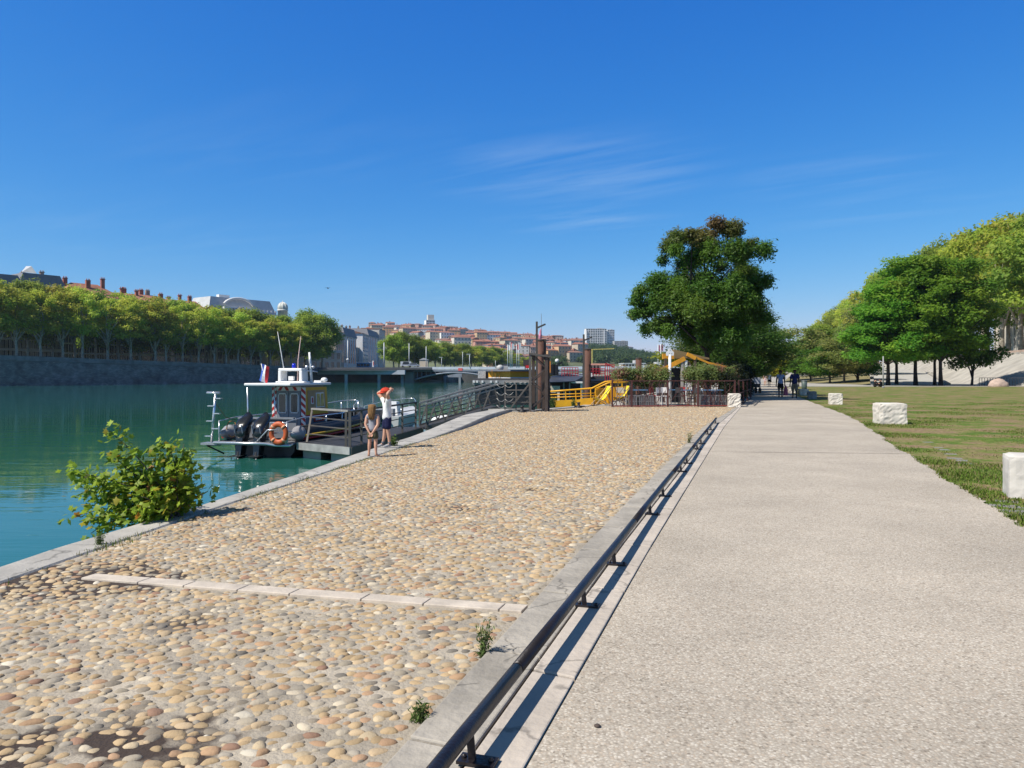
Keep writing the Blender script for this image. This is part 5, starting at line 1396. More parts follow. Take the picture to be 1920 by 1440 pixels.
mb = MB(); mb.prism([(bu(913), 1.1), (bu(957), .1), (L2+.4, 3.0), (L2+.4, 9.5), (bu(918), 9.5)], bz(696), bz(693)); mb.build('roof', mat('roof_bluegrey', (.16, .165, .19), rough=.6), dh)
MB().box((bu(940), 4, bz(690)), (1.2, 1, .5)).build('roof_vent', mat('vent_grey', (.4, .4, .38), rough=.6), dh)
MB().ball((bu(937), 3, bz(689)), (.35, .35, .3), 10, 6).build('satellite_dome', mat('vent_grey', (.4, .4, .4)), dh)
for u in (922, 928, 936, 942): MB().beam((bu(u), .9, bz(709)), (bu(u)+(.25 if u in (942,) else 0), .9, bz(692)), .04).build('deckhouse_post', mat('amber_dark', (.55, .22, .01), rough=.5), dh)
MB().box((bu(901.5), 3, bz(703)), (.75, 1.2, .8)).build('stacked_chairs', mat('pale_wire', (.42, .42, .41), rough=.6, var=.4, scale=12), kb)
MB().box((bu(911), 3, bz(703.5)), (.4, 1.0, .75)).build('dark_doorway', blackh, kb)
for i, (u, vt) in enumerate(((990, 672), (986, 683))): MB().tube([(bu(u), 4, bz(695)), (bu(u), 4, bz(vt))], .05, 6).build('mast', mat('lamp_dark', (.05, .04, .04)), kb)
MB().box((bu(989), 4, bz(679)), (.7, .5, .55)).build('lamp_cluster', mat('lamp_dark', (.05, .04, .04)), kb)
MB().box((bu(992), 3.6, bz(687)), (.5, .3, .28)).build('red_lantern', mat('red_plastic', (.5, .02, .02)), kb)
# ------------------------------------------------------------------ black restaurant barge with red railings
K2 = Vector((XU(1030, 56), 56, WZ)); k2 = thing('restaurant_barge', 'black barge with dark roof and crimson upper deck railings', 'barge', K2, 0)
def b2u(u): return XU(u, 56)-K2.x
def b2z(v): return ZV(v, 56)-WZ
mb = MB(); mb.prism([(b2u(1028), 0), (b2u(1180), 2.5), (b2u(1180)+10, 34), (8, 34), (b2u(1028), 8)], -.5, b2z(728)); mb.build('hull', blackh, k2)
MB().prism([(b2u(1032), .5), (b2u(1150), 2.8), (b2u(1150)+3, 12), (b2u(1035), 12)], b2z(728), b2z(717)).build('cabin', mat('cabin_dark', (.02, .02, .022), rough=.5), k2)
mb = MB(); ra_, rb2 = b2u(1026), b2u(1073)
mb.add([(ra_, -.8, b2z(716)), (rb2+.2, .2, b2z(714.5)), (rb2+1.2, 4, b2z(706)), (ra_+.6, 4, b2z(704.5)), (ra_, -.8, b2z(717.5)), (rb2+.2, .2, b2z(716)), (rb2+1.2, 4, b2z(708)), (ra_+.6, 4, b2z(706.5))],
       [(0, 1, 2, 3), (7, 6, 5, 4), (0, 4, 5, 1), (1, 5, 6, 2), (2, 6, 7, 3), (3, 7, 4, 0)]); mb.build('roof', mat('slate_blue_roof', (.045, .05, .065), rough=.6, var=.15), k2)
for u in (1058, 1069): MB().beam((b2u(u), .5, b2z(748)), (b2u(u), .5, b2z(716)), .09).build('roof_post', mat('grey_post', (.25, .25, .25), rough=.5), k2)
MB().box(((b2u(1072)+b2u(1093))/2, .8, b2z(717)), (b2u(1093)-b2u(1072), 1.0, .12)).build('white_shelf', whm, k2)
MB().beam((b2u(1091.5), .6, b2z(750)), (b2u(1091.5), .6, b2z(717)), .14).build('white_post', whm, k2)
MB().box(((b2u(1033)+b2u(1050))/2, .3, b2z(730)), (b2u(1050)-b2u(1033), .5, .5)).build('menu_cabinet', mat('cream_panel', (.5, .45, .35), rough=.6, var=.2, scale=8), k2)
mb = MB(); mb.prism([(b2u(1052), 5), (b2u(1150), 5), (b2u(1150)+3, 20), (b2u(1056), 20)], b2z(712), b2z(706)); mb.build('upper_deck', mat('cabin_dark2', (.05, .05, .055), rough=.6), k2)
crim = mat('crimson_rail', (.42, .02, .035), rough=.5, var=.1)
def fence_u(u0, u1, v0, v1, y, nb, name='deck_railing', m=crim, w=.05, par=k2, fu=b2u, fz=b2z, nr=3):
    mb = MB()
    for i in range(nr):
        z = fz(v0)+(fz(v1)-fz(v0))*(1-i/nr)
        mb.beam((fu(u0), y, z), (fu(u1), y, z), w)
    for i in range(nb+1):
        x = fu(u0)+(fu(u1)-fu(u0))*i/nb; mb.beam((x, y, fz(v0)), (x, y, fz(v1)), w)
    return mb.build(name, m, par)
fence_u(1062, 1095, 706, 688, 5.1, 6); fence_u(1108, 1150, 706, 690, 5.1, 7)
fence_u(1148, 1166, 716, 682, 4.2, 4); 
MB().beam((b2u(1148), 4.2, b2z(680)), (b2u(1166), 4.2, b2z(688)), .09).build('sloped_rail', crim, k2)
MB().box(((b2u(1110)+b2u(1142))/2, 6.5, b2z(692)), (b2u(1142)-b2u(1110), 2.5, .7)).build('deck_bar', mat('bar_dark', (.035, .03, .03), rough=.6), k2)
for i in range(5): MB().box((b2u(1112+i*7), 5.22, b2z(693)), (.13, .1, .75)).build('bar_slat', mat('bar_slat', (.16, .14, .13), rough=.7), k2)
MB().box((b2u(1116), 4.7, b2z(703)), (.5, .4, .3)).build('white_box', whm, k2)
for u in (1040, 1046): MB().box((b2u(u), 3, b2z(693)), (.3, .4, .8)).build('loudspeaker', blackh, k2)
MB().tube([(b2u(1049), 3, b2z(704)), (b2u(1049), 3, b2z(682))], [.12, .09], 8).build('statue_figure', mat('dark_statue', (.05, .05, .055), rough=.5), k2)
mb = MB(); mb.ball((b2u(1049), 3, b2z(675)), .16, 10, 6); mb.build('lamp_globe', whm, k2)
MB().beam((b2u(1049), 3, b2z(683)), (b2u(1060), 3, b2z(678)), .14).build('spot_arm', blackh, k2)
MB().box((b2u(1029.5), .2, b2z(688)), (.26, .1, .85)).build('orange_sign', mat('orange_board', (.55, .18, .03), rough=.6), k2)
# ------------------------------------------------------------------ yellow gangway plate and railings
yl = mat('yellow_steel', (.72, .36, .008), rough=.5, var=.14, scale=2.5)
yg = thing('yellow_gangway', 'bright yellow steel gangway with railings leading to the barges', 'gangway', Vector((XU(1036, 37.2), 37.2, 0)))
YY = 37.2
def wp(u, v, Y=YY): return W(u, v, Y)
mb = MB(); mb.extrude([wp(1036, 751), wp(1048, 751), wp(1048, 763), wp(1042, 763)][::-1], (0, .1, 0)); 
mb.extrude([wp(1048, 750.5), wp(1088, 749), wp(1088, 761), wp(1048, 763)][::-1], (0, .12, 0)); mb.extrude([wp(1088, 747.5), wp(1112, 746), wp(1112, 760), wp(1088, 761)][::-1], (0, .08, 0)); mb.build('side_plate', yl, yg, world=True)
mb = MB(); mb.extrude([wp(1112, 748, 37.5), wp(1117, 728, 37.5), wp(1147, 727, 37.5), wp(1148, 757, 37.5), wp(1113, 758, 37.5)][::-1], (0, .1, 0)); mb.build('ramp_plate', yl, yg, world=True)
mb = MB(); mb.extrude([wp(1148, 726, 37.9), wp(1176, 724, 37.9), wp(1176, 745, 37.9), wp(1148, 752, 37.9)][::-1], (0, .1, 0)); mb.build('ramp_plate', yl, yg, world=True)
for path in ([(1032, 734), (1060, 732), (1085, 730), (1110, 728), (1134, 716), (1168, 713)], [(1118, 728), (1143, 717), (1178, 716.5)]):
    MB().tube([wp(u, v, YY+.2) for u, v in path], .042, 8).build('hand_rail', yl, yg, world=True)
for v0, v1 in ((740, 737), (745.5, 742)): MB().tube([wp(1032, v0, YY+.2), wp(1117, v1, YY+.2)], .026, 6).build('rail', yl, yg, world=True)
for u, v in ((1060, 732), (1079, 731), (1089, 730), (1107, 728), (1116, 726), (1136, 716), (1145, 716), (1166, 714)): MB().beam(wp(u, v, YY+.2), wp(u+1, 752, YY+.2), .045).build('post', yl, yg, world=True)
MB().beam(wp(1047, 735, YY+.25), wp(1047, 751, YY+.25), .11).build('cream_post', mat('cream_paint', (.62, .56, .42), rough=.6), yg, world=True)
# deck chairs
wood = mat('pale_wood', (.48, .34, .20), rough=.7, var=.15, scale=5)
ycl = mat('yellow_canvas', (.78, .60, .02), rough=.85, var=.1, scale=5)
def deckchair(u, v, Y, lab, rz):
    g = Vector((XU(u, Y), Y, 0)); t = thing('deck_chair', lab, 'deck chair', g, rz, 'yellow deck chairs on the quay')
    for s in (-.26, .26):
        MB().beam((-.45, s, .03), (.42, s, .95), .035).build('frame_bar', wood, t); MB().beam((.35, s*.9, .03), (-.35, s*.9, .42), .035).build('frame_bar', wood, t); MB().beam((.42, s, .03), (.12, s, .62), .03).build('strut', wood, t)
    mb = MB(); vs = []
    pr = [(.42, .95), (.28, .66), (.08, .38), (-.12, .25), (-.35, .40)]
    for x, z in pr: vs += [(x, -.24, z), (x, .24, z)]
    mb.add(vs, [(2*i, 2*i+1, 2*i+3, 2*i+2) for i in range(4)], 0, True); mb.build('sling', ycl, t)
deckchair(1128, 758, 36.6, 'yellow canvas deck chair in front of the yellow ramp plate', R(18))
deckchair(1163, 757, 37.0, 'yellow canvas deck chair behind the fence end panel', R(10))
# ------------------------------------------------------------------ terrace fence: wrought panels of criss-cross bars
fm = mat('rust_red_iron', (.075, .022, .018), rough=.7, var=.3, scale=6)
FA, FB = G(1148, 763), G(1380, 762)
fe = thing('terrace_fence', 'dark rust red iron fence with criss-cross bars around the bar terrace', 'fence', FA)
fd = (FB-FA); fl_ = fd.length; fd.normalize(); fh = 1.2
posts = [0, .155, .445, .69, .99]
for t in posts: MB().beam(FA+fd*fl_*t, FA+fd*fl_*t+Vector((0, 0, fh+.03)), .07).build('post', fm, fe, world=True)
for a, b in zip(posts, posts[1:]):
    p, q = FA+fd*fl_*a, FA+fd*fl_*b
    MB().beam(p+Vector((0, 0, fh)), q+Vector((0, 0, fh)), .06, .05).build('top_rail', fm, fe, world=True)
    MB().beam(p+Vector((0, 0, .04)), q+Vector((0, 0, .04)), .05, .05).build('bottom_rail', mat('fence_foot_red', (.24, .05, .04), rough=.8), fe, world=True)
    mb = MB(); rr = random.Random(int(a*100)); ln = (q-p).length
    for i in range(int(ln*14)):
        x0 = rr.uniform(0, ln); x1 = min(max(x0+rr.uniform(-.6, .6), 0), ln); z0, z1 = (.04, fh) if rr.random() < .5 else (rr.uniform(.04, .6), rr.uniform(.5, fh))
        mb.beam(p+fd*x0+Vector((0, rr.uniform(-.012, .012), z0)), p+fd*x1+Vector((0, rr.uniform(-.012, .012), z1)), .016)
    mb.build('infill', fm, fe, world=True)
fs_ = thing('terrace_fence', 'dark iron fence running away along the path below the hedge', 'fence', FB)
d2 = (Vector((XU(1404, 47), 47, 0))-FB); l2 = d2.length; d2.normalize()
for t in (0.01, .33, .66, 1): MB().beam(FB+d2*l2*t+Vector((.12, 0, 0)), FB+d2*l2*t+Vector((.12, 0, fh)), .06).build('post', fm, fs_, world=True)
for z in (fh, .6, .05): MB().beam(FB+Vector((.12, 0, z)), FB+d2*l2+Vector((.12, 0, z)), .045).build('rail', fm, fs_, world=True)
# crates, stacked three high in each pile
crm = mat('grey_crate', (.10, .097, .10), rough=.6, var=.15, scale=4)
def make_crate():
    t = thing('crate', 'x', 'crate', (0, 0, 0), 0)
    mb = MB(); mb.box((0, 0, .012), (.40, .30, .024)); base = mb.build('crate_floor', crm, t)
    for s in (-1, 1):
        for nm, c, d in (('side_panel', (0, s*.145, .14), (.40, .012, .24)), ('end_panel', (s*.194, 0, .14), (.012, .278, .24))):
            MB().box(c, d).build(nm, crm, t)
        mb = MB(); mb.box((0, s*.155, .25), (.41, .012, .03)); mb.build('rim', mat('crate_rim', (.24, .23, .235), rough=.6), t)
        for x in (-.16, -.05, .06, .165): MB().box((x, s*.155, .12), (.022, .012, .22)).build('rib', mat('crate_rim', (.24, .23, .235)), t)
    return t
c0 = make_crate(); first = True
piles = [(1186, 36.25, 'left'), (1204, 36.3, 'left'), (1217, 36.25, 'left'), (1322, 36.2, 'right'), (1338, 36.25, 'right'), (1353, 36.2, 'right')]
wh = {0: 'left column', 1: 'middle column', 2: 'right column'}
for i, (u, Y, sd) in enumerate(piles):
    for j in range(2):
        c = c0 if first else copy_tree(c0); first = False
        c.location = (XU(u, Y), Y, -.02+j*.265); c.rotation_euler.z = R(rnd.uniform(-3, 3))
        c['label'] = f"grey slatted crate, {'upper' if j else 'bottom'}, {wh[i%3]} of the wall by the {'deck chairs' if sd=='left' else 'white corner block'}"
        c['group'] = 'grey slatted crates behind the terrace fence'
# blue-topped tables and bistro chairs
bl = mat('blue_table_top', (.10, .20, .33), rough=.5, var=.15)
dm = mat('dark_bistro_metal', (.05, .045, .045), rough=.5, metal=.2)
wm_ = mat('white_bistro_metal', (.6, .58, .56), rough=.5)
def table(u, Y, lab, wd=.9, m=bl):
    t = thing('table', lab, 'table', (XU(u, Y), Y, 0), 0, 'bistro tables on the bar terrace')
    MB().box((0, 0, .74), (wd, .6, .04)).build('table_top', m, t)
    for sx in (-1, 1):
        for sy in (-1, 1): MB().beam((sx*wd*.42, sy*.24, 0), (sx*wd*.42, sy*.24, .72), .03).build('leg', dm, t)
for u, Y, lab, wd in ((1190, 37.4, 'long blue topped table behind the crates near the deck chair', 1.2), (1334, 37.3, 'blue topped table behind the crates near the white corner block', 1.0),
                      (1262, 38.0, 'blue topped table beside the white post', .7), (1285, 37.3, 'blue topped table at the middle of the fence', .6)): table(u, Y, lab, wd)
def chair(u, Y, lab, rz, m):
    t = thing('chair', lab, 'chair', (XU(u, Y), Y, 0), rz, 'bistro chairs on the bar terrace')
    MB().box((0, 0, .45), (.38, .38, .025)).build('seat', m, t)
    MB().box((0, .19, .74), (.36, .02, .26)).build('backrest', m, t)
    for sx in (-1, 1):
        MB().beam((sx*.17, -.17, 0), (sx*.17, -.17, .45), .025).build('leg', m, t); MB().beam((sx*.17, .2, 0), (sx*.17, .18, .86), .025).build('leg', m, t)
orange = mat('orange_seat', (.40, .15, .04), rough=.6); redc = mat('red_seat', (.35, .03, .03), rough=.6)
for i, (u, Y, rz, m, lab) in enumerate(((1240, 36.6, .3, wm_, 'white metal bistro chair left of the white post'), (1250, 37.5, 2.4, wm_, 'white metal bistro chair turned away behind the white post'),
        (1272, 36.9, -.4, dm, 'dark bistro chair right of the white post'), (1297, 37.4, 1.2, orange, 'orange bistro chair near the middle of the fence'), (1304, 36.7, -.7, dm, 'dark bistro chair left of the second crate wall'),
        (1228, 37.9, .9, redc, 'red bistro chair behind the first crate wall'), (1278, 38.8, 2.9, redc, 'red bistro chair in the shade at the back of the terrace'), (1165, 36.9, .2, wm_, 'white metal bistro chair beside the yellow deck chairs'))):
    chair(u, Y, lab, rz, m)
# white post with round-topped sign board
wpz = thing('sign_post', 'tall white post with scalloped white sign board on top', 'sign post', G(1256, 755))
h_ = ZV(665, wpz.location.y)
MB().tube([(0, 0, 0), (0, 0, h_)], .075, 12).build('post', whitep, wpz)
mb = MB(); kx = wpz.location.y/F0
poly = [(-7*kx, 0), (7*kx, 0), (7.2*kx, 6*kx), (5*kx, 8.5*kx), (3.6*kx, 9.5*kx), (2.6*kx, 12.5*kx), (0, 14*kx), (-2.6*kx, 12.5*kx), (-3.6*kx, 9.5*kx), (-5*kx, 8.5*kx), (-7.2*kx, 6*kx)]
mb.extrude([(x, -.05, h_+z-.05) for x, z in poly], (0, .06, 0)); sb = mb.build('sign_board', whitep, wpz)
for x, z in ((0, 10.5), (-1.5, 4), (3, 4)): MB().lathe([(.022, -.062), (.022, -.052)], 8, (x*kx, 0, h_+z*kx-.05), axis='Y').build('mark', mat('mark_grey', (.25, .25, .25), rough=.8), sb)
# yellow timber kiosk with sloping roof beam and chutes
ky = mat('yellow_timber', (.60, .27, .015), rough=.6, var=.18, scale=3)
kd = mat('dark_timber', (.09, .06, .04), rough=.8, var=.25)
ks_ = thing('kiosk', 'yellow timber kiosk with long sloping beams under the big tree', 'kiosk', Vector((XU(1290, 41), 41, 0)))
KY = 41.5
def kp(u, v, Y=KY): return W(u, v, Y)
mb = MB(); mb.extrude([kp(1243, 663), kp(1264, 663), kp(1264, 673), kp(1243, 673)][::-1], (0, .25, 0)); mb.build('fascia', ky, ks_, world=True)
mb = MB(); mb.extrude([kp(1264, 655), kp(1300, 664), kp(1330, 671), (kp(1330, 674)), kp(1300, 671), kp(1264, 672)][::-1], (0, 1.6, 0)); mb.build('roof', mat('kiosk_roof', (.20, .14, .06), rough=.8, var=.2), ks_, world=True)
MB().beam(kp(1288, 663), kp(1327, 680), .13, .10).build('roof_beam', ky, ks_, world=True)
MB().beam(kp(1327, 680), kp(1362, 688), .14, .10).build('roof_beam', ky, ks_, world=True)
MB().beam(kp(1284, 672), kp(1237, 696), .20, .22).build('chute', ky, ks_, world=True)
MB().beam(kp(1304, 672), kp(1288, 664), .2).build('cross_beam', ky, ks_, world=True)
for u, v0, v1, m in ((1279, 674, 757, mat('weathered_post', (.34, .31, .28), rough=.8, var=.2)), (1286, 676, 757, whitep), (1303, 675, 756, kd), (1321, 680, 756, kd), (1248, 672, 757, kd)):
    MB().beam(kp(u, v1), kp(u, v0), .13).build('post', m, ks_, world=True)
mb = MB(); mb.extrude([kp(1286, 698), kp(1286, 682), kp(1291, 677), kp(1296, 684), kp(1296, 698)], (0, .3, 0)); nb_ = mb.build('lantern_box', kd, ks_, world=True)
mb = MB(); mb.extrude([kp(1286.5, 688, KY-.02), kp(1295.5, 688, KY-.02), kp(1295.5, 684.5, KY-.02), kp(1286.5, 684.5, KY-.02)], (0, .01, 0)); mb.build('lantern_band', mat('tan_band', (.35, .28, .22), rough=.7), ks_, world=True)
MB().beam(kp(1253, 745, KY+.6), kp(1253, 690, KY+.6), .5, 1.2).build('counter_back', mat('counter_dark', (.02, .02, .022), rough=.7), ks_, world=True)
mb = MB(); mb.box((kp(1268, 720).x, KY+.9, .75), (1.4, .5, 1.5)); mb.build('counter', mat('counter_dark', (.02, .02, .022)), ks_, world=True)
# oleanders in planters
def oleander(u0, u1, v0, v1, Y, lab, seed):
    r = np.random.default_rng(seed); rr = random.Random(seed)
    c = Vector((XU((u0+u1)/2, Y), Y, 0)); t = thing('planted_shrub', lab, 'shrub', c, 0, 'bushy shrubs in planters behind the terrace fence')
    wx = (u1-u0)/F0*Y/2; zt, zb = ZV(v0, Y), ZV(v1, Y); cl = []
    for i in range(40):
        x = rr.uniform(-1, 1)*wx*.95; e = math.sqrt(max(.1, 1-(x/wx)**2)); z = (zb+zt)/2+rr.uniform(-.9, .75)*(zt-zb)/2*e
        g = rr.random(); col = (.19, .25, .075) if g < .72 else ((.26, .23, .09) if g < .9 else (.28, .15, .10))
        cl.append((x, rr.uniform(-.4, .4), z, rr.uniform(.30, .46), col))
    link('foliage', crown('foliage', cl, 2300, .058, LEAF, r, squash=.9, asp=.34, shell=.3), t)
    mb = MB()
    for i in range(7): mb.tube([(rr.uniform(-.2, .2), 0, .4), (rr.uniform(-.6, .6)*wx, rr.uniform(-.2, .2), (zb+zt)/2)], [.02, .01], 5)
    mb.build('stem', BARK, t)
    MB().box((0, 0, .24), (wx*1.1, .45, .48), taper=1.05).build('planter', mat('planter_grey', (.16, .15, .15), rough=.8), t)
oleander(1153, 1250, 687, 722, 38.4, 'bushy olive green shrub with reddish tips, beside the yellow ramp', 3)
oleander(1288, 1378, 686, 716, 38.6, 'bushy olive green shrub with reddish tips, in front of the kiosk beams', 4)
# dark hedge along the path end of the terrace
r = np.random.default_rng(77); cl = []
for i in range(90):
    t = rnd.random(); Y = 37.5+t*20; x = XU(1377, 37.5)+(XU(1408, 57.5)-XU(1377, 37.5))*t
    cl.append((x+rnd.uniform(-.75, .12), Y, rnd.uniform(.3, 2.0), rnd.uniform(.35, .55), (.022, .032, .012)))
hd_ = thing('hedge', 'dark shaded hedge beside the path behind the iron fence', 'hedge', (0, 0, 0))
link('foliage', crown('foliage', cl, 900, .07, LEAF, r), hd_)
mb = MB()
for i in range(14):
    t = i/13; Y = 37.6+t*19.6; x = XU(1377, 37.5)+(XU(1408, 57.5)-XU(1377, 37.5))*t-.35; mb.tube([(x, Y, -.03), (x+.05, Y+.1, 1.6)], [.05, .02], 6)
mb.build('stem', DBARK, hd_)
# red parasol and small grey service cart past the hedge
pr_ = thing('parasol', 'closed red parasol beside the path past the dark hedge', 'parasol', Vector((XU(1403, 60), 60, 0)))
MB().tube([(0, 0, 0), (0, 0, 2.2)], .03, 6).build('pole', whitep, pr_)
k = 60/F0
mb = MB(); mb.tube([(-12*k, 0, ZV(694, 60)), (-4*k, 0, ZV(697, 60)), (1*k, 0, ZV(699, 60)), (2.5*k, 0, ZV(706, 60))], [.08, .22, .25, .1], 8); mb.build('canopy', mat('red_canvas', (.6, .03, .03), rough=.8), pr_)
cv = thing('service_cart', 'small grey service cart parked beside the path past the hedge', 'cart', Vector((XU(1413, 62), 62, 0)))
MB().box((0, 0, 1.0), (.75, 1.4, .5), taper=.9).build('cart_body', mat('cart_grey', (.35, .36, .4), rough=.5), cv)
for sx in (-1, 1):
    for sy in (-1, 1): MB().lathe([(.22, -.06), (.22, .06)], 12, (sx*.34, sy*.5, .22), axis='X').build('wheel', blackr, cv)
MB().box((0, 0, .6), (.7, 1.3, .3)).build('chassis', blackr, cv)
# ------------------------------------------------------------------ the big ash by the terrace (clumps measured on the photo)
def big_tree():
    r = np.random.default_rng(101); rr = random.Random(101); Y0 = 46.0; s = Y0/F0/3.6
    base = Vector((XU(1327, Y0), Y0, -.03))
    bl = [(480,185,70),(430,250,85),(400,330,60),(520,210,60),(655,160,65),(735,155,55),(640,200,85),(760,200,85),(700,260,95),(930,270,65),(960,330,80),(1010,430,75),(920,440,90),(850,350,70),(560,340,95),(640,330,100),(760,340,100),
          (300,500,70),(375,470,60),(350,600,80),(990,520,70),(960,720,80),(330,560,80),(220,560,60),(200,620,60),(190,710,55),(260,690,75),(330,650,95),(440,540,90),(430,640,110),(540,480,110),(600,580,120),(680,480,120),(760,580,120),(860,520,100),(940,560,80),(980,620,55),
          (300,800,70),(370,840,60),(420,770,95),(520,720,110),(620,700,120),(730,690,115),(830,660,100),(930,690,90),(900,790,100),(780,790,110),(660,810,110),(560,820,90),(980,760,70),(700,900,90),(820,890,95),(900,880,85),(600,890,60)]
    cl = []
    for x, y, R_ in bl:
        px = (x-680)*s; e = 1-min(.95, (px/4.3)**2)
        for k in range(2):
            dy = rr.uniform(-1, 1)*3.3*math.sqrt(e)
            u, v = 1140+x/3.6, 390+y/3.6
            p = W(u, v, Y0)+Vector((0, dy, 0)); 
            fade = ss(370, 80, y)+rr.uniform(-.15, .15)
            c = np.array((.078, .175, .024))*(1-max(0, fade))+np.array((.17, .105, .045))*max(0, fade)
            if rr.random() < .25: c = c*1.15+np.array((.02, .012, 0))
            cl.append((p.x-base.x, p.y-base.y, p.z-base.z, R_*s*(1 if k == 0 else .85), tuple(c)))
    t = thing('ash_tree', 'big dark green tree with reddish top leaves beside the terrace', 'tree', base)
    link('crown', crown('crown', cl, 2600, .095, LEAF, r, squash=.92, asp=.36, jit=.22, shell=.35), t)
    mb = MB(); limbs(mb, (0, 0, 0), (-.3, 0, 7.5), .21, .05, cl, 34, rr, start=.32, kink=.5, sides=10); mb.build('trunk', DBARK, t)
big_tree()

# ------------------------------------------------------------------ families of trees: a few grown forms, copied as things
def grow(seed, H, cr, cb, n, R_, dens, leaf, colors, bark, tr=.28, squash=.75, fork=.35, shape='round', nl=16, asp=.55, lean=0, leafm=None, shell=.5):
    r = np.random.default_rng(seed); rr = random.Random(seed); cl = []
    hc = H-cb
    for i in range(n):
        for _ in range(30):
            z = rr.random()
            if shape == 'round': rad = math.sin(math.pi*min(.97, .16+z*.80))**.7
            elif shape == 'vase': rad = .45+.55*math.sin(math.pi*min(1, z*.85+.1))
            else: rad = (1-z)**.75*.95+.1
            a = rr.uniform(0, 6.283); q = math.sqrt(rr.random())
            x, y = math.cos(a)*q*rad*cr, math.sin(a)*q*rad*cr
            zz_ = cb+R_*.5+z*(hc-R_*1.1)
            if all((x-c[0])**2+(y-c[1])**2+((zz_-c[2])*1.2)**2 > (R_*.62)**2 for c in cl): break
        c = colors[rr.randrange(len(colors))]
        cl.append((x, y, zz_, R_*rr.uniform(.7, 1.15), c))
    cm_ = crown('crown', cl, dens, leaf, leafm or LEAFV, r, squash=squash, asp=asp, shell=shell)
    mb = MB(); limbs(mb, (0, 0, -.1), (lean, 0, cb+hc*.6), tr, tr*.25, cl, nl, rr, start=fork, kink=.5, sides=8)
    tm = mb.build('trunk', bark); me = tm.data; bpy.data.objects.remove(tm)
    return cm_, me
def plant(ms, loc, sc, rz, name, label, group, cat='tree'):
    t = thing(name, label, cat, loc, rz, group); 
    t.scale = (sc[0], sc[0], sc[1]) if isinstance(sc, tuple) else (sc, sc, sc)
    link('crown', ms[0], t); link('trunk', ms[1], t); return t
PCOL = [(.47, .53, .075), (.41, .50, .065), (.51, .55, .085), (.34, .46, .06), (.49, .49, .09)]
GCOL = [(.27, .37, .055), (.32, .41, .06), (.21, .31, .05)]
PL_ = [grow(200+i, 20, 6.5, 7.0, 46, 2.0, 34, .32, PCOL, PBARK, tr=.42, squash=.58, fork=.22, nl=20) for i in range(4)]
PG_ = [grow(220+i, 20, 6.6, 4.2, 38, 2.6, 62, .30, GCOL, PBARK, tr=.42, squash=.75, fork=.45, nl=12) for i in range(3)]

# ------------------------------------------------------------------ far quay: wall, street, plane trees
QA, QB = Vector((-127, 190, 0)), Vector((-67.5, 270, 0)); ZA, ZB = 6.3, 3.95
QD = (QB-QA); QL = QD.length; QD.normalize(); QN = Vector((-QD.y, QD.x, 0))           # outward, away from the river
def qz(t): return ZA+(ZB-ZA)*max(t, -1.5) if t < 1 else ZB
def QP(t, d): return QA+QD*QL*t+QN*d+Vector((0, 0, qz(t)))
def q_at(u, d):
    k = (u-U0)/F0; o = QA+QN*d; D = QD*QL
    return (k*o.y-o.x)/(D.x-k*D.y)
wallm = mat('river_wall_stone', (.17, .163, .16), rough=.95, var=.45, scale=.5, bump=.6, bscale=1.2, detail=10)
def brickify(m, sc=1.1):
    nt = m.node_tree; b = nt.nodes['Principled BSDF']; src = b.inputs['Base Color'].links[0].from_socket
    tc = node(nt, 'ShaderNodeTexCoord'); mp = node(nt, 'ShaderNodeMapping'); mp.inputs['Rotation'].default_value = (R(90), 0, 0)
    sx_ = node(nt, 'ShaderNodeSeparateXYZ'); nt.links.new(tc.outputs['Object'], sx_.inputs[0])
    cb_ = node(nt, 'ShaderNodeCombineXYZ'); nt.links.new(sx_.outputs[1], cb_.inputs[0]); nt.links.new(sx_.outputs[2], cb_.inputs[1])
    br = node(nt, 'ShaderNodeTexBrick'); br.inputs['Scale'].default_value = sc; br.inputs['Color1'].default_value = (1.2, 1.2, 1.2, 1); br.inputs['Color2'].default_value = (.7, .7, .72, 1); br.inputs['Mortar'].default_value = (.55, .55, .55, 1)
    br.inputs['Mortar Size'].default_value = .03
    nt.links.new(cb_.outputs[0], br.inputs['Vector'])
    mx = node(nt, 'ShaderNodeMix', data_type='RGBA'); mx.blend_type = 'MULTIPLY'; mx.inputs[0].default_value = 1
    nt.links.new(src, mx.inputs[6]); nt.links.new(br.outputs['Color'], mx.inputs[7]); nt.links.new(mx.outputs[2], b.inputs['Base Color'])
brickify(wallm, .9)
qw = thing('quay_wall', 'long dark stone river wall along the opposite bank', 'wall', QP(0, 0)-Vector((0, 0, qz(0))))
def along(t0, t1, n): return [t0+(t1-t0)*i/n for i in range(n+1)]
def ribbon(ts, prof):
    mb = MB(); k = len(prof); vs = []
    for t in ts:
        for d, dz, ab in prof:
            p = QP(t, d); vs.append((p.x, p.y, dz if ab else p.z+dz))
    mb.add(vs, [(r_*k+i, (r_+1)*k+i, (r_+1)*k+i+1, r_*k+i+1) for r_ in range(len(ts)-1) for i in range(k-1)]); return mb
ribbon(along(-.9, 1.06, 24), [(-1.0, WZ-1, True), (-.15, -1.0, False), (0, -.98, False)]).build('wall_face', wallm, qw, world=True)
ribbon(along(-.9, 1.06, 24), [(-.2, -1.25, False), (-.28, -1.2, False), (-.28, -1.0, False), (-.15, -.98, False), (-.1, -.0, False), (.35, .0, False), (.35, -1.1, False)]).build('parapet', mat('parapet_stone', (.15, .148, .15), rough=.9, var=.3, scale=.7), qw, world=True)
asph = mat('asphalt', (.055, .055, .055), rough=.95, var=.15)
tag(ribbon(along(-.9, 1.06, 12), [(.3, -1.0, False), (75, -1.0, False)]).build('far_street', asph), kind='structure')
FR = [-34, -4, 31, 76, 118, 154, 201, 245, 291, 311, 342, 372, 402, 424, 446, 470, 488, 507, 526, 545, 560]
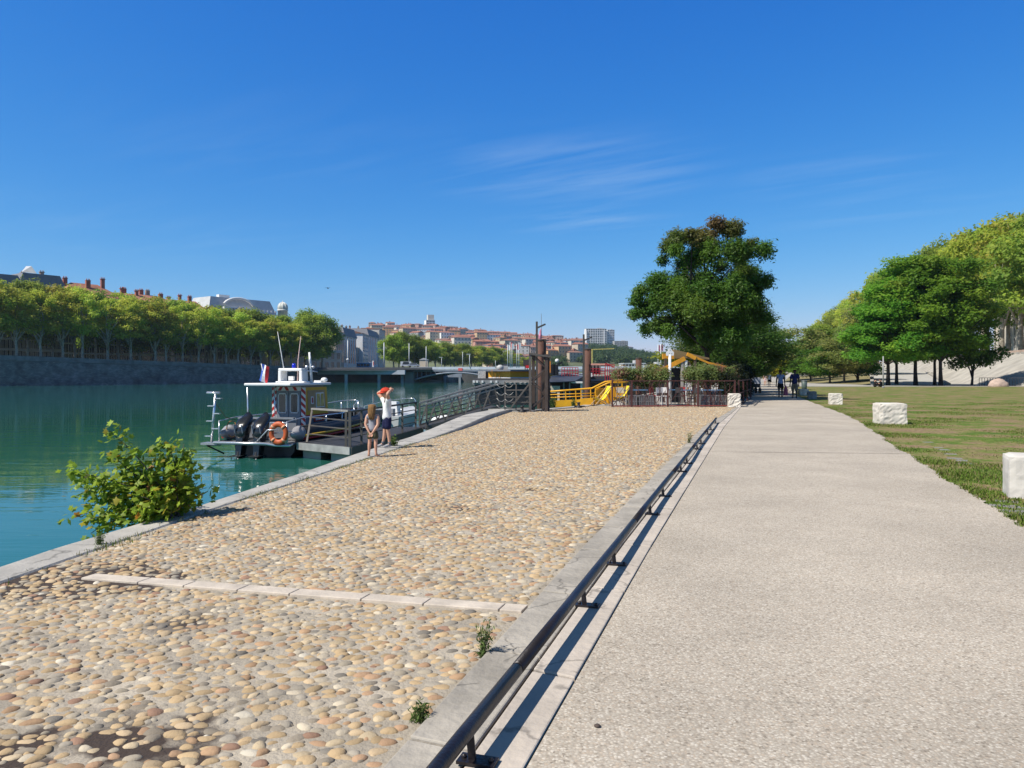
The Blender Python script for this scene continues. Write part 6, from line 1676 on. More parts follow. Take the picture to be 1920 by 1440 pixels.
for i, u in enumerate(FR):
    t = q_at(u, 5); p = QP(t, 5); p.z -= 1
    want = (ZV(520+(u/560)*82+rnd.uniform(-9, 9), p.y)-p.z)/20.0
    sc = (rnd.uniform(.92, 1.08)*(1 if i < 9 else .86), want*rnd.uniform(.93, 1.02))
    plant(PL_[i % 4], p, sc, rnd.uniform(0, 6.28), 'plane_tree', f'yellow green plane tree, {ORD[i]} from left in the front row across the river', 'plane trees in the front row on the opposite quay')
for i, u in enumerate([-15, 52, 98, 140, 180, 222, 262, 292, 330, 358, 390, 420, 450, 480, 505, 530]):
    t = q_at(u, 15); p = QP(t, 15); p.z -= 1
    want = (ZV(519+(max(u, 0)/560)*78+rnd.uniform(-8, 6), p.y)-p.z)/20.0
    plant((PL_+PG_)[(i*3+1) % 7], p, (1.05, want*1.02), rnd.uniform(0, 6.28), 'plane_tree', f'plane tree, {ORD[i]} from left in the second row across the river', 'plane trees in the second row on the opposite quay')
for i in range(5):
    p = QP(-.30-.09*i, 5+(i % 2)*7); p.z -= 1
    plant(PL_[(i+1) % 4], p, (1.05, 1.06), i*1.4, 'plane_tree', f'plane tree upstream past the slate roofed end house, {ORD[i]} along the wall', 'plane trees further upstream')
for i, (u, d, w_) in enumerate(((583, 6, 585), (604, 9, 586), (572, 20, 580))):
    t = q_at(u, d); p = QP(t, d); p.z -= 1
    plant(PG_[i % 3], p, (1.05, (ZV(w_, p.y)-p.z)/20), i*2.0, 'plane_tree', ['dark green full crowned tree at the right end of the quay row', 'dark green tree overhanging the start of the viaduct', 'dark green tree rising behind the right end of the quay row'][i], None)
# trees beyond the viaduct, on the same bank
def bank_pt(u, off=0):
    a, b = Vector((-52, 322, 0)), Vector((-2, 540, 0)); d = b-a; k = (u-U0)/F0
    t = (k*(a.y)-(a.x-off))/((d.x)-k*d.y); p = a+d*t; p.x -= off; return p
for i, (u, off, vt, g) in enumerate(((738, 0, 624, 1), (757, 3, 620, 1), (778, 0, 628, 1), (797, 4, 633, 1), (816, 0, 640, 0), (834, 4, 640, 1), (852, 0, 645, 0), (868, 5, 642, 1), (884, 0, 648, 0), (899, 4, 646, 1), (913, 0, 650, 0), (927, 4, 650, 1), (940, 0, 652, 0), (955, 3, 655, 0), (972, 0, 662, 0), (748, 14, 628, 1), (790, 14, 636, 1), (845, 14, 645, 1), (890, 14, 650, 0), (925, 14, 652, 1), (990, 0, 668, 0))):
    p = bank_pt(u, off); p.z = 3.2
    h = ZV(vt, p.y)-p.z
    plant((PG_ if g else PL_)[i % 3], p, (.95 if p.y < 420 else 1.05, h/20), i*1.3, 'plane_tree', f"{'dark green' if g else 'yellow green'} riverside tree beyond the viaduct, {ORD[i]} from the white facades" if i < 15 else
          f"{'dark green' if g else 'yellow green'} back row tree beyond the viaduct, {ORD[i-15]} from the white facades", 'riverside trees beyond the viaduct')

# ------------------------------------------------------------------ right side: embankment, plane trees on its top, young trees on the lawn
PD_ = Vector((math.sin(R(16)), math.cos(R(16)), 0)); PN_ = Vector((PD_.y, -PD_.x, 0))
EB = Vector((70, 113.5, 0))                  # foot of the slope near the right edge of the view
def EP(s, d, z): return EB+PD_*s+PN_*d+Vector((0, 0, z))
emb = mat('embankment_stone', (.36, .335, .29), rough=.95, var=.22, scale=.5, bump=.6, bscale=3)
mb = MB(); vs = []
SS_ = [-60, -20, 10, 60, 120, 200, 330, 600]
for s in SS_: vs += [tuple(EP(s, 0, -.02)), tuple(EP(s, 9.5, 5.0)), tuple(EP(s, 10.0, 5.0)), tuple(EP(s, 70, 5.0))]
mb.add(vs, [(r_*4+i, (r_+1)*4+i, (r_+1)*4+i+1, r_*4+i+1) for r_ in range(len(SS_)-1) for i in range(3)])
tag(mb.build('embankment', emb), kind='structure')
# coping with notches along the top
tp = thing('parapet', 'pale notched stone kerb along the top of the sloping embankment', 'parapet', EP(0, 9.6, 5))
mb = MB()
mb.beam(EP(-60, 9.7, 5.3), EP(300, 9.7, 5.3), .5, .45); mb.build('coping', mat('pink_coping', (.45, .33, .25), rough=.9, var=.2, scale=.4), tp, world=True)
mb = MB()
for i in range(70): mb.box(EP(-30+i*2.2, 9.35, 5.02), (1.3, .35, .30), rz=R(90-16))
mb.build('corbel', emb, tp, world=True)
# ramp: wedge rising away from the plaza in front of the slope
rm = mat('ramp_concrete', (.40, .385, .35), rough=.9, var=.1, scale=.8)
ra0, ra1 = G(1640, 722.5), G(1775, 722); rtop_l, rtop_r = W(1634, 692.5, 196), W(1722, 691.5, 196)
mb = MB(); mb.add([ra0, ra1, rtop_r, rtop_l, (rtop_l.x, rtop_l.y, -.1), (rtop_r.x, rtop_r.y, -.1)], [(0, 1, 2, 3), (3, 2, 5, 4), (0, 3, 4), (1, 5, 2)])
tag(mb.build('ramp', rm), kind='structure')
mb = MB(); mb.beam(ra0+Vector((-.3, 0, .05)), rtop_l+Vector((-.3, 0, .1)), .5, .4); mb.beam(ra1+Vector((.3, 0, .05)), rtop_r+Vector((.3, 0, .1)), .5, .4); tag(mb.build('ramp_kerb', emb), kind='structure')
# dry grass bank left of the ramp
db = mat('dry_grass_bank', (.20, .17, .075), rough=.95, var=.35, scale=.6, bump=.8, bscale=4)
mb = MB(); b0, b1 = G(1560, 719.5), G(1640, 722); t0, t1 = W(1545, 703, 180), W(1630, 693, 196)
b2_, t2_ = G(1470, 716), W(1480, 706, 260)
mb.add([b2_, b0, b1, t1, t0, t2_, (t1.x+12, t1.y+30, 3), (t0.x+12, t0.y+60, 3)], [(0, 1, 4, 5), (1, 2, 3, 4), (3, 6, 7, 4)]); tag(mb.build('grass_bank', db), kind='structure')
# plane trees on the top street
def e_at(u, d):
    k = (u-U0)/F0; o = EP(0, d, 0); return (k*o.y-o.x)/(PD_.x-k*PD_.y)
SIL = [(1500, 630), (1535, 612), (1550, 600), (1570, 580), (1600, 556), (1620, 540), (1650, 516), (1700, 490), (1750, 465), (1800, 448), (1860, 428), (1920, 413), (2000, 400)]
def sil(u):
    for (a, x), (b, y) in zip(SIL, SIL[1:]):
        if a <= u <= b: return x+(y-x)*(u-a)/(b-a)
    return 400
for i, (u, d) in enumerate(((1962, 13), (1985, 21), (1915, 13), (1935, 22), (1878, 13), (1890, 21), (1843, 13), (1852, 21), (1808, 13), (1822, 22), (1775, 13), (1745, 14), (1760, 22), (1715, 13), (1690, 15), (1665, 13), (1645, 17), (1625, 13), (1607, 15), (1590, 13), (1575, 15), (1560, 13), (1547, 15), (1535, 13), (1524, 14))):
    p = EP(e_at(u, d), d, 5.0); h = 1.09*max(15, min(28 if u > 1690 else 36, ZV(sil(u)+rnd.uniform(-4, 8), p.y)-p.z))
    plant((PL_[(i*3) % 4] if i % 5 else PG_[i % 3]), p, (1.18 if u > 1700 else 1.3, h/20), i*1.1, 'plane_tree', f'tall plane tree above the embankment, {ORD[i]} from the right edge of view', 'plane trees above the embankment')
# small multi-purpose hornbeam like trees with layered boughs
HB_ = [grow(300+i, 17, 5.0, 3.4, 95, 1.5, 190, .17, [(.15, .31, .03), (.19, .36, .035), (.12, .27, .027), (.24, .39, .045)], DBARK, tr=.20, squash=.62, fork=.25, shape='cone' if i == 0 else 'vase', nl=26, asp=.6) for i in range(3)]
for i, (u, v, vt, w_, k, lab) in enumerate(((1764, 723, 472, 1.0, 1, 'deep green lawn tree nearest the boulder, with the thickest dark trunk'), (1752.5, 722.5, 500, .8, 2, 'slim deep green lawn tree just left of the tree nearest the boulder'),
        (1717, 722.2, 478, 1.02, 2, 'deep green lawn tree in the middle of the row, in front of the ramp'), (1681, 721.8, 520, .85, 1, 'slim deep green lawn tree standing at the left kerb of the ramp'),
        (1665, 722.5, 516, 1.0, 0, 'deep green lawn tree with a thin leading shoot, right beside the lamp pole'), (1812, 723, 505, .9, 0, 'deep green lawn tree overhanging the leaning multi-stem one'))):
    if i == 5: continue
    p = G(u, v); h = ZV(vt, p.y)
    plant(HB_[k], p, (w_*1.3, h/17), i*1.7, 'lawn_tree', lab, 'deep green trees along the back of the lawn')
sp = grow(330, 9, 4.2, 1.6, 26, 1.4, 170, .17, [(.08, .17, .02), (.11, .21, .025)], DBARK, tr=.13, squash=.6, fork=.05, nl=20, lean=.8, shape='vase')
p = G(1822, 722.5); t = plant(sp, p, (1.15, 1.3), .4, 'lawn_tree', 'low spreading multi-stem tree in front of the embankment railing', None)
lp = thing('lamp_pole', 'thin grey pole standing in the lawn beside the seated pair', 'pole', G(1656, 727))
MB().tube([(0, 0, 0), (0, 0, ZV(668, lp.location.y))], [.09, .07], 8).build('pole', mat('pole_grey', (.30, .30, .30), rough=.5), lp); MB().lathe([(.14, 0), (.14, .15)], 8).build('foot', mat('pole_grey', (.3, .3, .3)), lp)
# park railing at the foot of the slope
rl = thing('railing', 'dark metal park railing at the foot of the stone slope', 'railing', G(1835, 722))
a, b = G(1836, 723.2), G(1990, 724); rlm = mat('rail_dark', (.06, .06, .065), rough=.5)
for z in (.12, 1.05): MB().beam(a+Vector((0, 0, z)), b+Vector((0, 0, z)), .06).build('rail', rlm, rl, world=True)
for i in range(30): MB().beam(a.lerp(b, i/29), a.lerp(b, i/29)+Vector((0, 0, 1.05)), .05).build('baluster', rlm, rl, world=True)
# trees between the path end and the lawn
olive = [(.25, .30, .08), (.29, .31, .095), (.22, .28, .075)]
OT = grow(340, 13, 4.6, 2.4, 42, 1.8, 110, .2, olive, BARK, tr=.2, squash=.7, fork=.2, nl=18)
YT = grow(341, 9, 3.4, 1.2, 30, 1.4, 150, .18, [(.33, .34, .03), (.36, .33, .03), (.26, .30, .03)], BARK, tr=.15, nl=12)
GT = grow(342, 12, 4.0, 2.0, 40, 1.6, 130, .19, [(.11, .24, .03), (.14, .27, .035)], BARK, tr=.16, fork=.1, nl=18)
DT = grow(343, 13, 4.6, 1.5, 44, 1.8, 110, .2, [(.075, .14, .022), (.095, .16, .026)], DBARK, tr=.25, nl=16)
for (ms, u, v, vt, w_, lab) in ((OT, 1490, 716, 606, 1.35, 'olive tinted round tree closing the view at the end of the path'), (OT, 1583, 719.5, 622, .95, 'dry looking pale olive tree with thin stems on the grass bank'),
        (GT, 1556, 719, 640, 1.0, 'fresh green tree between the pale olive tree and the path end'), (YT, 1445, 716.5, 668, 1.0, 'bright yellow green small tree beside the far end of the path'),
        (GT, 1520, 717, 650, 1.1, 'shaded green tree over the litter bin at the path end'), (GT, 1608, 719, 618, 1.15, 'multi-stem green tree behind the standing figure on the grass bank'), (PG_[1], 1545, 714, 606, 1.0, 'far green tree behind the fresh green one at the path end'),
        (OT, 1630, 716, 560, 1.4, 'tall olive green tree filling the gap behind the lawn trees'), (PG_[0], 1470, 711, 640, .9, 'far green tree closing the avenue behind the olive tree')):
    p = G(u, v); H_ = {id(OT): 13, id(YT): 9, id(GT): 12, id(DT): 13}.get(id(ms), 20); h = ZV(vt, p.y)
    plant(ms, p, (w_*max(1, h/H_*.8), h/H_), u*.7, 'park_tree', lab, None)
# dark trees following the big ash along the path
AT = [grow(350+i, 12, 4.4, 2.2, 46, 1.7, 230, .13, [(.055, .125, .018), (.075, .15, .024), (.10, .14, .035)], DBARK, tr=.2, squash=.8, nl=18, leafm=LEAF, asp=.4) for i in range(2)]
for i, (u, Y, vt, w_, lab) in enumerate(((1365, 56, 560, .95, 'dark tree standing right behind the big ash'), (1388, 64, 580, .72, 'second dark tree of the path row, half hidden by the big ash'), (1403, 76, 590, .7, 'third dark tree of the path row, its top showing right of the big ash'),
        (1410, 92, 618, .65, 'fourth dark tree of the path row, small and far'), (1350, 66, 600, 1.0, 'dark green tree seen under the crown of the big ash'), (1418, 112, 640, .6, 'farthest dark tree of the path row'))):
    p = Vector((XU(u, Y), Y, -.03)); h = ZV(vt, Y)
    plant(AT[i % 2], p, (w_*max(1, h/12*.8), h/12), i*1.9, 'ash_tree', lab, None)
p = Vector((XU(1300, 60), 60, -.03)); plant(YT, p, (1.0, ZV(652, 60)/9), 1, 'park_tree', 'lighter green small tree seen over the kiosk roof', None)
# ------------------------------------------------------------------ building kit
slate = mat('slate_roof', (.17, .175, .19), rough=.7, var=.12, scale=.6)
zinc = mat('zinc_roof', (.47, .47, .46), rough=.5, var=.1, scale=.5)
tile = mat('red_tile_roof', (.31, .135, .09), rough=.85, var=.25, scale=.8)
tile2 = mat('brown_tile_roof', (.25, .13, .095), rough=.85, var=.25, scale=.8)
brick = mat('chimney_brick', (.33, .12, .08), rough=.9, var=.2, scale=2)
stone_ch = mat('chimney_render', (.33, .25, .20), rough=.9, var=.2, scale=2)
WALLS = {n: mat('wall_'+n, c, rough=.9, var=.08, scale=.35) for n, c in dict(cream=(.58, .49, .37), pale=(.60, .55, .47), ochre=(.54, .38, .22), orange=(.55, .32, .16), pink=(.57, .42, .34), grey=(.36, .36, .36), white=(.78, .77, .75), sand=(.48, .41, .31), rose=(.46, .25, .19), bluegrey=(.38, .41, .46)).items()}
frm = mat('window_trim', (.55, .52, .47), rough=.7, var=.05)
shut = mat('grey_shutter', (.30, .31, .33), rough=.8, var=.1)
def window_mesh(w, h, d=.12, shutters=False):
    mb = MB(); t = .12 if d > .1 else .07
    for c, s in (((0, -d/2, h/2-t/2+t), (w+2*t, d, t)), ((0, -d/2, -h/2-t/2), (w+2*t, d*1.6, t)), ((-w/2-t/2, -d/2, 0), (t, d, h)), ((w/2+t/2, -d/2, 0), (t, d, h))): mb.box(c, s, mi=0)
    mb.box((0, -d*.2, 0), (w, d*.3, h), mi=1)
    mb.box((0, -d*.42, 0), (.07, d*.2, h), mi=0)
    if shutters:
        for s in (-1, 1): mb.box((s*(w*.74+t), -d*.35, 0), (w*.45, d*.5, h), mi=2)
    o = mb.build('window', [frm, window_glass(), shut]); me = o.data; bpy.data.objects.remove(o); return me
WM = {}
def win(w, h, s=False, d=.12):
    k = (round(w, 2), round(h, 2), s, d)
    if k not in WM: WM[k] = window_mesh(w, h, d, shutters=s)
    return WM[k]
def roof_mb(w, d, h, rh, kind, over=.5):
    mb = MB(); x, y = w/2+over, d/2+over
    if kind == 'hip':
        ix = max(x-d*.42, x*.12)
        v = [(-x, -y, h), (x, -y, h), (x, y, h), (-x, y, h), (-ix, 0, h+rh), (ix, 0, h+rh)]
        mb.add(v, [(0, 1, 5, 4), (2, 3, 4, 5), (1, 2, 5), (3, 0, 4), (0, 3, 2, 1)])
    elif kind == 'gable':
        v = [(-x, -y, h), (x, -y, h), (x, y, h), (-x, y, h), (-x, 0, h+rh), (x, 0, h+rh)]
        mb.add(v, [(0, 1, 5, 4), (2, 3, 4, 5), (1, 2, 5), (3, 0, 4), (0, 3, 2, 1)])
    elif kind == 'mansard':
        a, b = x-rh*.35, y-rh*.35
        v = [(-x, -y, h), (x, -y, h), (x, y, h), (-x, y, h), (-a, -b, h+rh), (a, -b, h+rh), (a, b, h+rh), (-a, b, h+rh)]
        mb.add(v, [(0, 1, 5, 4), (1, 2, 6, 5), (2, 3, 7, 6), (3, 0, 4, 7), (4, 5, 6, 7), (0, 3, 2, 1)])
    else:
        mb.box((0, 0, h+.25), (w+.3, d+.3, .5)); mb.box((w*.2, 0, h+1.0), (w*.25, d*.4, 1.4))
    return mb
def building(name, label, loc, yaw, w, d, h, wall, roof, kind, rh, floors=0, bays=0, wsize=(1.1, 1.9), chimneys=0, seed=0, group=None, shut_=False, ground=True, side_bays=0, cornice=True, cat='building', chm=None, h0=1.0, wd=.12):
    r = random.Random(seed)
    t = thing(name, label, cat, loc, yaw, group)
    MB().box((0, 0, h/2-1), (w, d, h+2)).build('wall', wall, t)
    rf = roof_mb(w, d, h, rh, kind).build('roof', roof, t)
    if cornice: MB().box((0, -d/2-.16, h-.3), (w+.2, .32, .45)).build('cornice', frm, t)
    for i in range(chimneys):
        x = (-.44+.88*(i+.5)/chimneys)*w+r.uniform(-.6, .6); y = r.uniform(-.18, .18)*d; ch = r.uniform(1.0, 2.4)
        mb = MB(); z0 = h+rh*.35; z1 = h+rh+ch*.7; mb.box((x, y, (z0+z1)/2), (r.uniform(.8, 1.4), .8, z1-z0)); mb.box((x, y, z1+.1), (1.4, 1.0, .2))
        for q in (-.4, .1, .5): mb.lathe([(.14, z1+.2), (.12, z1+.7)], 6, (x+q, y, 0))
        mb.build('chimney', chm or (brick if r.random() < .6 else stone_ch), rf)
    fl_h = (h-h0)/max(floors, 1)
    ww, wh_ = wsize
    me = win(ww, wh_, shut_, wd)
    for f in range(floors):
        for b in range(bays):
            o = link('window', me, t, (-w/2+(b+.5)*w/bays, -d/2, h0+fl_h*(f+.52)))
        for b in range(side_bays):
            o = link('window', me, t, (w/2, -d/2+(b+.5)*d/side_bays, h0+fl_h*(f+.52))); o.rotation_euler.z = R(90)
    return t
# ------------------------------------------------------------------ far quay houses behind the plane trees
def quay_house(u0, u1, vr, d, label, wall, roof, kind, rh, floors, bays, ch, seed, chm=None):
    t0, t1 = q_at(u0, d), q_at(u1, d); a, b = QP(t0, d), QP(t1, d); c = a.lerp(b, .5); zb = c.z-1
    w = (b-a).length*.995; h = ZV(vr, c.y)-zb-rh
    yaw = math.atan2((b-a).y, (b-a).x)
    dep = 13
    fwd = Vector((math.sin(yaw), -math.cos(yaw), 0))
    return building('quay_house', label, Vector((c.x, c.y, zb))-fwd*dep/2, yaw, w, dep, h, wall, roof, kind, rh, floors, bays, (1.5, 2.4), ch, seed, 'houses behind the plane trees across the river', chm=chm, h0=.4, shut_=False, wd=.08)
q1 = quay_house(-60, 40, 512, 27, 'slate roofed quay house at the left end, with brick chimney and small gable', WALLS['grey'], slate, 'mansard', 3.2, 7, 12, 1, 1, brick)
quay_house(-190, -60, 510, 27, 'long quay house upstream of the slate roofed end house', WALLS['sand'], tile, 'gable', 3.2, 7, 12, 4, 11)
q2 = quay_house(40, 118, 514, 27, 'slate roofed quay house with one square dark chimney', WALLS['grey'], slate, 'mansard', 3, 7, 10, 2, 2, stone_ch)
q3 = quay_house(118, 232, 529, 27, 'quay house with hipped red tile roof and two tall brick chimneys', WALLS['bluegrey'], tile, 'hip', 4.5, 7, 12, 3, 3, brick)
q4 = quay_house(232, 310, 549, 27, 'red tiled quay house with a row of mixed chimneys', WALLS['grey'], tile, 'gable', 3.2, 6, 9, 5, 4)
q5 = quay_house(310, 384, 560, 27, 'red tiled quay house ending beside the long grey roof', WALLS['grey'], tile, 'gable', 3.2, 6, 8, 4, 5, brick)
q6 = quay_house(384, 500, 583, 30, 'lower red roofed quay house in front of the long grey roof', WALLS['grey'], tile, 'gable', 3, 6, 11, 2, 6)
q7 = quay_house(500, 640, 655, 27, 'low sunlit stone quay house under the dark end trees', WALLS['cream'], zinc, 'flat', .5, 2, 12, 0, 7)
# small grey gable and terrace wall on the left house
g0 = W(56, 503, 222); mb = MB(); mb.add([W(40, 510, 222), W(69, 513, 222), W(59, 499, 222), W(40, 510, 232), W(69, 513, 232), W(49, 499, 232)], [(0, 1, 2), (3, 5, 4), (0, 2, 5, 3), (1, 4, 5, 2)])
dg = mb.build('dormer', zinc, q2, world=True)
# the long grey roofed palace with the white arched pediment, and the dome
def palace():
    d = 75; t0, t1 = q_at(392, d), q_at(516, d); a, b = QP(t0, d), QP(t1, d); c = a.lerp(b, .5); yaw = math.atan2((b-a).y, (b-a).x); w = (b-a).length
    zb = 3.0; h = ZV(587, c.y)-zb
    fwd = Vector((math.sin(yaw), -math.cos(yaw), 0)); L = Vector((c.x, c.y, zb))-fwd*8
    t = building('palace', 'long grey roofed civic building with white curved pediment above the trees', L, yaw, w, 16, h, WALLS['pale'], zinc, 'mansard', 6.2, 2, 16, (1.2, 2), 0, 9, cornice=True)
    k = c.y/F0; x0 = (428-444)*k*1.15
    mb = MB(); n = 16; cx = -w/2+w*.42; rw = 7.2; pts = []
    for i in range(n+1):
        a_ = math.pi*(.12+.76*i/n); pts.append((cx+rw*math.cos(a_)*1.05, -8.6, h+1.6+rw*.62*math.sin(a_)))
    mb.tube(pts, .55, 6); mb.box((cx, -8.4, h+.9), (rw*2, 1.2, 2.6)); pe = mb.build('pediment', mat('white_stone', (.72, .71, .68), rough=.8, var=.05), t)
    for i in range(7): link('window', win(.9, 1.4), t, (cx-4.5+i*1.5, -9.05, h+.9))
    for i in range(9): MB().box((cx+9+i*2.0, -7.9, h+1.2), (.8, .5, 1.3)).build('dormer', mat('white_stone', (.72, .7, .68)), t)
    MB().box((cx-4, -3, h+6.9), (5, 2, 1.3)).build('roof_lantern', mat('white_stone', (.7, .7, .7)), t)
palace()
def dome():
    Y = 300; p = W(530, 583, Y); t = thing('domed_tower', 'small tower with pale ribbed dome above the end of the quay trees', 'tower', Vector((p.x, Y, 3)))
    k = Y/F0; zb = p.z-3
    MB().lathe([(9*k, -4), (9*k, zb), (10*k, zb), (10*k, zb+2*k)], 20).build('drum', mat('white_stone', (.7, .7, .7)), t)
    mb = MB(); mb.ball((0, 0, zb+6*k), (9.4*k, 9.4*k, 10*k), 20, 10, z0=-.4); dm_ = mb.build('dome', mat('dome_copper', (.50, .52, .46), rough=.6, var=.15, scale=.6), t)
    for i in range(10):
        a = 2*math.pi*i/10; MB().tube([(9.5*k*math.cos(a)*math.cos(q), 9.5*k*math.sin(a)*math.cos(q), zb+6*k+10.2*k*math.sin(q)) for q in (-.3, 0, .3, .6, .9, 1.2, 1.5)], .12, 5).build('rib', mat('white_stone', (.7, .7, .7)), dm_)
    MB().tube([(0, 0, zb+15*k), (0, 0, zb+19*k)], .2, 6).build('finial', zinc, t)
dome()
# ------------------------------------------------------------------ white facades by the bridge head
def face(u0, Y0_, u1, Y1_, vtop, label, wall, roof, kind, rh, floors, bays, ch, seed, dep=12, sb=0, ws=(1.9, 2.5)):
    a, b = Vector((XU(u0, Y0_), Y0_, 0)), Vector((XU(u1, Y1_), Y1_, 0)); c = a.lerp(b, .5); zb = 3.0
    w = (b-a).length; h = ZV(vtop, c.y)-zb-rh; yaw = math.atan2((b-a).y, (b-a).x); fwd = Vector((math.sin(yaw), -math.cos(yaw), 0))
    return building('town_house', label, Vector((c.x, c.y, zb))-fwd*dep/2, yaw, w, dep, h, wall, roof, kind, rh, floors, bays, ws, ch, seed, 'tall white houses at the bridge head', h0=4, side_bays=sb, shut_=False, chm=stone_ch, wd=.05)
face(629, 335, 645, 352, 612, 'sandy corner house at the bridge head with a tall chimney wall', WALLS['sand'], tile2, 'hip', 2.5, 6, 4, 2, 1)
face(645, 352, 668, 376, 616, 'pale bluish white house with dark mansard, left of the blank white gable wall', WALLS['white'], slate, 'mansard', 4.0, 6, 6, 3, 2, dep=7)
face(668, 376, 680, 396, 646, 'lower grey house below the blank white gable wall', WALLS['pale'], slate, 'gable', 2.0, 5, 4, 0, 3)
face(680, 384, 690, 404, 616, 'white house with the bare sunlit gable wall', WALLS['white'], tile2, 'gable', 3, 7, 4, 1, 4, dep=22)
face(690, 404, 711, 440, 620, 'grey white house with dark dormers and red roof edge', WALLS['white'], slate, 'mansard', 3.5, 6, 7, 2, 5)
face(711, 436, 722, 462, 618, 'narrow house with pale blank end wall next to the green riverside trees', WALLS['pale'], tile2, 'flat', .6, 6, 4, 0, 6, dep=18)
# ------------------------------------------------------------------ viaduct and bridge
cgrey = mat('viaduct_concrete', (.28, .31, .36), rough=.85, var=.15, scale=.4)
cdark = mat('viaduct_dark_steel', (.045, .05, .06), rough=.7, var=.2, scale=.5)
va, vb = Vector((XU(596, 268), 268, 0)), Vector((XU(760, 258), 258, 0))
vd = thing('viaduct', 'dark low road viaduct on columns beside the stone quay', 'viaduct', va)
zt = ZV(689, 263)
MB().beam(Vector((va.x, va.y, zt-.35)), Vector((vb.x+9, vb.y-.5, zt-.35)), .5, .75).build('parapet', cdark, vd, world=True)
MB().beam(Vector((va.x, va.y-.2, ZV(698, 263))), Vector((vb.x, vb.y-.2, ZV(698, 263))), .8, 1.5).build('girder', cgrey, vd, world=True)
mb = MB(); mb.prism([(va.x, va.y), (vb.x+9, vb.y), (vb.x+9, vb.y+50), (va.x, va.y+40)], zt-1.2, zt-.7); mb.build('road_deck', asph, vd, world=True)
for u in (650, 711.5, 755): 
    MB().beam(Vector((XU(u, 263), 262.5, WZ-.6)), Vector((XU(u, 263), 262.5, ZV(701, 263))), .95, 1.0).build('column', cgrey, vd, world=True)
mb = MB(); mb.prism([(va.x-2, va.y+8), (vb.x+12, vb.y+8), (vb.x+12, vb.y+9), (va.x-2, va.y+9)], WZ-1, zt-1.2); mb.build('back_wall', mat('dark_back_wall', (.07, .068, .065), rough=.95, var=.4, scale=.3), vd, world=True)
mb = MB(); mb.prism([(va.x+18, va.y+4), (vb.x+12, vb.y+4), (vb.x+12, vb.y+8), (va.x+18, va.y+8)], WZ-1, WZ+.9); mb.build('ledge', mat('dark_back_wall', (.06, .06, .06)), vd, world=True)
bA, bB = Vector((XU(770, 262), 262, 0)), Vector((60, 236, 0))
bd = (bB-bA).normalized(); bn = Vector((-bd.y, bd.x, 0)); bL = (bB-bA).length
br_ = thing('bridge', 'long steel road bridge with pale parapet and shallow arches over the river', 'bridge', bA)
zp = ZV(688, 262)
steelb = mat('bridge_steel', (.16, .185, .23), rough=.6, metal=.2, var=.12, scale=.5)
MB().beam(bA+Vector((0, 0, zp-.45)), bB+Vector((0, 0, zp-.45)), .3, .9).build('parapet', mat('bridge_parapet', (.42, .46, .52), rough=.6, var=.1, scale=.6), br_, world=True)
MB().beam(bA+bn*9+Vector((0, 0, zp-1.35)), bB+bn*9+Vector((0, 0, zp-1.35)), 18, .5).build('deck', asph, br_, world=True)
MB().beam(bA+Vector((0, 0, zp-1.3)), bB+Vector((0, 0, zp-1.3)), .6, .55).build('girder', steelb, br_, world=True)
for i in range(60):
    p = bA+bd*bL*(i+.5)/60; s3 = (((i+.5)/60*3) % 1); drop = .35+2.6*(2*s3-1)**2
    MB().beam(p+Vector((0, 0, zp-1.55)), p+Vector((0, 0, zp-1.55-drop)), .16).build('hanger', steelb, br_, world=True)
for k in range(3):
    pts = []
    for i in range(17):
        f = i/16; p = bA+bd*bL*(k+f)/3; pts.append(p+Vector((0, 0, zp-1.95-2.9*(2*f-1)**2)))
    for a, b in zip(pts, pts[1:]): pass
    mb = MB(); mb.tube(pts, .3, 6); 
    vs = []
    for p in pts: vs += [tuple(p), tuple(p+bn*17)]
    mb.add(vs, [(2*i, 2*i+1, 2*i+3, 2*i+2) for i in range(16)]); mb.build('arch', steelb, br_, world=True)
for k in (0, 1, 2, 3):
    p = bA+bd*bL*k/3; mb = MB(); q = p-bn*1.5
    mb.prism([(c.x, c.y) for c in (q-bd*1.6, q+bd*1.6, q+bd*1.6+bn*20, q-bd*1.6+bn*20)], WZ-1, zp-4.4 if k in (1, 2) else zp-1.7); mb.build('pier', mat('pier_stone', (.13, .128, .125), rough=.9, var=.2, scale=.5), br_, world=True)
MB().box(bA+bd*18-bn*.3+Vector((0, 0, zp-.9)), (1.5, .15, .9), rz=math.atan2(bd.y, bd.x)).build('red_panel', mat('red_sign_panel', (.5, .09, .08), rough=.6), br_, world=True)
# inner viaduct frame seen under the first arch
ifr = thing('quay_arcade', 'grey concrete frame on posts under the first bridge arch', 'viaduct', bA+bn*20)
y_ = 285
MB().beam(W(801, 703, y_), W(866, 704, y_), .6, 1.4).build('beam', cgrey, ifr, world=True)
for u in (802, 834, 862): MB().beam(W(u, 720, y_), W(u, 705, y_), .8).build('column', cgrey, ifr, world=True)
mb = MB(); p0, p1_ = W(760, 700, 300), W(900, 700, 296); mb.prism([(p0.x, p0.y), (p1_.x, p1_.y), (p1_.x, p1_.y+2), (p0.x, p0.y+2)], WZ-1, zp-2.0); mb.build('back_wall', mat('dark_back_wall', (.06, .06, .06)), ifr, world=True)
# left bank ground beyond the bridge
tag(MB().add([(-130, 262, 2.9), (-34, 258, 2.9), (-20, 300, 2.9), (20, 560, 3.2), (-200, 620, 3.2)], [(0, 1, 2, 3, 4)]).build('far_bank', asph), kind='structure')
tag(MB().add([(-34, 262, 2.92), (-20, 300, 2.92), (20, 560, 3.2), (20, 560, WZ-1), (-20, 300, WZ-1), (-34, 262, WZ-1)], [(0, 1, 4, 5), (1, 2, 3, 4)]).build('far_bank_face', wallm), kind='structure')
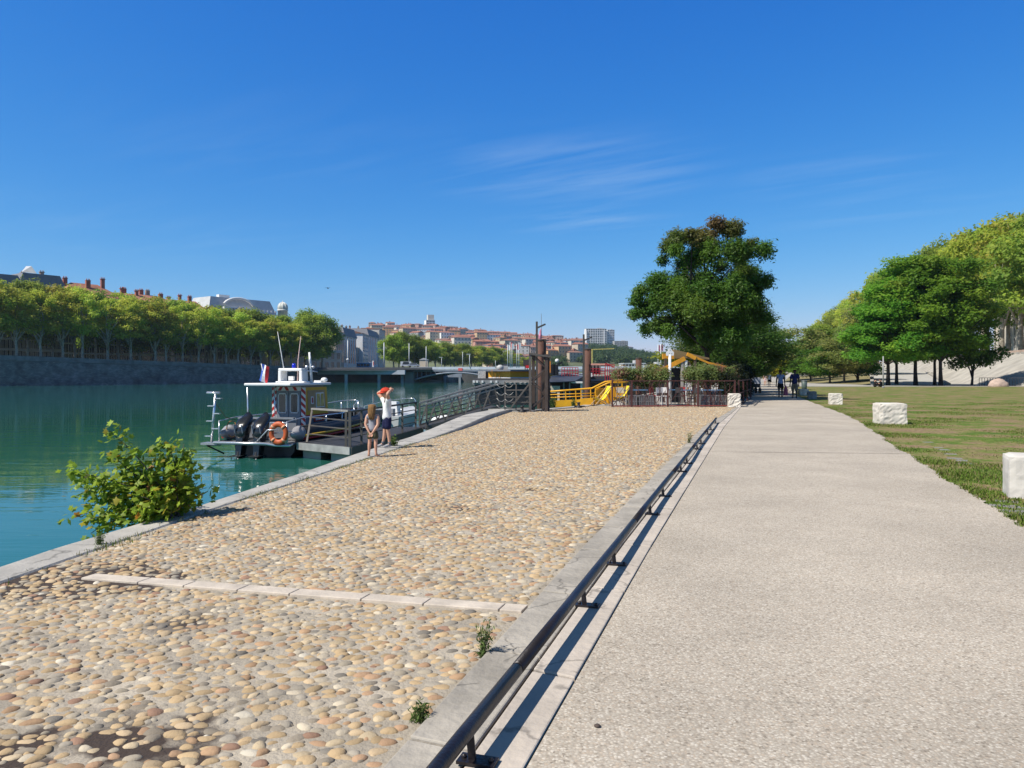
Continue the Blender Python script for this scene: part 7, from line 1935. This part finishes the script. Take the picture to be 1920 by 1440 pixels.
# ------------------------------------------------------------------ street furniture on the viaduct and bridge
whl = mat('pale_pole', (.62, .63, .64), rough=.5, var=.05)
def pole(u, vb_, vt, Y, lab, name='lamp_post', collar=False, arm=0, w=.16):
    b = W(u, vb_, Y); t = thing(name, lab, 'lamp' if name == 'lamp_post' else 'pole', b); h = (vb_-vt)/F0*Y
    MB().tube([(0, 0, 0), (0, 0, h)], [w, w*.7], 8).build('pole', whl, t)
    if collar: MB().ball((0, 0, 2.6), (.5, .5, .45), 10, 6).build('collar', whl, t)
    if arm: MB().beam((-arm, 0, h), (arm*.3, 0, h), .3, .14).build('lamp_head', whl, t)
    else: MB().ball((0, 0, h), (w, w, w), 6, 4).build('cap', whl, t)
pole(652, 688, 638, 270, 'pale lamp column with a bulging collar in front of the white houses', collar=True, w=.2)
pole(720, 688, 643, 272, 'pale lamp column at the right edge of the white houses', w=.2)
pole(767, 688, 644, 275, 'pale lamp column in front of the tall dark riverside trees')
pole(799, 688, 650, 280, 'pale lamp column beside the cream kiosk'); pole(828, 689, 670, 262, 'short T shaped lamp on the bridge left of the red panel', arm=.9, w=.1)
pole(867.5, 689, 660, 258, 'tall plain lamp column on the bridge left of the bracket lamp', w=.1); pole(880.5, 689, 664, 256, 'bracket lamp on the bridge with its arm to the left', arm=1.1, w=.12)
pole(929, 690, 676, 250, 'short lamp stub on the bridge above the amber deckhouse', w=.08)
fcol = [mat('flag_white', (.7, .7, .7)), mat('flag_red', (.5, .05, .05))]
for i, (u, vt) in enumerate(((952, 646), (956.5, 641), (960, 644), (969, 645), (973, 642), (1234, 646), (1239, 645))):
    Y = 240 if i < 5 else 200
    t = thing('flagpole', f'{ORD[i]} white flagpole from the left in the two clusters on the bridge' if i < 5 else ('left one of the two white flagpoles beside the white sign post' if i == 5 else 'right one of the two white flagpoles beside the white sign post'), 'flagpole', W(u, 690 if i < 5 else 700, Y), 0, 'white flagpoles')
    h = ((690 if i < 5 else 700)-vt)/F0*Y; MB().tube([(0, 0, 0), (0, 0, h)], [.14, .1], 6).build('pole', whl, t)
    mb = MB(); mb.add([(0, 0, h), (.7, .1, h-.3), (.6, .1, h-1.9), (0, 0, h-1.6)], [(0, 1, 2, 3)]); mb.build('flag_cloth', fcol[i % 2] if i < 5 else mat('flag_mix', (.45, .18, .25)), t)
bus = thing('bus', 'blue city bus crossing in front of the white houses', 'bus', Vector((XU(684, 290), 290, 3.05)), R(-14))
MB().box((0, 0, 1.55), (5.6, 2.5, 2.5)).build('body', mat('bus_blue', (.03, .16, .33), rough=.35, var=.1), bus, bevel=.12)
MB().box((0, 0, 2.88), (5.5, 2.4, .18)).build('roof', mat('bus_white', (.7, .7, .72), rough=.4), bus)
for x in (-1.9, -.6, .7, 1.9): MB().box((x, -1.262, 1.95), (1.0, .02, .8)).build('window', window_glass(), bus)
for x in (-1.8, 1.8): MB().lathe([(.48, -.15), (.48, .15)], 12, (x, -1.15, .48), axis='Y').build('wheel', blackr, bus)
MB().box((-2.815, 0, 1.9), (.02, 2.1, 1.1)).build('windscreen', window_glass(), bus)
k_ = thing('advert_pillar', 'white and red street sign pillar right of the blue bus', 'sign', W(699.5, 688, 275))
MB().box((0, 0, 1.1), (.55, .3, 2.2)).build('panel', whm, k_); MB().box((.2, -.16, 1.2), (.25, .02, 1.4)).build('red_strip', redp, k_)
kio = thing('kiosk', 'cream stone kiosk with shallow gable at the bridge head', 'kiosk', W(795, 689, 285)); 
MB().box((0, 0, 1.4), (3.0, 3, 2.8)).build('wall', WALLS['cream'], kio); MB().add([(-1.7, -1.7, 2.8), (1.7, -1.7, 2.8), (1.7, 1.7, 2.8), (-1.7, 1.7, 2.8), (0, -1.7, 3.5), (0, 1.7, 3.5)], [(0, 1, 4), (2, 3, 5), (1, 2, 5, 4), (3, 0, 4, 5)]).build('roof', zinc, kio)
def car(u, v, Y, rz, label, m, sc=1.0, van=False):
    t = thing('parked_car' if not van else 'van', label, 'car' if not van else 'van', W(u, v, Y), rz)
    mb = MB(); H_ = 2.0 if van else 1.42
    pr = [(-2.1, .35), (2.1, .35), (2.15, .75), (1.6 if not van else 2.0, .88 if not van else 1.0), (.8 if not van else 1.5, H_), (-1.2 if not van else -2.05, H_), (-2.0, .95), (-2.15, .8)]
    mb.extrude([(x, -.85, z) for x, z in pr], (0, 1.7, 0)); mb.build('body', m, t)
    MB().extrude([(-1.5, -.86, .92), (1.3, -.86, .92), (.7, -.86, H_-.08), (-1.1, -.86, H_-.08)], (0, 1.72, 0)).build('window', window_glass(), t)
    for x in (-1.35, 1.35):
        for y in (-.8, .8): MB().lathe([(.32, -.1), (.32, .1)], 12, (x, y, .32), axis='Y').build('wheel', blackr, t)
wc = mat('car_white', (.65, .66, .68), rough=.3, var=.02); sc_ = mat('car_silver', (.4, .42, .45), rough=.3, metal=.4, var=.02); dc = mat('car_dark', (.03, .03, .035), rough=.3, var=.02)
car(762, 688.5, 272, R(10), 'white van at the bridge head beside the lamp column', wc, van=True); car(776, 688.5, 270, R(5), 'silver car on the bridge just right of the white van', sc_)
for i, (u, m, lab) in enumerate(((346, wc, 'white car parked under the quay trees, seen over the parapet left of the pale billboard'), (372, sc_, 'silver car parked on the opposite quay beside the white one'), (432, dc, 'dark car parked under the quay trees before the billboard'), (330, sc_, 'silver car parked on the opposite quay behind a pale trunk'), (215, dc, 'dark car under the plane trees across the river, towards the left'), (100, dc, 'dark car on the opposite quay near the left edge'))):
    t = q_at(u, 12); p = QP(t, 12); t_ = thing('parked_car', lab, 'car', (0, 0, 0)); bpy.data.objects.remove(t_)
    car(u, 702-(p.z-1-H0)/p.y*F0, p.y, R(53), lab, m)
bb = thing('billboard', 'small pale billboard under the quay trees across the river', 'billboard', QP(q_at(440, 10), 10)-Vector((0, 0, 1)))
MB().box((0, 0, 1.9), (3.2, .15, 1.5), rz=R(30)).build('board', mat('billboard_paper', (.45, .42, .33), rough=.8, var=.4, scale=1.2), bb); 
for s in (-1, 1): MB().box((s*1.1, s*.63, .6), (.12, .12, 1.2)).build('leg', dm, bb)
# ------------------------------------------------------------------ the hill and its town
YR = 1350.0
VR = [(200, 650), (420, 650), (600, 632), (690, 621), (780, 622), (860, 630), (950, 639), (1040, 645), (1090, 652), (1150, 655), (1200, 666), (1255, 673), (1420, 690), (1700, 697)]
def vr(u):
    for (a, x), (b, y) in zip(VR, VR[1:]):
        if a <= u <= b: return x+(y-x)*(u-a)/(b-a)
    return VR[0][1] if u < VR[0][0] else VR[-1][1]
def hill_z(u, Y):
    zr = ZV(vr(u), YR); t = (Y-590)/(YR-590)
    return 2.5+(zr-2.5)*max(0, min(1, t))**.85
mb = MB(); us = list(range(200, 1701, 25)); Ys_ = [560+i*45 for i in range(19)]+[1420, 1600, 1900]; vs = []
for Y in Ys_:
    for u in us: vs.append((XU(u, Y), Y, (hill_z(u, Y) if Y <= YR else ZV(vr(u), YR)+4-(Y-YR)*.02)-.3+rnd.uniform(-.6, .6)))
n_ = len(us); mb.add(vs, [(r_*n_+i, r_*n_+i+1, (r_+1)*n_+i+1, (r_+1)*n_+i) for r_ in range(len(Ys_)-1) for i in range(n_-1)])
tag(mb.build('hill', mat('hill_ground', (.10, .115, .05), rough=.95, var=.35, scale=.03)), kind='structure')
tag(MB().quad((-1490, 1000, WZ-2), (2090, 1000, WZ-2), (2090, 1940, 2), (-1490, 1940, 2)).build('far_plain', mat('hill_ground', (.1, .1, .05))), kind='structure')
rh_ = random.Random(17)
wl = list(WALLS.items())
tiers = [(640, 905, 990, 7), (730, 860, 1080, 12), (830, 820, 1095, 15), (930, 790, 1090, 17), (1030, 735, 1090, 20), (1130, 700, 1085, 22), (1230, 690, 1090, 24), (1330, 690, 1085, 24)]
names = ['lowest', 'second', 'third', 'fourth', 'fifth', 'sixth', 'seventh', 'topmost']
for ti, (Y, u0, u1, n) in enumerate(tiers):
    for i in range(n):
        u = u0+(u1-u0)*(i+.5)/n+rh_.uniform(-3, 3); Yh = Y+rh_.uniform(-25, 25)
        w = rh_.uniform(9, 20)*(1+.15*(Y > 1000)); h = rh_.uniform(8, 17); dd = rh_.uniform(10, 13)
        nm, wm__ = rh_.choice([x for x in wl if x[0] not in ('grey', 'bluegrey')]) if rh_.random() > .12 else rh_.choice([('grey', WALLS['grey']), ('bluegrey', WALLS['bluegrey'])])
        if 735 < u < 745: nm, wm__ = 'pink', WALLS['pink']
        yaw = R(rh_.choice([8, 14, 22, -14, 34, 50, -35])+rh_.uniform(-8, 8))
        z = hill_z(u, Yh)-1
        rfm = rh_.choice([tile, tile, tile, tile2]); kd_ = rh_.choice(['gable', 'gable', 'hip'])
        fl = max(3, int(h/3.2)); by = max(4, int(w/3.2))
        nmw = {'grey': 'grey', 'bluegrey': 'blue grey', 'pale': 'pale beige', 'sand': 'sand coloured', 'rose': 'dusky red'}.get(nm, nm)
        building('hill_house', f'{nmw} house with {"red" if rfm is tile else "brown"} roof, {ORD[i]} from left in {names[ti]} hillside row', Vector((XU(u, Yh), Yh, z)), yaw, w, dd, h, wm__, rfm, kd_, rh_.uniform(1.3, 2.2),
                 fl if fl < 6 else 5, min(by, 6), (1.1, 1.5), rh_.choice([0, 1, 1, 2]), i*7+ti, 'houses on the hillside', cornice=False, cat='house', h0=.8)
# tower block and slab beside it, both on the ridge
def block(u0, u1, vt, vb_, Y, label, wall, floors, bays, dep, yaw, name='tower_block', ws=(2.2, 1.4), rk='flat', roof=zinc, sb=0):
    u = (u0+u1)/2; w = (u1-u0)/F0*Y; h = (vb_-vt)/F0*Y; p = W(u, vb_, Y); p.z -= 2
    return building(name, label, p, yaw, w, dep, h+2, wall, roof, rk, 1.0, floors, bays, ws, 0, 3, None, cornice=False, h0=3, side_bays=sb)
tb = block(797, 814, 601, 622, 1370, 'white office tower with dark window bands on the hilltop', WALLS['white'], 5, 3, 14, R(20), ws=(4.2, 1.9))
mb = MB(); mb.box((1.5, 0, 0), (11, 9, 10)); q = mb.build('penthouse', WALLS['pale'], tb, (0, 0, 27))
block(816, 858, 613, 623, 1380, 'long low white office wing right of the hilltop tower', WALLS['white'], 3, 9, 14, R(12), name='office_wing', ws=(3.6, 1.7))
hr1 = block(1097, 1136, 617, 653, 1400, 'broad white apartment slab standing alone on the hill', WALLS['white'], 11, 9, 14, R(6), ws=(3.2, 1.9), roof=zinc)
MB().box((-18.5, -1, 17), (2.2, 15.5, 35)).build('end_wall', WALLS['white'], hr1); MB().box((14.5, -7.4, 17), (2.0, .6, 34.5)).build('stair_strip', WALLS['white'], hr1)
hr2 = block(1136, 1150, 619, 653, 1410, 'narrower grey white apartment slab attached right of the broad one', WALLS['white'], 11, 4, 14, R(14), ws=(2.4, 1.6))
block(1150, 1176, 640, 652, 1380, 'lower grey apartment block right of the two slabs on the hill', WALLS['grey'], 4, 8, 12, R(8), name='apartment_block')
block(968, 998, 652, 672, 800, 'blue grey office block on the lower slope behind the flagpoles', WALLS['bluegrey'], 5, 8, 12, R(-12), name='office_block', ws=(1.6, 1.5))
block(1172, 1186, 651, 661, 1250, 'white villa among trees right of the apartment slabs', WALLS['white'], 2, 4, 10, R(10), name='villa', ws=(1.4, 1.8), rk='hip', roof=tile2)
block(1165, 1205, 683, 694, 330, 'low pale riverside hall with flat roof left of the white sign post', WALLS['pale'], 1, 7, 10, R(4), name='riverside_hall')
block(1105, 1140, 685, 694, 420, 'low pale hall with red roof behind the crimson railings', WALLS['cream'], 1, 6, 10, R(4), name='riverside_hall', rk='gable', roof=tile)
block(1205, 1245, 687, 697, 300, 'low white boathouse roof beyond the third rusty pile', WALLS['white'], 1, 6, 10, R(4), name='boathouse')
cr = thing('tower_crane', 'yellow construction crane jib in front of the wooded hill', 'crane', W(1110, 690, 500))
MB().beam((0, 0, 0), (0, 0, (690-655)/F0*500), .7).build('mast', mat('crane_yellow', (.55, .42, .10), rough=.6), cr); MB().beam((-2, 0, 12), (14.5, 0, 12.6), .5).build('jib', mat('crane_yellow', (.5, .4, .1)), cr)
# woods on the hill: nobody could count them
r = np.random.default_rng(500); cl = []
wood_c = [(.06, .105, .032), (.08, .13, .04), (.05, .09, .03)]
for i in range(620):
    u = rnd.uniform(1085, 1420); Y = rnd.uniform(700, 1340)
    if u < 1110 and Y > 1100: continue
    cl.append((XU(u, Y), Y, hill_z(u, Y)+rnd.uniform(1, 6), rnd.uniform(4, 8.5), wood_c[rnd.randrange(3)]))
for i in range(150):
    u = rnd.choice([rnd.uniform(860, 1090), rnd.uniform(1020, 1065), rnd.uniform(1040, 1060)]); Y = rnd.uniform(620, 1250)
    cl.append((XU(u, Y), Y, hill_z(u, Y)+2.5, rnd.uniform(3, 5), wood_c[rnd.randrange(3)]))
tag(link('hillside_wood', crown('hillside_wood', cl, 7, 1.0, LEAF, r, squash=.9)), 'dark green woods covering the hillside', None, kind='stuff')
# right bank far greenery and houses behind the embankment planes
for i, (s, wn_, lab) in enumerate(((-24, 'pale', 'pale stone house behind the planes, at the right edge of the view'), (4, 'pink', 'pinkish house behind the planes with brick toned window bays'), (32, 'white', 'white house behind the planes, third from the right edge'), (60, 'cream', 'cream house behind the planes above the ramp'), (90, 'pale', 'pale house behind the planes, farthest up the street'))):
    p = EP(s+12, 34, 5.0); yaw = math.atan2(PD_.y, PD_.x)
    building('street_house', lab, p+PN_*7, yaw+math.pi, 27.5, 13, 17, WALLS[wn_], tile2, 'hip', 3, 5, 9, (1.2, 2.1), 2, 60+i, 'houses on the street above the embankment', h0=3.5)
for o_ in [o for o in bpy.data.objects if o.name.startswith('street_house')]: pass
# a bird high over the river
bp_ = W(615, 540.5, 120); bd_ = thing('bird', 'small dark bird gliding above the river', 'bird', bp_)
mb = MB(); mb.ball((0, 0, 0), (.09, .26, .08), 10, 6); mb.tube([(0, -.2, 0), (0, -.42, .0)], [.05, .09], 6)
mb.build('body', mat('bird_dark', (.03, .03, .035), rough=.8), bd_)
for s in (-1, 1):
    mb = MB(); mb.add([(0, .1, .03), (s*.25, .14, .12), (s*.62, .0, .05), (s*.25, -.08, .11), (0, -.1, .03), (0, .1, .0), (s*.25, .14, .09), (s*.25, -.08, .08), (0, -.1, .0)], [(0, 1, 3, 4), (1, 2, 3), (5, 8, 7, 6), (6, 7, 2)])
    mb.build('wing', mat('bird_dark', (.03, .03, .03)), bd_)
# ------------------------------------------------------------------ thin summer haze over the river and town
hzm = bpy.data.materials.new('thin_haze'); hzm.use_nodes = True
hn = hzm.node_tree; hn.nodes.remove(hn.nodes['Principled BSDF'])
pv = node(hn, 'ShaderNodeVolumePrincipled'); pv.inputs['Color'].default_value = (.62, .80, 1.0, 1); pv.inputs['Density'].default_value = .0001; pv.inputs['Anisotropy'].default_value = .25
hn.links.new(pv.outputs[0], hn.nodes['Material Output'].inputs['Volume'])
tag(MB().box((300, 900, 66), (3600, 2100, 140)).build('haze', hzm), 'thin pale blue summer haze', None, kind='stuff')
scene.cycles.volume_bounces = 0
